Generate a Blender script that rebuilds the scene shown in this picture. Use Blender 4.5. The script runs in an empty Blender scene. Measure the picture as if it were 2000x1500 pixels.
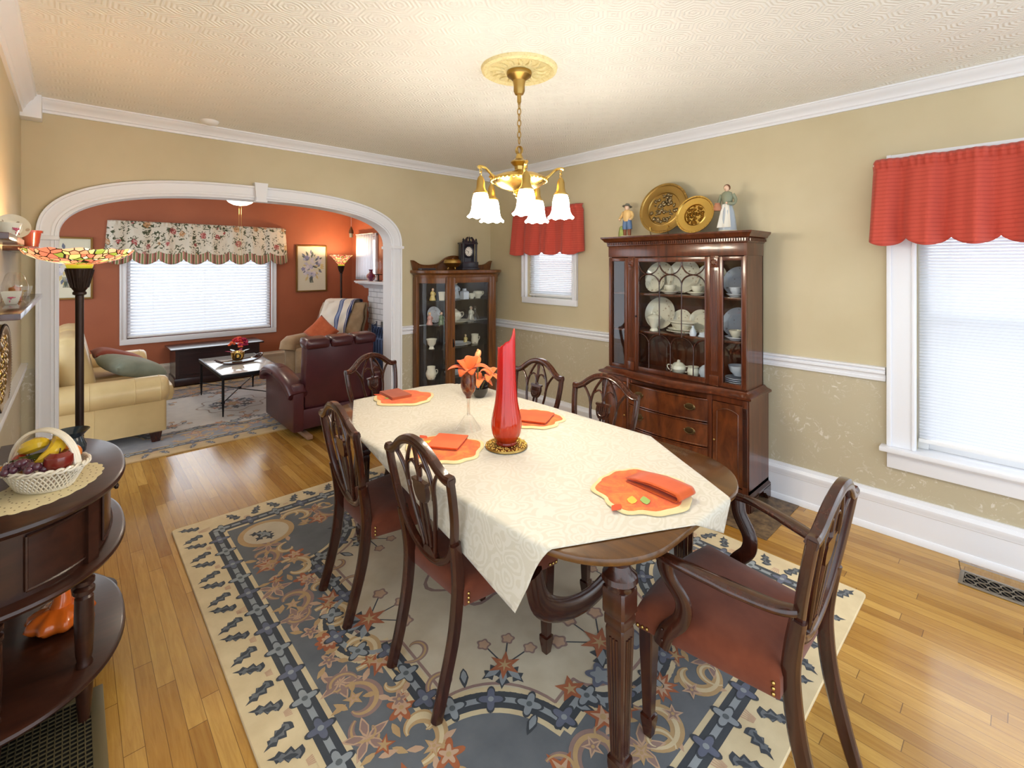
import bpy, bmesh, math, random
from mathutils import Vector, Matrix
random.seed(7)
PI = math.pi
COL = bpy.context.scene.collection
SC = bpy.context.scene

# ------------------------------------------------------------------ camera, sky, exposure
cam_data = bpy.data.cameras.new('camera')
cam_data.sensor_width = 36.0
cam_data.lens = 930.15 / 2000 * 36.0
cam_data.shift_y = -(750 - 517.95) / 2000
cam_data.clip_start = 0.02
cam = bpy.data.objects.new('camera', cam_data)
cam.location = (0, 0, 1.6)
cam.rotation_euler = (PI / 2, 0, -0.74529)
COL.objects.link(cam)
SC.camera = cam

SKY_BACK, SKY_FRONT, CH_W, SHADE_E = 2.0, 4.5, 1.5, 46.0
world = bpy.data.worlds.new('daylight')
SC.world = world
world.use_nodes = True
wn = world.node_tree.nodes
wn['Background'].inputs[0].default_value = (0.86, 0.93, 1.0, 1)
# the sky is brighter on the window side of the house than behind the camera
_wl = world.node_tree.links
_tc = wn.new('ShaderNodeTexCoord')
_dp = wn.new('ShaderNodeVectorMath'); _dp.operation = 'DOT_PRODUCT'
_dp.inputs[1].default_value = (0.6, 0.8, 0.0)
_mr = wn.new('ShaderNodeMapRange')
_mr.inputs['From Min'].default_value = -0.5
_mr.inputs['From Max'].default_value = 0.6
_mr.inputs['To Min'].default_value = SKY_BACK
_mr.inputs['To Max'].default_value = SKY_FRONT
_wl.new(_tc.outputs['Generated'], _dp.inputs[0])
_wl.new(_dp.outputs['Value'], _mr.inputs['Value'])
_wl.new(_mr.outputs[0], wn['Background'].inputs[1])

SC.view_settings.view_transform = 'Standard'
SC.view_settings.look = 'None'
SC.view_settings.exposure = 0.22
SC.view_settings.gamma = 1.0
SC.view_settings.use_curve_mapping = False
SC.cycles.max_bounces = 8
SC.cycles.diffuse_bounces = 4
SC.cycles.glossy_bounces = 4
SC.cycles.transmission_bounces = 8
SC.cycles.transparent_max_bounces = 12
SC.cycles.sample_clamp_indirect = 6.0
SC.cycles.caustics_reflective = False
SC.cycles.caustics_refractive = False
SC.cycles.use_denoising = True

# ------------------------------------------------------------------ helpers
def lin(c):
    out = []
    for v in c[:3]:
        v = v / 255.0
        out.append(v / 12.92 if v <= 0.04045 else ((v + 0.055) / 1.055) ** 2.4)
    return tuple(out) + (1.0,)

def clean(o, kind=None):
    return o

class MB:
    """collects shapes into one mesh"""
    def __init__(self, M=None):
        self.bm = bmesh.new()
        self.M = M or Matrix.Identity(4)
        self.mi = 0
    def v(self, p):
        return self.bm.verts.new(self.M @ Vector(p))
    def f(self, vs):
        try:
            fc = self.bm.faces.new(vs)
            fc.material_index = self.mi
            return fc
        except ValueError:
            return None
    def box(self, c, s, rz=0, bev=0.0, R=None):
        tmp = bmesh.new()
        bmesh.ops.create_cube(tmp, size=1.0)
        bmesh.ops.scale(tmp, vec=s, verts=tmp.verts)
        if bev > 0:
            bmesh.ops.bevel(tmp, geom=tmp.edges[:], offset=min(bev, min(s) * 0.45), segments=2, affect='EDGES', profile=0.6)
        m = Matrix.Translation(c) @ (R if R is not None else Matrix.Rotation(rz, 4, 'Z'))
        self.join(tmp, m)
        return self
    def join(self, tmp, m=Matrix.Identity(4)):
        mp = {}
        for vv in tmp.verts:
            mp[vv] = self.v(m @ vv.co)
        for fc in tmp.faces:
            self.f([mp[x] for x in fc.verts])
        tmp.free()
    def bx(self, x0, x1, y0, y1, z0, z1, bev=0.0):
        return self.box(((x0 + x1) / 2, (y0 + y1) / 2, (z0 + z1) / 2), (abs(x1 - x0), abs(y1 - y0), abs(z1 - z0)), 0, bev)
    def loft(self, rings, cap=True, closed=False):
        R = [[self.v(p) for p in r] for r in rings]
        n = len(R[0])
        m = len(R)
        for i in range(m if closed else m - 1):
            a, b = R[i], R[(i + 1) % m]
            for j in range(n):
                self.f([a[j], a[(j + 1) % n], b[(j + 1) % n], b[j]])
        if cap and not closed:
            self.f(list(reversed(R[0])))
            self.f(R[-1])
        return self
    def lathe(self, prof, n=28, c=(0, 0, 0), rib=0, amp=0.0, R=None, cap=False, ruf=None, arc=None):
        R = R or Matrix.Identity(4)
        m = Matrix.Translation(c) @ R
        rings = []
        cnt = n if arc is None else n + 1
        for k, (r, z) in enumerate(prof):
            ring = []
            for j in range(cnt):
                t = 2 * PI * j / n if arc is None else arc[0] + (arc[1] - arc[0]) * j / n
                rr = r
                if rib:
                    rr = r * (1 + amp * math.cos(rib * t))
                zz = z
                if ruf and k >= ruf[2]:
                    w = (k - ruf[2] + 1) / (len(prof) - ruf[2])
                    zz = z + ruf[1] * w * math.cos(ruf[0] * t)
                ring.append(self.v(m @ Vector((rr * math.cos(t), rr * math.sin(t), zz))))
            rings.append(ring)
        for a, b in zip(rings, rings[1:]):
            for j in range(cnt if arc is None else cnt - 1):
                k = (j + 1) % cnt
                self.f([a[j], a[k], b[k], b[j]])
        if cap:
            self.f(list(reversed(rings[0])))
            self.f(rings[-1])
        return self
    def tube(self, pts, r, n=8, up=None, cap=True, closed=False, sq=False):
        P = [Vector(p) for p in pts]
        m = len(P)
        rings = []
        prev = None
        for i in range(m):
            if closed:
                T = P[(i + 1) % m] - P[i - 1]
            else:
                T = P[min(i + 1, m - 1)] - P[max(i - 1, 0)]
            if T.length < 1e-9:
                T = Vector((0, 0, 1))
            T.normalize()
            if up is not None:
                A = Vector(up)
                A = A - T * A.dot(T)
                if A.length < 1e-6:
                    A = T.orthogonal()
            elif prev is None:
                A = T.orthogonal()
            else:
                A = prev - T * prev.dot(T)
                if A.length < 1e-6:
                    A = T.orthogonal()
            A.normalize()
            prev = A
            B = T.cross(A)
            rr = r[i] if isinstance(r, list) else r
            ra, rb = rr if isinstance(rr, tuple) else (rr, rr)
            ring = []
            for j in range(n):
                t = 2 * PI * (j + 0.5) / n
                ca, sa = math.cos(t), math.sin(t)
                if sq:
                    q = 3.5
                    d = (abs(ca) ** q + abs(sa) ** q) ** (-1 / q)
                    ca, sa = ca * d, sa * d
                ring.append(P[i] + A * (ra * ca) + B * (rb * sa))
            rings.append(ring)
        return self.loft(rings, cap, closed)
    def prism(self, poly, z0, z1, R=None):
        """2D polygon extruded from z0 to z1 (then transformed by R)"""
        R = R or Matrix.Identity(4)
        a = [self.v(R @ Vector((x, y, z0))) for x, y in poly]
        b = [self.v(R @ Vector((x, y, z1))) for x, y in poly]
        self.f(list(reversed(a)))
        self.f(b)
        n = len(poly)
        for i in range(n):
            j = (i + 1) % n
            self.f([a[i], a[j], b[j], b[i]])
        return self
    def flat(self, poly, z):
        self.f([self.v((x, y, z)) for x, y in poly])
        return self
    def grid(self, fn, nu, nv, wrap=False):
        V = [[self.v(fn(i / nu, j / nv)) for j in range(nv + 1)] for i in range(nu + 1)]
        for i in range(nu):
            for j in range(nv):
                self.f([V[i][j], V[i + 1][j], V[i + 1][j + 1], V[i][j + 1]])
        return self
    def ball(self, c, r, n=12, R=None, sup=None):
        r = r if isinstance(r, tuple) else (r, r, r)
        R = R or Matrix.Identity(4)
        rings = []
        for i in range(1, n):
            a = PI * i / n
            ring = []
            for j in range(2 * n):
                t = PI * j / n
                p = [math.sin(a) * math.cos(t), math.sin(a) * math.sin(t), -math.cos(a)]
                if sup:
                    p = [math.copysign(abs(x) ** sup, x) for x in p]
                ring.append(Vector(c) + (R @ Vector((p[0] * r[0], p[1] * r[1], p[2] * r[2]))).to_3d())
            rings.append(ring)
        Rg = [[self.v(p) for p in rg] for rg in rings]
        k = 2 * n
        for a, b in zip(Rg, Rg[1:]):
            for j in range(k):
                self.f([a[j], a[(j + 1) % k], b[(j + 1) % k], b[j]])
        lo = self.v(Vector(c) + (R @ Vector((0, 0, -r[2]))).to_3d())
        hi = self.v(Vector(c) + (R @ Vector((0, 0, r[2]))).to_3d())
        for j in range(k):
            self.f([lo, Rg[0][(j + 1) % k], Rg[0][j]])
            self.f([hi, Rg[-1][j], Rg[-1][(j + 1) % k]])
        return self
    def sweep(self, prof, p0, p1, out, up=(0, 0, 1)):
        """moulding: profile (depth, height) swept straight from p0 to p1"""
        o, u = Vector(out), Vector(up)
        rings = [[Vector(p) + o * d + u * h for d, h in prof] for p in (p0, p1)]
        return self.loft(rings)
    def build(self, name, mat, parent=None, loc=(0, 0, 0), rz=0, smooth=35, solid=0.0, sub=0, R=None, recalc=True):
        bm = self.bm
        if recalc:
            bmesh.ops.recalc_face_normals(bm, faces=bm.faces)
        me = bpy.data.meshes.new(name)
        bm.to_mesh(me)
        bm.free()
        mats = mat if isinstance(mat, (list, tuple)) else [mat]
        for m in mats:
            me.materials.append(m)
        if smooth:
            me.shade_smooth()
            me.set_sharp_from_angle(angle=math.radians(smooth))
        o = bpy.data.objects.new(name, me)
        COL.objects.link(o)
        o.location = loc
        o.rotation_euler = (0, 0, rz) if R is None else R
        if solid:
            md = o.modifiers.new('solidify', 'SOLIDIFY')
            md.thickness = solid
            md.offset = 0
        if sub:
            md = o.modifiers.new('subdivision', 'SUBSURF')
            md.levels = sub
            md.render_levels = sub
        if parent is not None:
            o.parent = parent
        return o

def tag(o, label, cat, group=None):
    o['label'] = label
    o['category'] = cat
    if group:
        o['group'] = group
    return o

def thing(name, label, cat, loc=(0, 0, 0), rz=0, group=None):
    o = bpy.data.objects.new(name, None)
    o.empty_display_size = 0.1
    COL.objects.link(o)
    o.location = loc
    o.rotation_euler = (0, 0, rz)
    return tag(o, label, cat, group)

def struct(name, mb, mat, **k):
    o = mb.build(name, mat, **k)
    o['kind'] = 'structure'
    return o

def dup(root, loc, rz, label, group=None):
    def cp(o, par):
        c = o.copy()
        COL.objects.link(c)
        if par is not None:
            c.parent = par
        for ch in o.children:
            cp(ch, c)
        return c
    r = cp(root, None)
    r.location = loc
    r.rotation_euler = (r.rotation_euler[0], r.rotation_euler[1], rz)
    r['label'] = label
    if group:
        r['group'] = group
    return r

def smooth_path(pts, k=6):
    """Catmull-Rom through points of any dimension"""
    P = [tuple(p) for p in pts]
    out = []
    n = len(P)
    for i in range(n - 1):
        p0, p1, p2, p3 = P[max(i - 1, 0)], P[i], P[i + 1], P[min(i + 2, n - 1)]
        for s in range(k):
            t = s / k
            out.append(tuple(0.5 * ((2 * b) + (c - a) * t + (2 * a - 5 * b + 4 * c - d) * t * t + (3 * b - a - 3 * c + d) * t ** 3)
                             for a, b, c, d in zip(p0, p1, p2, p3)))
    out.append(P[-1])
    return out

# ------------------------------------------------------------------ materials
def mat(name, col, rough=0.5, metal=0.0, spec=0.5, coat=0.0, emit=None, estr=0.0, trans=0.0, ior=1.45, sheen=0.0, alpha=1.0):
    m = bpy.data.materials.new(name)
    m.use_nodes = True
    b = m.node_tree.nodes['Principled BSDF']
    b.inputs['Base Color'].default_value = lin(col)
    b.inputs['Roughness'].default_value = rough
    b.inputs['Metallic'].default_value = metal
    b.inputs['Specular IOR Level'].default_value = spec
    b.inputs['Coat Weight'].default_value = coat
    b.inputs['Coat Roughness'].default_value = 0.12
    b.inputs['Transmission Weight'].default_value = trans
    b.inputs['IOR'].default_value = ior
    b.inputs['Sheen Weight'].default_value = sheen
    if emit:
        b.inputs['Emission Color'].default_value = lin(emit)
        b.inputs['Emission Strength'].default_value = estr
    return m

def nodes(m):
    nt = m.node_tree
    return nt, nt.nodes, nt.links, nt.nodes['Principled BSDF']

def coords(nt, scale=(1, 1, 1), rot=(0, 0, 0), kind='Object', loc=(0, 0, 0)):
    tc = nt.nodes.new('ShaderNodeTexCoord')
    mp = nt.nodes.new('ShaderNodeMapping')
    mp.inputs['Scale'].default_value = scale
    mp.inputs['Rotation'].default_value = rot
    mp.inputs['Location'].default_value = loc
    nt.links.new(tc.outputs[kind], mp.inputs[0])
    return mp.outputs[0]

def ramp(nt, fac, stops):
    r = nt.nodes.new('ShaderNodeValToRGB')
    e = r.color_ramp.elements
    while len(e) > 1:
        e.remove(e[-1])
    e[0].position = stops[0][0]
    e[0].color = lin(stops[0][1])
    for p, c in stops[1:]:
        x = e.new(p)
        x.color = lin(c)
    nt.links.new(fac, r.inputs[0])
    return r.outputs[0]

def noise(nt, vec, scale, detail=4, rough=0.55, dist=0.0):
    n = nt.nodes.new('ShaderNodeTexNoise')
    n.inputs['Scale'].default_value = scale
    n.inputs['Detail'].default_value = detail
    n.inputs['Roughness'].default_value = rough
    n.inputs['Distortion'].default_value = dist
    nt.links.new(vec, n.inputs['Vector'])
    return n.outputs[0]

def bump(nt, h, strength, dist=0.002):
    b = nt.nodes.new('ShaderNodeBump')
    b.inputs['Strength'].default_value = strength
    b.inputs['Distance'].default_value = dist
    nt.links.new(h, b.inputs['Height'])
    nt.links.new(b.outputs[0], nt.nodes['Principled BSDF'].inputs['Normal'])
    return b

def math_n(nt, op, a, b=None, c=None):
    n = nt.nodes.new('ShaderNodeMath')
    n.operation = op
    for i, x in enumerate((a, b, c)):
        if x is None:
            continue
        if isinstance(x, (int, float)):
            n.inputs[i].default_value = x
        else:
            nt.links.new(x, n.inputs[i])
    return n.outputs[0]

def mixc(nt, fac, a, b, blend='MIX'):
    n = nt.nodes.new('ShaderNodeMix')
    n.data_type = 'RGBA'
    n.blend_type = blend
    for i, x in ((0, fac), (6, a), (7, b)):
        if isinstance(x, (int, float)):
            n.inputs[i].default_value = x
        elif isinstance(x, tuple):
            n.inputs[i].default_value = lin(x)
        else:
            nt.links.new(x, n.inputs[i])
    return n.outputs[2]

def wood(name, dark, light, rough=0.3, grain=(1, 1, 8), coat=0.3, sc=6.0):
    """grain runs along the axis with the SMALL scale"""
    m = mat(name, light, rough, coat=coat)
    nt, N, L, B = nodes(m)
    v = coords(nt, grain)
    n = noise(nt, v, sc, 5, 0.6, 0.6)
    c = ramp(nt, n, [(0.3, dark), (0.7, light)])
    L.new(c, B.inputs['Base Color'])
    return m

def fabric(name, col, col2=None, sc=220.0, rough=0.9, bs=0.25, sheen=0.2):
    m = mat(name, col, rough, spec=0.2, sheen=sheen)
    nt, N, L, B = nodes(m)
    v = coords(nt)
    n = noise(nt, v, sc, 2)
    n2 = noise(nt, v, 9.0, 3)
    c2 = col2 or tuple(max(0, x - 22) for x in col)
    c = ramp(nt, n2, [(0.3, c2), (0.7, col)])
    L.new(c, B.inputs['Base Color'])
    bump(nt, n, bs, 0.001)
    return m

def glass(name, tint=(255, 255, 255), rough=0.0, mixf=0.06):
    """thin clear pane: mostly see-through with a mirror-like sheen"""
    m = bpy.data.materials.new(name)
    m.use_nodes = True
    nt = m.node_tree
    nt.nodes.clear()
    out = nt.nodes.new('ShaderNodeOutputMaterial')
    mix = nt.nodes.new('ShaderNodeMixShader')
    tr = nt.nodes.new('ShaderNodeBsdfTransparent')
    gl = nt.nodes.new('ShaderNodeBsdfGlossy')
    tr.inputs[0].default_value = lin(tint)
    gl.inputs['Roughness'].default_value = rough
    lw = nt.nodes.new('ShaderNodeLayerWeight')
    lw.inputs['Blend'].default_value = 0.5
    pw = nt.nodes.new('ShaderNodeMath')
    pw.operation = 'POWER'
    pw.inputs[1].default_value = 4.0
    nt.links.new(lw.outputs['Facing'], pw.inputs[0])
    ad = nt.nodes.new('ShaderNodeMath')
    ad.operation = 'MULTIPLY_ADD'
    ad.use_clamp = True
    ad.inputs[1].default_value = 0.6
    ad.inputs[2].default_value = 0.03 + mixf
    nt.links.new(pw.outputs[0], ad.inputs[0])
    nt.links.new(ad.outputs[0], mix.inputs[0])
    nt.links.new(tr.outputs[0], mix.inputs[1])
    nt.links.new(gl.outputs[0], mix.inputs[2])
    nt.links.new(mix.outputs[0], out.inputs[0])
    return m

def slat_mat(name, col, tr=0.45):
    m = bpy.data.materials.new(name)
    m.use_nodes = True
    nt = m.node_tree
    nt.nodes.clear()
    out = nt.nodes.new('ShaderNodeOutputMaterial')
    mix = nt.nodes.new('ShaderNodeMixShader')
    d = nt.nodes.new('ShaderNodeBsdfDiffuse')
    t = nt.nodes.new('ShaderNodeBsdfTranslucent')
    d.inputs[0].default_value = lin(col)
    t.inputs[0].default_value = lin(col)
    mix.inputs[0].default_value = tr
    nt.links.new(d.outputs[0], mix.inputs[1])
    nt.links.new(t.outputs[0], mix.inputs[2])
    nt.links.new(mix.outputs[0], out.inputs[0])
    return m

M = {}
M['trim'] = mat('white_trim_paint', (232, 234, 240), 0.35)
M['white'] = mat('white_paint', (235, 235, 235), 0.4)

# dining walls: painted above the chair rail, sponged paper below
def wall_paint():
    m = mat('tan_wall_paint', (206, 190, 150), 0.5)
    nt, N, L, B = nodes(m)
    g = N.new('ShaderNodeNewGeometry')
    sx = N.new('ShaderNodeSeparateXYZ')
    L.new(g.outputs['Position'], sx.inputs[0])
    low = math_n(nt, 'LESS_THAN', sx.outputs[2], 0.95)
    n = noise(nt, g.outputs['Position'], 2.2, 3)
    up = ramp(nt, n, [(0.3, (194, 181, 148)), (0.7, (203, 191, 159))])
    v1 = coords(nt, (1, 1, 1))
    d = noise(nt, v1, 5.0, 2)
    w = N.new('ShaderNodeTexNoise')
    w.inputs['Scale'].default_value = 15
    w.inputs['Detail'].default_value = 6
    w.inputs['Roughness'].default_value = 0.7
    w.inputs['Distortion'].default_value = 2.6
    L.new(v1, w.inputs['Vector'])
    strokes = math_n(nt, 'MULTIPLY', ramp(nt, w.outputs[0], [(0.55, (0, 0, 0)), (0.63, (255, 255, 255))]),
                     ramp(nt, d, [(0.42, (0, 0, 0)), (0.62, (220, 220, 220))]))
    paper = mixc(nt, strokes, (186, 176, 150), (226, 222, 214))
    c = mixc(nt, low, up, paper)
    L.new(c, B.inputs['Base Color'])
    bump(nt, n, 0.05, 0.002)
    return m
M['wall'] = wall_paint()

def plaster(name, a, b, rough=0.6):
    m = mat(name, a, rough)
    nt, N, L, B = nodes(m)
    n = noise(nt, coords(nt), 2.0, 4)
    L.new(ramp(nt, n, [(0.3, a), (0.7, b)]), B.inputs['Base Color'])
    return m
M['terracotta'] = plaster('terracotta_wall_paint', (158, 90, 62), (168, 98, 68))

def ceiling_mat():
    m = mat('embossed_ceiling_paper', (240, 240, 234), 0.6)
    nt, N, L, B = nodes(m)
    g = N.new('ShaderNodeNewGeometry')
    sx = N.new('ShaderNodeSeparateXYZ')
    L.new(g.outputs['Position'], sx.inputs[0])
    P = 0.156
    def cell(o, off):
        a = math_n(nt, 'ADD', o, off)
        q = math_n(nt, 'DIVIDE', a, P)
        fr = math_n(nt, 'FRACT', q)
        return math_n(nt, 'ABSOLUTE', math_n(nt, 'SUBTRACT', fr, 0.5))   # 0 centre .. 0.5 seam
    cx = cell(sx.outputs[0], 10.033)
    cy = cell(sx.outputs[1], 10.054)
    sq = math_n(nt, 'MAXIMUM', cx, cy)
    seam = math_n(nt, 'GREATER_THAN', cy, 0.475)
    seam2 = math_n(nt, 'MULTIPLY', math_n(nt, 'GREATER_THAN', cx, 0.48), 0.5)
    dia = math_n(nt, 'ADD', math_n(nt, 'MULTIPLY', cx, 0.75), cy)
    rings = math_n(nt, 'MULTIPLY', math_n(nt, 'SINE', math_n(nt, 'MULTIPLY', math_n(nt, 'MAXIMUM', dia, math_n(nt, 'MULTIPLY', sq, 1.25)), 42.0)), 0.35)
    fine = math_n(nt, 'MULTIPLY', noise(nt, g.outputs['Position'], 70.0, 2, 0.5, 1.0), 0.9)
    inner = math_n(nt, 'LESS_THAN', sq, 0.3)
    h = math_n(nt, 'ADD', math_n(nt, 'MULTIPLY', fine, inner), rings)
    h = math_n(nt, 'SUBTRACT', h, math_n(nt, 'MULTIPLY', math_n(nt, 'ADD', seam, seam2), 2.0))
    bump(nt, h, 0.9, 0.004)
    return m
M['ceiling'] = ceiling_mat()

def floor_mat():
    m = mat('honey_oak_strip_floor', (190, 140, 70), 0.24, coat=0.2)
    nt, N, L, B = nodes(m)
    g = N.new('ShaderNodeNewGeometry')
    sx = N.new('ShaderNodeSeparateXYZ')
    L.new(g.outputs['Position'], sx.inputs[0])
    W, LEN = 0.057, 1.15
    rx = math_n(nt, 'DIVIDE', math_n(nt, 'ADD', sx.outputs[0], 20.0), W)
    row = math_n(nt, 'FLOOR', rx)
    wn_ = N.new('ShaderNodeTexWhiteNoise'); wn_.noise_dimensions = '1D'
    L.new(row, wn_.inputs['W'])
    ry = math_n(nt, 'ADD', math_n(nt, 'DIVIDE', math_n(nt, 'ADD', sx.outputs[1], 20.0), LEN), math_n(nt, 'MULTIPLY', wn_.outputs['Value'], 7.0))
    col = math_n(nt, 'FLOOR', ry)
    w2 = N.new('ShaderNodeTexWhiteNoise'); w2.noise_dimensions = '2D'
    cb = N.new('ShaderNodeCombineXYZ'); L.new(row, cb.inputs[0]); L.new(col, cb.inputs[1]); L.new(cb.outputs[0], w2.inputs['Vector'])
    ex = math_n(nt, 'ABSOLUTE', math_n(nt, 'SUBTRACT', math_n(nt, 'FRACT', rx), 0.5))
    ey = math_n(nt, 'ABSOLUTE', math_n(nt, 'SUBTRACT', math_n(nt, 'FRACT', ry), 0.5))
    gap = math_n(nt, 'MAXIMUM', math_n(nt, 'GREATER_THAN', ex, 0.484), math_n(nt, 'GREATER_THAN', ey, 0.4988))
    base = ramp(nt, w2.outputs['Value'], [(0.0, (170, 128, 58)), (0.25, (190, 149, 74)), (0.6, (200, 161, 84)), (0.9, (212, 175, 98)), (1.0, (158, 114, 54))])
    mp2 = N.new('ShaderNodeMapping'); mp2.inputs['Scale'].default_value = (9, 0.7, 1)
    L.new(g.outputs['Position'], mp2.inputs[0])
    g1 = noise(nt, mp2.outputs[0], 6.0, 6, 0.65, 0.8)
    g2 = noise(nt, g.outputs['Position'], 1.1, 3)
    c = mixc(nt, 0.6, base, ramp(nt, g1, [(0.3, (196, 160, 112)), (0.7, (255, 246, 226))]), 'MULTIPLY')
    c = mixc(nt, 0.35, c, ramp(nt, g2, [(0.35, (190, 170, 140)), (0.65, (255, 252, 245))]), 'MULTIPLY')
    c = mixc(nt, math_n(nt, 'MULTIPLY', gap, 0.75), c, (84, 54, 26))
    L.new(c, B.inputs['Base Color'])
    L.new(math_n(nt, 'MULTIPLY_ADD', g1, 0.12, 0.16), B.inputs['Roughness'])
    bump(nt, gap, -0.3, 0.001)
    return m
M['floor'] = floor_mat()

M['mahogany'] = wood('dark_mahogany', (38, 16, 10), (68, 31, 18), 0.25, (7, 7, 0.8), 0.5, 5)
M['mahogany_red'] = wood('red_mahogany', (60, 26, 12), (100, 49, 24), 0.28, (8, 8, 0.8), 0.5, 4)  # redder wood tone of the china cabinet
M['mahogany_flame'] = wood('figured_mahogany', (60, 26, 11), (112, 58, 26), 0.25, (3, 3, 1.2), 0.5, 4)
M['table_wood'] = wood('walnut_brown_table_wood', (70, 42, 16), (98, 62, 24), 0.25, (7, 0.8, 7), 0.5, 4)
M['buffet_wood'] = wood('espresso_buffet_wood', (40, 20, 13), (60, 31, 20), 0.32, (1.0, 6, 6), 0.15, 4)
M['oak'] = wood('brown_oak', (84, 46, 18), (122, 74, 32), 0.35, (8, 8, 0.8), 0.3, 5)
M['brass'] = mat('aged_brass', (188, 158, 92), 0.28, 1.0)
M['brass_dark'] = mat('dark_antique_brass', (176, 144, 82), 0.38, 1.0)
M['gold'] = mat('polished_gold_brass', (216, 180, 98), 0.22, 1.0)
M['bronze'] = mat('dark_bronze_metal', (52, 38, 32), 0.4, 0.6)
M['black'] = mat('black_iron', (24, 24, 28), 0.5, 0.4)
M['seat_rust'] = fabric('rust_brown_upholstery', (118, 62, 40), (98, 48, 30), 260)
M['clear_glass'] = glass('clear_glass')
M['cab_glass'] = glass('cabinet_glass', (250, 252, 252), 0.02, 0.0)
M['china'] = mat('ivory_china', (228, 224, 208), 0.15, coat=0.5)
M['china_blue'] = mat('bluish_white_china', (206, 214, 228), 0.15, coat=0.5)
M['slat'] = slat_mat('white_blind_slat', (244, 246, 250), 0.5)
M['orange_cloth'] = fabric('burnt_orange_cotton', (206, 92, 40), (190, 78, 32), 300, bs=0.15)
M['shade_glass'] = mat('lit_frosted_glass', (255, 250, 240), 0.4, emit=(255, 244, 226), estr=SHADE_E)
# ================================================================== the setting
XR, YA, ZC = 3.58, 4.25, 2.65
XL = -0.235
YL = 8.05          # window wall of the living room
AXC, AO, AI = 1.117, 1.29, 1.195
ZS = 1.775         # springing of the arch

def arch_pt(a, b, n, t):
    c, s = math.cos(t), math.sin(t)
    return (AXC + math.copysign(abs(c) ** (2 / n), c) * a, ZS + abs(s) ** (2 / n) * b)

fl = MB()
fl.bx(-1.0, 3.75, -0.9, 4.32, -0.05, 0.0)
struct('floor', fl, M['floor'])
fl = MB()
fl.bx(-2.2, 3.75, 4.32, 8.25, -0.05, 0.0)
struct('floor_living', fl, M['floor'])

cl = MB()
cl.bx(-0.34, 3.75, -0.7, 4.25, ZC, ZC + 0.05)
struct('ceiling', cl, M['ceiling'])
cl = MB()
cl.bx(-2.2, 3.75, 4.25, 8.25, ZC, ZC + 0.05)
struct('ceiling_living', cl, M['white'])

def wall_x(name, x0, x1, y0, y1, holes, m, z1=ZC):
    """wall across X thickness with rectangular holes (ya, yb, za, zb)"""
    w = MB()
    ys = y0
    for ya, yb, za, zb in sorted(holes):
        w.bx(x0, x1, ys, ya, 0, z1)
        w.bx(x0, x1, ya, yb, 0, za)
        w.bx(x0, x1, ya, yb, zb, z1)
        ys = yb
    w.bx(x0, x1, ys, y1, 0, z1)
    return struct(name, w, m)

wall_x('wall_right', XR, XR + 0.16, -0.8, YA + 0.14, [(-0.447, 0.437, 0.515, 2.117), (3.003, 3.637, 1.257, 2.117)], M['wall'])
wall_x('wall_left', XL - 0.1, XL, 1.3, YA, [], M['wall'])
wall_x('wall_living_right', XR + 0.02, XR + 0.16, YA + 0.14, YL, [(7.12, 7.72, 1.4, 2.08)], M['terracotta'])
w = MB()
w.bx(-2.2, 0.52, YL, YL + 0.16, 0, ZC)
w.bx(0.52, 2.29, YL, YL + 0.16, 0, 0.62)
w.bx(0.52, 2.29, YL, YL + 0.16, 2.02, ZC)
w.bx(2.29, 3.76, YL, YL + 0.16, 0, ZC)
struct('wall_living_window', w, M['terracotta'])

# arch wall: piers, head and soffit
w = MB()
T0, T1 = YA, YA + 0.14
w.bx(XL - 0.1, AXC - AI, T0, T1, 0, ZC)
w.bx(AXC + AI, XR, T0, T1, 0, ZC)
NA = 48
ins = [arch_pt(AI, 0.365, 2.6, PI - PI * i / NA) for i in range(NA + 1)]
for (xa, za), (xb, zb) in zip(ins, ins[1:]):
    q = [(xa, za), (xb, zb), (xb, ZC), (xa, ZC)]
    A = [w.v((x, T0, z)) for x, z in q]
    B = [w.v((x, T1, z)) for x, z in q]
    w.f(A); w.f(B); w.f([A[0], A[1], B[1], B[0]])
struct('wall_arch', w, M['wall'])

# white lining of the opening and reeded casing
w = MB()
w.bx(AXC - AI - 0.001, AXC - AI + 0.012, T0 - 0.01, T1 + 0.02, 0, ZS)
w.bx(AXC + AI - 0.012, AXC + AI + 0.001, T0 - 0.01, T1 + 0.02, 0, ZS)
lin_in = [arch_pt(AI - 0.012, 0.353, 2.6, PI - PI * i / NA) for i in range(NA + 1)]
for i in range(NA):
    q = [ins[i], ins[i + 1], lin_in[i + 1], lin_in[i]]
    A = [w.v((x, T0 - 0.01, z)) for x, z in q]
    B = [w.v((x, T1 + 0.02, z)) for x, z in q]
    w.f(A); w.f(B)
    w.f([A[3], A[2], B[2], B[3]])
struct('trim_1', w, M['trim'])

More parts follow.
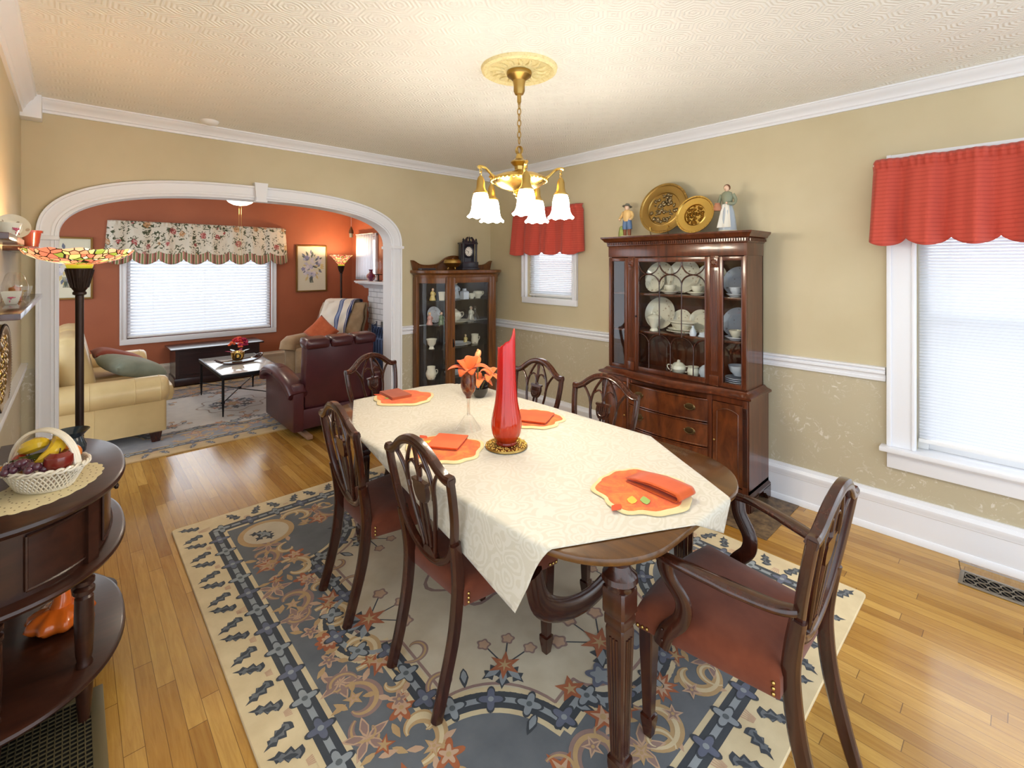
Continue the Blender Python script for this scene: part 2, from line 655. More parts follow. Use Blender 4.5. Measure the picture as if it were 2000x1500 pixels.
def arch_casing(y0, sgn):
    w = MB()
    prof = [(0.0, 0.0), (0.0, 0.022), (0.06, 0.024), (0.1, 0.02), (0.2, 0.02), (0.24, 0.0225), (0.34, 0.02), (0.42, 0.0225), (0.52, 0.02), (0.6, 0.0225),
            (0.7, 0.02), (0.8, 0.022), (0.84, 0.034), (0.97, 0.038), (1.0, 0.03), (1.0, 0.0)]
    rows = []
    ts = [PI - PI * i / 64 for i in range(65)]
    for t in ts:
        row = []
        for u, d in prof:
            a = AI + (AO - AI) * u
            b = 0.365 + (0.463 - 0.365) * u
            x, z = arch_pt(a, b, 2.6 + 0.1 * u, t)
            row.append((x, y0 - sgn * d, z))
        rows.append(row)
    w.loft(rows)
    for side in (-1, 1):
        lo = [(AXC + side * (AI + (AO - AI) * u), y0 - sgn * d, 0.0) for u, d in prof]
        hi = [(x, y, ZS) for x, y, z in lo]
        w.loft([lo, hi])
        w.box((AXC + side * (AI + AO) / 2, y0 - sgn * 0.022, ZS), (0.125, 0.05, 0.028), bev=0.004)
        w.box((AXC + side * (AI + AO) / 2, y0 - sgn * 0.02, 0.1), (0.11, 0.045, 0.2), bev=0.004)
    return w
struct('trim_2', arch_casing(T0, 1), M['trim'])
struct('trim_3', arch_casing(T1, -1), M['trim'])
ks = MB()
ks.prism([(-0.034, 0), (0.034, 0), (0.05, 0.148), (-0.05, 0.148)], 0, 0.06, Matrix.Translation((1.12, T0, 2.115)) @ Matrix.Rotation(PI / 2, 4, 'X'))
ks.prism([(-0.042, -0.006), (0.042, -0.006), (0.042, 0.006), (-0.042, 0.006)], 0, 0.066, Matrix.Translation((1.12, T0, 2.115)) @ Matrix.Rotation(PI / 2, 4, 'X'))
struct('trim_4', ks, M['trim'])

# mouldings
CROWN = [(0, 0), (0.016, 0), (0.018, 0.014), (0.028, 0.02), (0.03, 0.028), (0.052, 0.05), (0.064, 0.056), (0.075, 0.072), (0.082, 0.074), (0.084, 0.082), (0, 0.082)]
RAIL = [(0, 0), (0.014, 0.0), (0.016, 0.018), (0.012, 0.022), (0.014, 0.034), (0.026, 0.046), (0.026, 0.058), (0.018, 0.062), (0.03, 0.074), (0.03, 0.084), (0, 0.086)]
BASE = [(0, 0), (0.034, 0), (0.034, 0.02), (0.026, 0.036), (0.02, 0.038), (0.02, 0.17), (0.024, 0.174), (0.024, 0.182), (0.03, 0.196), (0.03, 0.214), (0.02, 0.228), (0.014, 0.23), (0.012, 0.25), (0, 0.25)]
w = MB(); w.sweep(CROWN, (XR, -0.7, 2.568), (XR, YA, 2.568), (-1, 0, 0)); struct('trim_5', w, M['trim'])
w = MB(); w.sweep(CROWN, (XL, YA, 2.568), (XR, YA, 2.568), (0, -1, 0)); struct('trim_6', w, M['trim'])
w = MB(); w.sweep([(d * 0.9, h * 1.5 - 0.04) for d, h in CROWN], (XL, 1.3, 2.568), (XL, YA - 0.12, 2.568), (1, 0, 0))
w.box((XL + 0.045, YA - 0.06, 2.58), (0.1, 0.12, 0.15), bev=0.006); struct('trim_7', w, M['trim'])
w = MB(); w.sweep(RAIL, (XR, 0.577, 0.905), (XR, YA, 0.905), (-1, 0, 0)); struct('trim_8', w, M['trim'])
w = MB(); w.sweep(RAIL, (AXC + AO, YA, 0.905), (XR, YA, 0.905), (0, -1, 0)); struct('trim_9', w, M['trim'])
w = MB(); w.sweep(RAIL, (XL, 1.3, 0.905), (XL, YA, 0.905), (1, 0, 0)); struct('trim_10', w, M['trim'])
w = MB(); w.sweep(BASE, (XR, -0.8, 0), (XR, YA, 0), (-1, 0, 0)); struct('baseboard_right', w, M['trim'])
w = MB(); w.sweep(BASE, (AXC + AO, YA, 0), (XR, YA, 0), (0, -1, 0)); struct('baseboard_arch', w, M['trim'])
w = MB(); w.sweep(BASE, (XL, 1.3, 0), (XL, YA, 0), (1, 0, 0)); struct('baseboard_left', w, M['trim'])
w = MB(); w.sweep(BASE, (-2.2, YL, 0), (XR, YL, 0), (0, -1, 0)); struct('baseboard_living', w, mat('cream_trim', (222, 212, 196), 0.4))
w = MB(); w.sweep(BASE, (XR + 0.02, 7.05, 0), (XR + 0.02, YL, 0), (-1, 0, 0)); struct('baseboard_hearth', w, M['trim'])

# ------------------------------------------------------------------ windows
def window(name, axis, face, a0, a1, z0, z1, cw, depth=0.14, mid=None, stool=True, apron=0.1, m=None):
    """axis 'x': window in a wall whose room face is x=face (room on the -x side); axis 'y' likewise; a0..a1 the opening"""
    m = m or M['trim']
    def B(w, a, b, d0, d1, za, zb, bev=0.004):
        if axis == 'x':
            w.bx(face + d0, face + d1, a, b, za, zb, bev)
        else:
            w.bx(a, b, face + d0, face + d1, za, zb, bev)
    w = MB()
    B(w, a0 - cw, a0 + 0.004, -0.022, 0.004, z0, z1 + cw)
    B(w, a1 - 0.004, a1 + cw, -0.022, 0.004, z0, z1 + cw)
    B(w, a0 - cw, a1 + cw, -0.024, 0.004, z1 - 0.004, z1 + cw)
    for s in (a0 - cw, a1 + cw - 0.022):
        B(w, s, s + 0.022, -0.034, 0.0, z0, z1 + cw)
    for s in (a0 - 0.018, a1):
        B(w, s, s + 0.016, -0.03, 0.0, z0, z1)
    root = struct(name, w, m)
    s = MB()
    if stool:
        B(s, a0 - cw - 0.03, a1 + cw + 0.03, -0.07, 0.1, z0 - 0.028, z0, 0.006)
        B(s, a0 - cw, a1 + cw, -0.024, 0.0, z0 - 0.028 - apron, z0 - 0.028)
        B(s, a0 - cw + 0.005, a1 + cw - 0.005, -0.034, 0.0, z0 - 0.05, z0 - 0.028)
    else:
        B(s, a0 - cw, a1 + cw, -0.024, 0.0, z0 - cw, z0 + 0.004)
    s.build('window_sill', m, root)
    f = MB()
    for a, b in ((a0, a0 + 0.05), (a1 - 0.05, a1)):
        B(f, a, b, 0.06, depth, z0, z1)
    zm = mid if mid else (z0 + z1) / 2
    for za, zb in ((z0, z0 + 0.06), (z1 - 0.06, z1)) + (((zm - 0.02, zm + 0.02),) if mid is not False else ()):
        B(f, a0 + 0.05, a1 - 0.05, 0.08, depth - 0.02, za, zb)
    f.build('window_frame', M['white'], root)
    g = MB()
    B(g, a0 + 0.05, a1 - 0.05, depth - 0.05, depth - 0.045, z0 + 0.06, z1 - 0.06, 0)
    g.build('window_pane', M['clear_glass'], root)
    return root
window('window_1', 'x', XR, -0.45, 0.44, 0.53, 2.12, 0.13, mid=1.3)
window('window_2', 'x', XR, 3.0, 3.64, 1.26, 2.12, 0.06, stool=False, mid=False)
window('window_3', 'y', YL, 0.52, 2.29, 0.62, 2.02, 0.07, stool=False, mid=False)
window('window_4', 'x', XR + 0.02, 7.12, 7.72, 1.4, 2.08, 0.04, stool=False, mid=False)

def blind(label, axis, d, a0, a1, z0, z1, pitch, depth, tilt, cords):
    t = thing('window_blind', label, 'blind', (d, (a0 + a1) / 2, z0) if axis == 'x' else ((a0 + a1) / 2, d, z0), PI / 2 if axis == 'x' else 0)
    W = a1 - a0
    H = z1 - z0
    s = MB()
    n = int((H - 0.07) / pitch)
    for i in range(n):
        z = 0.035 + i * pitch
        s.box((0, 0, z), (W - 0.006, depth, 0.0018), R=Matrix.Rotation(tilt, 4, 'X'))
    s.build('slats', M['slat'], t)
    b = MB(); b.box((0, 0, 0.012), (W, depth * 1.1, 0.022), bev=0.004); b.build('bottom_rail', M['white'], t)
    b = MB(); b.box((0, 0, H - 0.02), (W, depth * 1.3, 0.04), bev=0.004); b.build('head_rail', M['white'], t)
    for c in cords:
        b = MB()
        b.tube([(c, -depth * 0.55, 0.01), (c, -depth * 0.55, H - 0.03)], 0.0014, 5)
        b.build('ladder_cord', M['white'], t)
    return t
blind('white mini blind lowered in the big right window under the red valance', 'x', XR + 0.035, -0.44, 0.43, 0.575, 2.1, 0.0175, 0.023, math.radians(-40), (-0.3, 0.0, 0.3))
blind('small white mini blind in the little window behind the chandelier', 'x', XR + 0.035, 3.01, 3.63, 1.275, 2.1, 0.0185, 0.022, math.radians(-28), (-0.2, 0.2))
blind('wide white two inch blind in the living room picture window', 'y', YL + 0.035, 0.53, 2.28, 0.635, 2.0, 0.043, 0.048, math.radians(36), (-0.6, 0.0, 0.6))

# outdoors, seen faintly through the blinds
M['brick_pale'] = mat('pale_pink_siding', (226, 210, 206), 0.8)
g = MB(); g.bx(-6, 16, -8, 22, -0.75, -0.7); o = struct('ground', g, mat('pale_pavement', (190, 190, 186), 0.9))
h = MB()
h.bx(8.2, 8.5, -4, 8.5, -0.7, 1.7)
o = h.build('neighbour_house', M['brick_pale'])
tag(o, 'pale pink house wall outside the dining room windows', 'building')
for k, (yy) in enumerate((0.1, 2.4)):
    h = MB(); h.bx(8.15, 8.22, yy - 0.5, yy + 0.5, 0.2, 1.35, 0.01)
    h.build('window_shutter', M['white'], o)
car = thing('car', 'white parked car seen faintly through the living room blind', 'car', (1.5, 14.0, -0.7))
c = MB()
side = smooth_path([(-2.1, 0.35), (-2.1, 0.75), (-1.6, 0.95), (-0.9, 1.02), (-0.45, 1.42), (0.9, 1.45), (1.5, 1.0), (2.05, 0.9), (2.1, 0.4)], 4)
c.prism([(x, z) for x, z in side], -0.8, 0.8, Matrix.Rotation(PI / 2, 4, 'X'))
c.build('body', mat('white_car_paint', (235, 236, 238), 0.25, coat=1.0), car)
for x in (-1.35, 1.35):
    for y in (-0.8, 0.8):
        c = MB(); c.lathe([(0.0, -0.1), (0.3, -0.1), (0.33, -0.06), (0.33, 0.06), (0.3, 0.1), (0.0, 0.1)], 24, (x, y, 0.33), R=Matrix.Rotation(PI / 2, 4, 'X'))
        c.build('wheel', mat('tyre_rubber', (40, 40, 44), 0.8), car)

# ------------------------------------------------------------------ valances
def gathered(W, H, n, amp, scal, nscal, ret, top=0.05):
    """gathered valance centred on x, hanging from z=0 to -H, bulging to -y; returns at both ends"""
    def fn(u, v):
        x = (u - 0.5) * W
        a = amp * (0.45 + 0.75 * v)
        wob = math.sin(u * n * 2 * PI) + 0.35 * math.sin(u * n * 4.3 * PI + 1)
        y = -ret * (min(1, min(u, 1 - u) / 0.03)) ** 0.6 - a * wob * min(1, min(u, 1 - u) / 0.02)
        z = -H * v + scal * abs(math.sin(u * nscal * PI)) ** 0.7 * -1 * max(0, (v - 0.25) / 0.75) + scal
        tz = H * v
        if tz < top:
            y += 0.006 * math.sin(u * n * 12 * PI) - 0.018 * math.sin(PI * tz / top) * 1.0
        elif tz < top + 0.03:
            y += 0.006
        flare = 1 + 0.035 * v
        return (x * flare, y - 0.03 * v * (1 if 0.01 < u < 0.99 else 0), z)
    return fn

def quilt_mat():
    m = mat('coral_red_quilted_cotton', (208, 88, 74), 0.85, sheen=0.2, spec=0.2)
    nt, N, L, B = nodes(m)
    tc = coords(nt)
    sx = N.new('ShaderNodeSeparateXYZ'); L.new(tc, sx.inputs[0])
    n = noise(nt, tc, 3.0, 3)
    zz = math_n(nt, 'ADD', math_n(nt, 'MULTIPLY', sx.outputs[2], 2 * PI / 0.022), math_n(nt, 'MULTIPLY', n, 5.0))
    s = math_n(nt, 'POWER', math_n(nt, 'ABSOLUTE', math_n(nt, 'SINE', math_n(nt, 'MULTIPLY', zz, 0.5))), 0.3)
    fine = noise(nt, tc, 260, 2)
    bump(nt, math_n(nt, 'ADD', s, math_n(nt, 'MULTIPLY', fine, 0.3)), 0.6, 0.003)
    c = mixc(nt, s, (184, 70, 60), (214, 94, 78))
    L.new(c, B.inputs['Base Color'])
    # thin cotton lets some window light through
    tr = N.new('ShaderNodeBsdfTranslucent'); tr.inputs[0].default_value = lin((216, 86, 62))
    mx = N.new('ShaderNodeMixShader'); mx.inputs[0].default_value = 0.25
    out = N['Material Output']
    L.new(B.outputs[0], mx.inputs[1]); L.new(tr.outputs[0], mx.inputs[2]); L.new(mx.outputs[0], out.inputs[0])
    return m
M['quilt'] = quilt_mat()

def valance(label, loc, rz, W, H, n, amp, scal, ns, ret, m, top=0.05, nu=240, nv=28):
    t = thing('valance', label, 'valance', loc, rz)
    a = MB(); a.grid(gathered(W, H, n, amp, scal, ns, ret, top), nu, nv)
    o = a.build('gathered_cloth', m, t, smooth=80, solid=0.003)
    r = MB(); r.tube([(-W / 2 + 0.01, -0.005, scal - 0.03), (-W / 2 + 0.01, -ret + 0.012, scal - 0.03), (W / 2 - 0.01, -ret + 0.012, scal - 0.03), (W / 2 - 0.01, -0.005, scal - 0.03)], 0.006, 6)
    r.build('curtain_rod', M['white'], t)
    return t
# local -y points into the room; right wall: rz = -90 deg turns -y into -x
valance('large coral red quilted valance gathered over the big right window', (XR - 0.03, 0.0, 2.17), -PI / 2, 1.26, 0.46, 6.5, 0.03, 0.045, 7, 0.085, M['quilt'])
valance('small coral red quilted valance over the little window behind the chandelier', (XR - 0.028, 3.32, 2.15), -PI / 2, 0.93, 0.45, 4, 0.02, 0.035, 4, 0.055, M['quilt'], nu=160)
# ================================================================== dining table
TX, TY, THX, THY, TR = 1.555, 1.785, 0.52, 1.05, 0.30
TZ = 0.758

def rrect(cx, cy, hx, hy, r, n=12, p=2.0):
    out = []
    for qx, qy, a0 in ((1, 1, 0), (-1, 1, PI / 2), (-1, -1, PI), (1, -1, 3 * PI / 2)):
        for i in range(n + 1):
            a = a0 + PI / 2 * i / n
            out.append((cx + qx * (hx - r) + r * math.cos(a), cy + qy * (hy - r) + r * math.sin(a)))
    return out

tb = thing('dining_table', 'long dark wooden dining table with rounded ends under the ivory cloth', 'table', (TX, TY, 0))
m_ = MB()
rings = []
for ins_, z in ((0.012, TZ - 0.03), (0.002, TZ - 0.024), (0.0, TZ - 0.014), (0.003, TZ - 0.004), (0.01, TZ)):
    rings.append([(x, y, z) for x, y in rrect(0, 0, THX - ins_, THY - ins_, TR - ins_)])
m_.loft(rings)
m_.build('tabletop', M['table_wood'], tb)
m_ = MB()
oo = rrect(0, 0, THX - 0.13, THY - 0.13, TR - 0.12)
ii = rrect(0, 0, THX - 0.15, THY - 0.15, TR - 0.14)
m_.loft([[(x, y, TZ - 0.03) for x, y in oo], [(x, y, TZ - 0.1) for x, y in oo], [(x, y, TZ - 0.1) for x, y in ii], [(x, y, TZ - 0.03) for x, y in ii]], cap=False, closed=True)
m_.build('apron', M['mahogany'], tb)
def sqring(h, z):
    c = h * 0.82
    return [(h, -c, z), (h, c, z), (c, h, z), (-c, h, z), (-h, c, z), (-h, -c, z), (-c, -h, z), (c, -h, z)]
def table_leg(x, y, thick):
    a = MB(Matrix.Translation((x, y, 0)))
    if thick:
        a.lathe([(0.03, TZ - 0.03), (0.042, TZ - 0.045), (0.03, TZ - 0.06), (0.036, TZ - 0.075), (0.052, TZ - 0.09), (0.055, TZ - 0.105), (0.046, TZ - 0.115), (0.044, TZ - 0.13)], 24)
        s = [(0.038, 0.63), (0.04, 0.625), (0.04, 0.555), (0.034, 0.55), (0.036, 0.54), (0.036, 0.52), (0.03, 0.515), (0.033, 0.5), (0.022, 0.115), (0.029, 0.11), (0.03, 0.095), (0.02, 0.0162)]
        a.loft([sqring(h, z) for h, z in s])
        for k in range(4):
            R = Matrix.Rotation(k * PI / 2, 4, 'Z')
            for q in (-0.011, 0.0, 0.011):
                a.tube([R @ Vector((0.0325, q, 0.485)), R @ Vector((0.0225, q * 0.7, 0.13))], [0.0045, 0.003], 6)
    else:
        s = [(0.024, TZ - 0.03), (0.024, 0.6), (0.017, 0.115), (0.024, 0.105), (0.024, 0.085), (0.013, 0.0)]
        a.loft([sqring(h, z) for h, z in s])
    return a
for x, y in ((-0.335, -0.945), (0.335, -0.80), (-0.335, 0.80), (0.335, 0.80)):
    table_leg(x, y, True).build('leg', M['mahogany'], tb)
for s in (-1,):
    a = MB()
    path = smooth_path([(-0.35, 0, 0.5), (-0.31, 0, 0.38), (-0.2, 0, 0.30), (-0.05, 0, 0.265), (0.1, 0, 0.29), (0.2, 0, 0.36), (0.235, 0, 0.46), (0.2, 0, 0.56), (0.12, 0, 0.66)], 6)
    a.tube([(p[0] * (1 if s < 0 else -1), s * 0.59, p[2]) for p in path], (0.018, 0.045), 10, up=(0, 1, 0))
    q = smooth_path([(0.1, 0, 0.29), (0.26, 0, 0.36), (0.335, 0, 0.46), (0.33, 0, 0.56), (0.25, 0, 0.64)], 6)
    a.tube([(p[0] * (1 if s < 0 else -1), s * 0.59, p[2]) for p in q], (0.018, 0.045), 10, up=(0, 1, 0))
    a.tube([(-0.25 * -s * -1, s * 0.59, 0.62), (-0.25 * -s * -1, s * 0.59, TZ - 0.05)], 0.02, 8)
    a.build('curved_stretcher', M['mahogany'], tb)

# ------------------------------------------------------------------ tablecloth
def damask(name, base, hi, scale=26.0):
    m = mat(name, base, 0.5, spec=0.35, sheen=0.3)
    nt, N, L, B = nodes(m)
    v = coords(nt)
    n = N.new('ShaderNodeTexNoise'); n.inputs['Scale'].default_value = 7.0; n.inputs['Detail'].default_value = 1.5
    L.new(v, n.inputs['Vector'])
    w = N.new('ShaderNodeTexWave'); w.wave_type = 'RINGS'; w.rings_direction = 'SPHERICAL'
    w.inputs['Scale'].default_value = scale; w.inputs['Distortion'].default_value = 0.0
    vv = N.new('ShaderNodeTexVoronoi'); vv.inputs['Scale'].default_value = 13
    ad = N.new('ShaderNodeVectorMath'); ad.operation = 'MULTIPLY_ADD'
    L.new(n.outputs[1], ad.inputs[0]); ad.inputs[1].default_value = (0.15, 0.15, 0.15); L.new(v, ad.inputs[2])
    L.new(ad.outputs[0], vv.inputs['Vector'])
    s = math_n(nt, 'SINE', math_n(nt, 'MULTIPLY', vv.outputs['Distance'], 26.0))
    n3 = noise(nt, ad.outputs[0], 22, 3, 0.6, 1.5)
    s = math_n(nt, 'ADD', s, math_n(nt, 'MULTIPLY', math_n(nt, 'SUBTRACT', n3, 0.5), 4.0))
    f = ramp(nt, math_n(nt, 'MULTIPLY_ADD', s, 0.25, 0.5), [(0.46, (0, 0, 0)), (0.54, (255, 255, 255))])
    L.new(mixc(nt, f, base, hi), B.inputs['Base Color'])
    L.new(math_n(nt, 'MULTIPLY_ADD', f, -0.12, 0.55), B.inputs['Roughness'])
    fine = noise(nt, v, 400, 1)
    bump(nt, math_n(nt, 'ADD', f, math_n(nt, 'MULTIPLY', fine, 0.4)), 0.12, 0.001)
    return m
M['damask'] = damask('ivory_damask', (202, 195, 177), (211, 205, 190))

def cloth():
    poly = [(1.675, 0.626), (0.775, 1.09), (1.06, 2.37), (1.34, 2.96), (2.19, 2.72), (2.17, 1.392)]
    bm = bmesh.new()
    st = 0.02
    x0, x1, y0, y1 = 0.7, 2.5, 0.5, 3.1
    nx, ny = int((x1 - x0) / st), int((y1 - y0) / st)
    V = [[bm.verts.new((x0 + i * st, y0 + j * st, 0)) for j in range(ny + 1)] for i in range(nx + 1)]
    for i in range(nx):
        for j in range(ny):
            bm.faces.new([V[i][j], V[i + 1][j], V[i + 1][j + 1], V[i][j + 1]])
    cx = sum(p[0] for p in poly) / len(poly)
    cy = sum(p[1] for p in poly) / len(poly)
    for k in range(len(poly)):
        a, b = Vector(poly[k] + (0,)), Vector(poly[(k + 1) % len(poly)] + (0,))
        n = Vector((b.y - a.y, -(b.x - a.x), 0)).normalized()
        if n.dot(Vector((cx, cy, 0)) - a) > 0:
            n = -n
        bmesh.ops.bisect_plane(bm, geom=bm.verts[:] + bm.edges[:] + bm.faces[:], plane_co=a, plane_no=n, clear_outer=True)
    hx, hy, r = THX + 0.004, THY + 0.004, TR
    for v in bm.verts:
        px, py = v.co.x - TX, v.co.y - TY
        qx, qy = abs(px) - (hx - r), abs(py) - (hy - r)
        if qx > 0 and qy > 0:
            l = math.hypot(qx, qy)
            d = l - r
            g = (qx / l, qy / l)
        elif qx > qy:
            d = qx - r
            g = (1, 0)
        else:
            d = qy - r
            g = (0, 1)
        g = (math.copysign(g[0], px), math.copysign(g[1], py))
        top = TZ + 0.004
        if d <= 0:
            z = top + 0.0015 * math.sin(px * 9 + 1.3) * math.sin(py * 7)
            v.co = (TX + px, TY + py, max(z, TZ + 0.0028))
        else:
            bx_, by_ = px - g[0] * d, py - g[1] * d
            per = math.atan2(by_, bx_) * 5
            rad = 0.007
            if d < rad * PI / 2:
                a = d / rad
                off, dz = rad * math.sin(a), rad * (1 - math.cos(a))
            else:
                off, dz = rad, rad + d - rad * PI / 2
            off += 0.0025 * min(1, d / 0.2) * (1.0 + math.sin(per * 2.2 + 0.6))
            v.co = (TX + bx_ + g[0] * off, TY + by_ + g[1] * off, top - dz)
    mb = MB()
    mb.bm.free()
    mb.bm = bm
    return mb
o = cloth().build('tablecloth', M['damask'], smooth=70, solid=0.0015)
tag(o, 'ivory damask tablecloth laid askew with one corner hanging over the table side', 'tablecloth')

# ------------------------------------------------------------------ shield back chairs
def back_y(z):
    return -0.195 - max(0, z - 0.45) * 0.17
def bp(u, z, dy=0.0):
    return (u, back_y(z) + dy, z)

def make_chair(name, label, arm=False):
    t = thing(name, label, 'chair', group=None)
    W = M['mahogany']
    wf = 0.262 if arm else 0.245
    wb = 0.205 if arm else 0.185
    # upholstered seat
    a = MB()
    def seat_ring(k, z):
        pts = []
        fy, by_ = 0.245, -0.185
        N_ = 10
        for i in range(N_ + 1):
            u = -1 + 2 * i / N_
            pts.append((u * (wf - k), fy - k + 0.028 * (1 - u * u), z))
        for i in range(1, N_):
            s_ = i / N_
            x = wf + (wb - wf) * s_
            pts.append((x - k, fy - k + (by_ - fy + 2 * k) * s_, z))
        for i in range(N_ + 1):
            u = 1 - 2 * i / N_
            pts.append((u * (wb - k), by_ + k, z))
        for i in range(1, N_):
            s_ = 1 - i / N_
            x = wf + (wb - wf) * s_
            pts.append((-x + k, fy - k + (by_ - fy + 2 * k) * s_, z))
        return pts
    a.loft([seat_ring(k, z) for k, z in ((0.004, 0.372), (0.0, 0.38), (0.0, 0.43), (0.008, 0.45), (0.03, 0.464), (0.08, 0.474), (0.14, 0.478), (0.18, 0.479))])
    a.build('seat', M['seat_rust'], t, smooth=60)
    for s in (-1, 1):
        for i in range(3):
            for px, py in ((s * (wf + 0.001 - 0.002 * i), 0.235 - 0.016 * i), (s * (wb + 0.003), -0.168)):
                nl = MB()
                nl.ball((px, py, 0.386 + (0.0 if py > 0 else 0.016 * i)), 0.006, 5)
                nl.build('nail_head', M['brass'], t)
    # front legs: square taper, spade foot
    for s in (-1, 1):
        a = MB(Matrix.Translation((s * (wf - 0.035), 0.215, 0)))
        a.loft([sqring(h, z) for h, z in ((0.026, 0.385), (0.024, 0.3), (0.016, 0.075), (0.022, 0.07), (0.022, 0.055), (0.014, 0.0))])
        a.build('leg', W, t)
    # rear legs sweep back and up into the shield
    for s in (-1, 1):
        a = MB()
        p = smooth_path([(s * 0.158, -0.285, 0.0), (s * 0.158, -0.25, 0.12), (s * 0.162, -0.215, 0.27), (s * 0.165, -0.2, 0.42), (s * 0.172, back_y(0.52), 0.52), (s * 0.182, back_y(0.62), 0.62)], 5)
        n_ = len(p)
        a.tube(p, [(0.021 + 0.004 * math.sin(PI * i / n_), 0.017) for i in range(n_)], 10, up=(0, 1, 0), sq=True)
        a.build('leg', W, t)
    # shield frame with serpentine crest
    a = MB()
    for s in (-1, 1):
        p = smooth_path([(s * 0.212, 0.878), (s * 0.21, 0.80), (s * 0.198, 0.70), (s * 0.172, 0.61), (s * 0.125, 0.535), (s * 0.06, 0.49), (0, 0.478)], 6)
        a.tube([bp(u, z) for u, z in p], (0.016, 0.0135), 10, up=(0, 1, 0), sq=True)
    top = [(-0.222, 0.872), (-0.19, 0.872), (-0.155, 0.888), (-0.11, 0.923), (-0.06, 0.95), (0, 0.96), (0.06, 0.95), (0.11, 0.923), (0.155, 0.888), (0.19, 0.872), (0.222, 0.872)]
    p = smooth_path(top, 6)
    a.tube([bp(u, z) for u, z in p], (0.0175, 0.018), 10, up=(0, 1, 0), sq=True)
    a.tube([bp(u * 0.97, z - 0.006, 0.017) for u, z in p], 0.004, 6)
    a.build('shield_frame', W, t, smooth=50)
    # pierced splat
    a = MB()
    for s in (-1, 1):
        q = smooth_path([(s * 0.03, 0.497), (s * 0.055, 0.6), (s * 0.082, 0.71), (s * 0.088, 0.79), (s * 0.072, 0.86), (s * 0.035, 0.925), (s * 0.015, 0.944)], 6)
        a.tube([bp(u, z) for u, z in q], (0.009, 0.0075), 8, up=(0, 1, 0))
        q = smooth_path([(s * 0.084, 0.75), (s * 0.098, 0.81), (s * 0.125, 0.855), (s * 0.15, 0.88)], 6)
        a.tube([bp(u, z) for u, z in q], (0.009, 0.0075), 8, up=(0, 1, 0))
        q = smooth_path([(s * 0.004, 0.815), (s * 0.014, 0.855), (s * 0.035, 0.87), (s * 0.055, 0.862), (s * 0.07, 0.85)], 6)
        a.tube([bp(u, z, 0.003) for u, z in q], (0.009, 0.006), 8, up=(0, 1, 0))
        q = smooth_path([(s * 0.012, 0.72), (s * 0.016, 0.62), (s * 0.01, 0.5)], 6)
        a.tube([bp(u, z) for u, z in q], (0.009, 0.0065), 8, up=(0, 1, 0))
    a.tube([bp(0, 0.945), bp(0, 0.9), bp(0, 0.82), bp(0, 0.8)], [(0.009, 0.016), (0.009, 0.009), (0.009, 0.008), (0.01, 0.014)], 8, up=(0, 1, 0))
    def plate(pts, y0, y1):
        A = [a.v(bp(u, z, y0)) for u, z in pts]
        B = [a.v(bp(u, z, y1)) for u, z in pts]
        a.f(A); a.f(list(reversed(B)))
        for i in range(len(pts)):
            j = (i + 1) % len(pts)
            a.f([A[i], B[i], B[j], A[j]])
    plate([(-0.048, 0.8), (0.048, 0.8), (0.048, 0.789), (0.04, 0.785), (0.044, 0.76), (0.036, 0.73), (0.022, 0.712), (-0.022, 0.712), (-0.036, 0.73), (-0.044, 0.76), (-0.04, 0.785), (-0.048, 0.789)], -0.009, 0.01)
    for i in range(5):
        u = -0.028 + 0.014 * i
        a.tube([bp(u, 0.783, 0.011), bp(u * 0.9, 0.757, 0.011)], 0.004, 6)
    q = [(0.027 * math.cos(x), 0.75 + 0.022 * math.sin(x)) for x in [PI + PI * i / 10 for i in range(11)]]
    a.tube([bp(u, z, 0.011) for u, z in q], 0.005, 6)
    plate([(-0.05, 0.478), (0.05, 0.478), (0.034, 0.515), (0.016, 0.53), (-0.016, 0.53), (-0.034, 0.515)], -0.01, 0.01)
    a.build('splat', W, t, smooth=50)
    if arm:
        for s in (-1, 1):
            a = MB()
            p = smooth_path([(s * 0.195, back_y(0.65) + 0.01, 0.648), (s * 0.225, -0.17, 0.652), (s * 0.262, -0.05, 0.668), (s * 0.285, 0.07, 0.682), (s * 0.286, 0.15, 0.68)], 6)
            n_ = len(p)
            a.tube(p, [(0.012, 0.017 + 0.012 * math.sin(PI * min(1, i / n_ * 1.1)) * (1 if i < n_ * .5 else 0.75)) for i in range(n_)], 12, up=(0, 0, 1), sq=True)
            q = smooth_path([(s * 0.284, 0.128, 0.675), (s * 0.276, 0.118, 0.62), (s * 0.262, 0.075, 0.55), (s * 0.262, 0.08, 0.49), (s * 0.267, 0.125, 0.43), (s * 0.268, 0.145, 0.375)], 6)
            a.tube(q, [(0.027, 0.012)] * len(q), 10, up=(0, 1, 0), sq=True)
            for z in (0.4, 0.435):
                a.ball((s * 0.281, 0.137, z), (0.002, 0.005, 0.005), 5)
            a.build('arm', W, t, smooth=50)
    return t

G = 'shield back dining chairs'
side = make_chair('dining_chair', 'shield back side chair seen from behind, nearest on the left side of the table')
side['group'] = G
side.location = (1.213, 1.55, 0)
side.rotation_euler = (0, 0, -PI / 2)
dup(side, (1.175, 2.165, 0), -PI / 2 - 0.05, 'shield back side chair on the left of the table, farther one beside the burgundy recliner', G)
dup(side, (1.645, 2.95, 0), PI + 0.23, 'shield back side chair at the far end of the table in front of the arch', G)
dup(side, (2.06, 2.26, 0), PI / 2, 'shield back side chair on the window wall side, just right of the tall red vase', G)
dup(side, (2.02, 1.665, 0), PI / 2 + 0.05, 'shield back side chair standing right in front of the china cabinet', G)
armc = make_chair('dining_chair', 'shield back armchair with open arms pulled up at the near end of the table', True)
armc['group'] = G
armc.location = (1.66, 0.655, 0.013)
armc.rotation_euler = (0, 0, 0.0)
for o in COL.objects:
    if o.name.startswith('dining_chair'):
        o.location.z = 0.0162
        o.scale = (1, 1, 0.972)
tb.location.z = 0.0
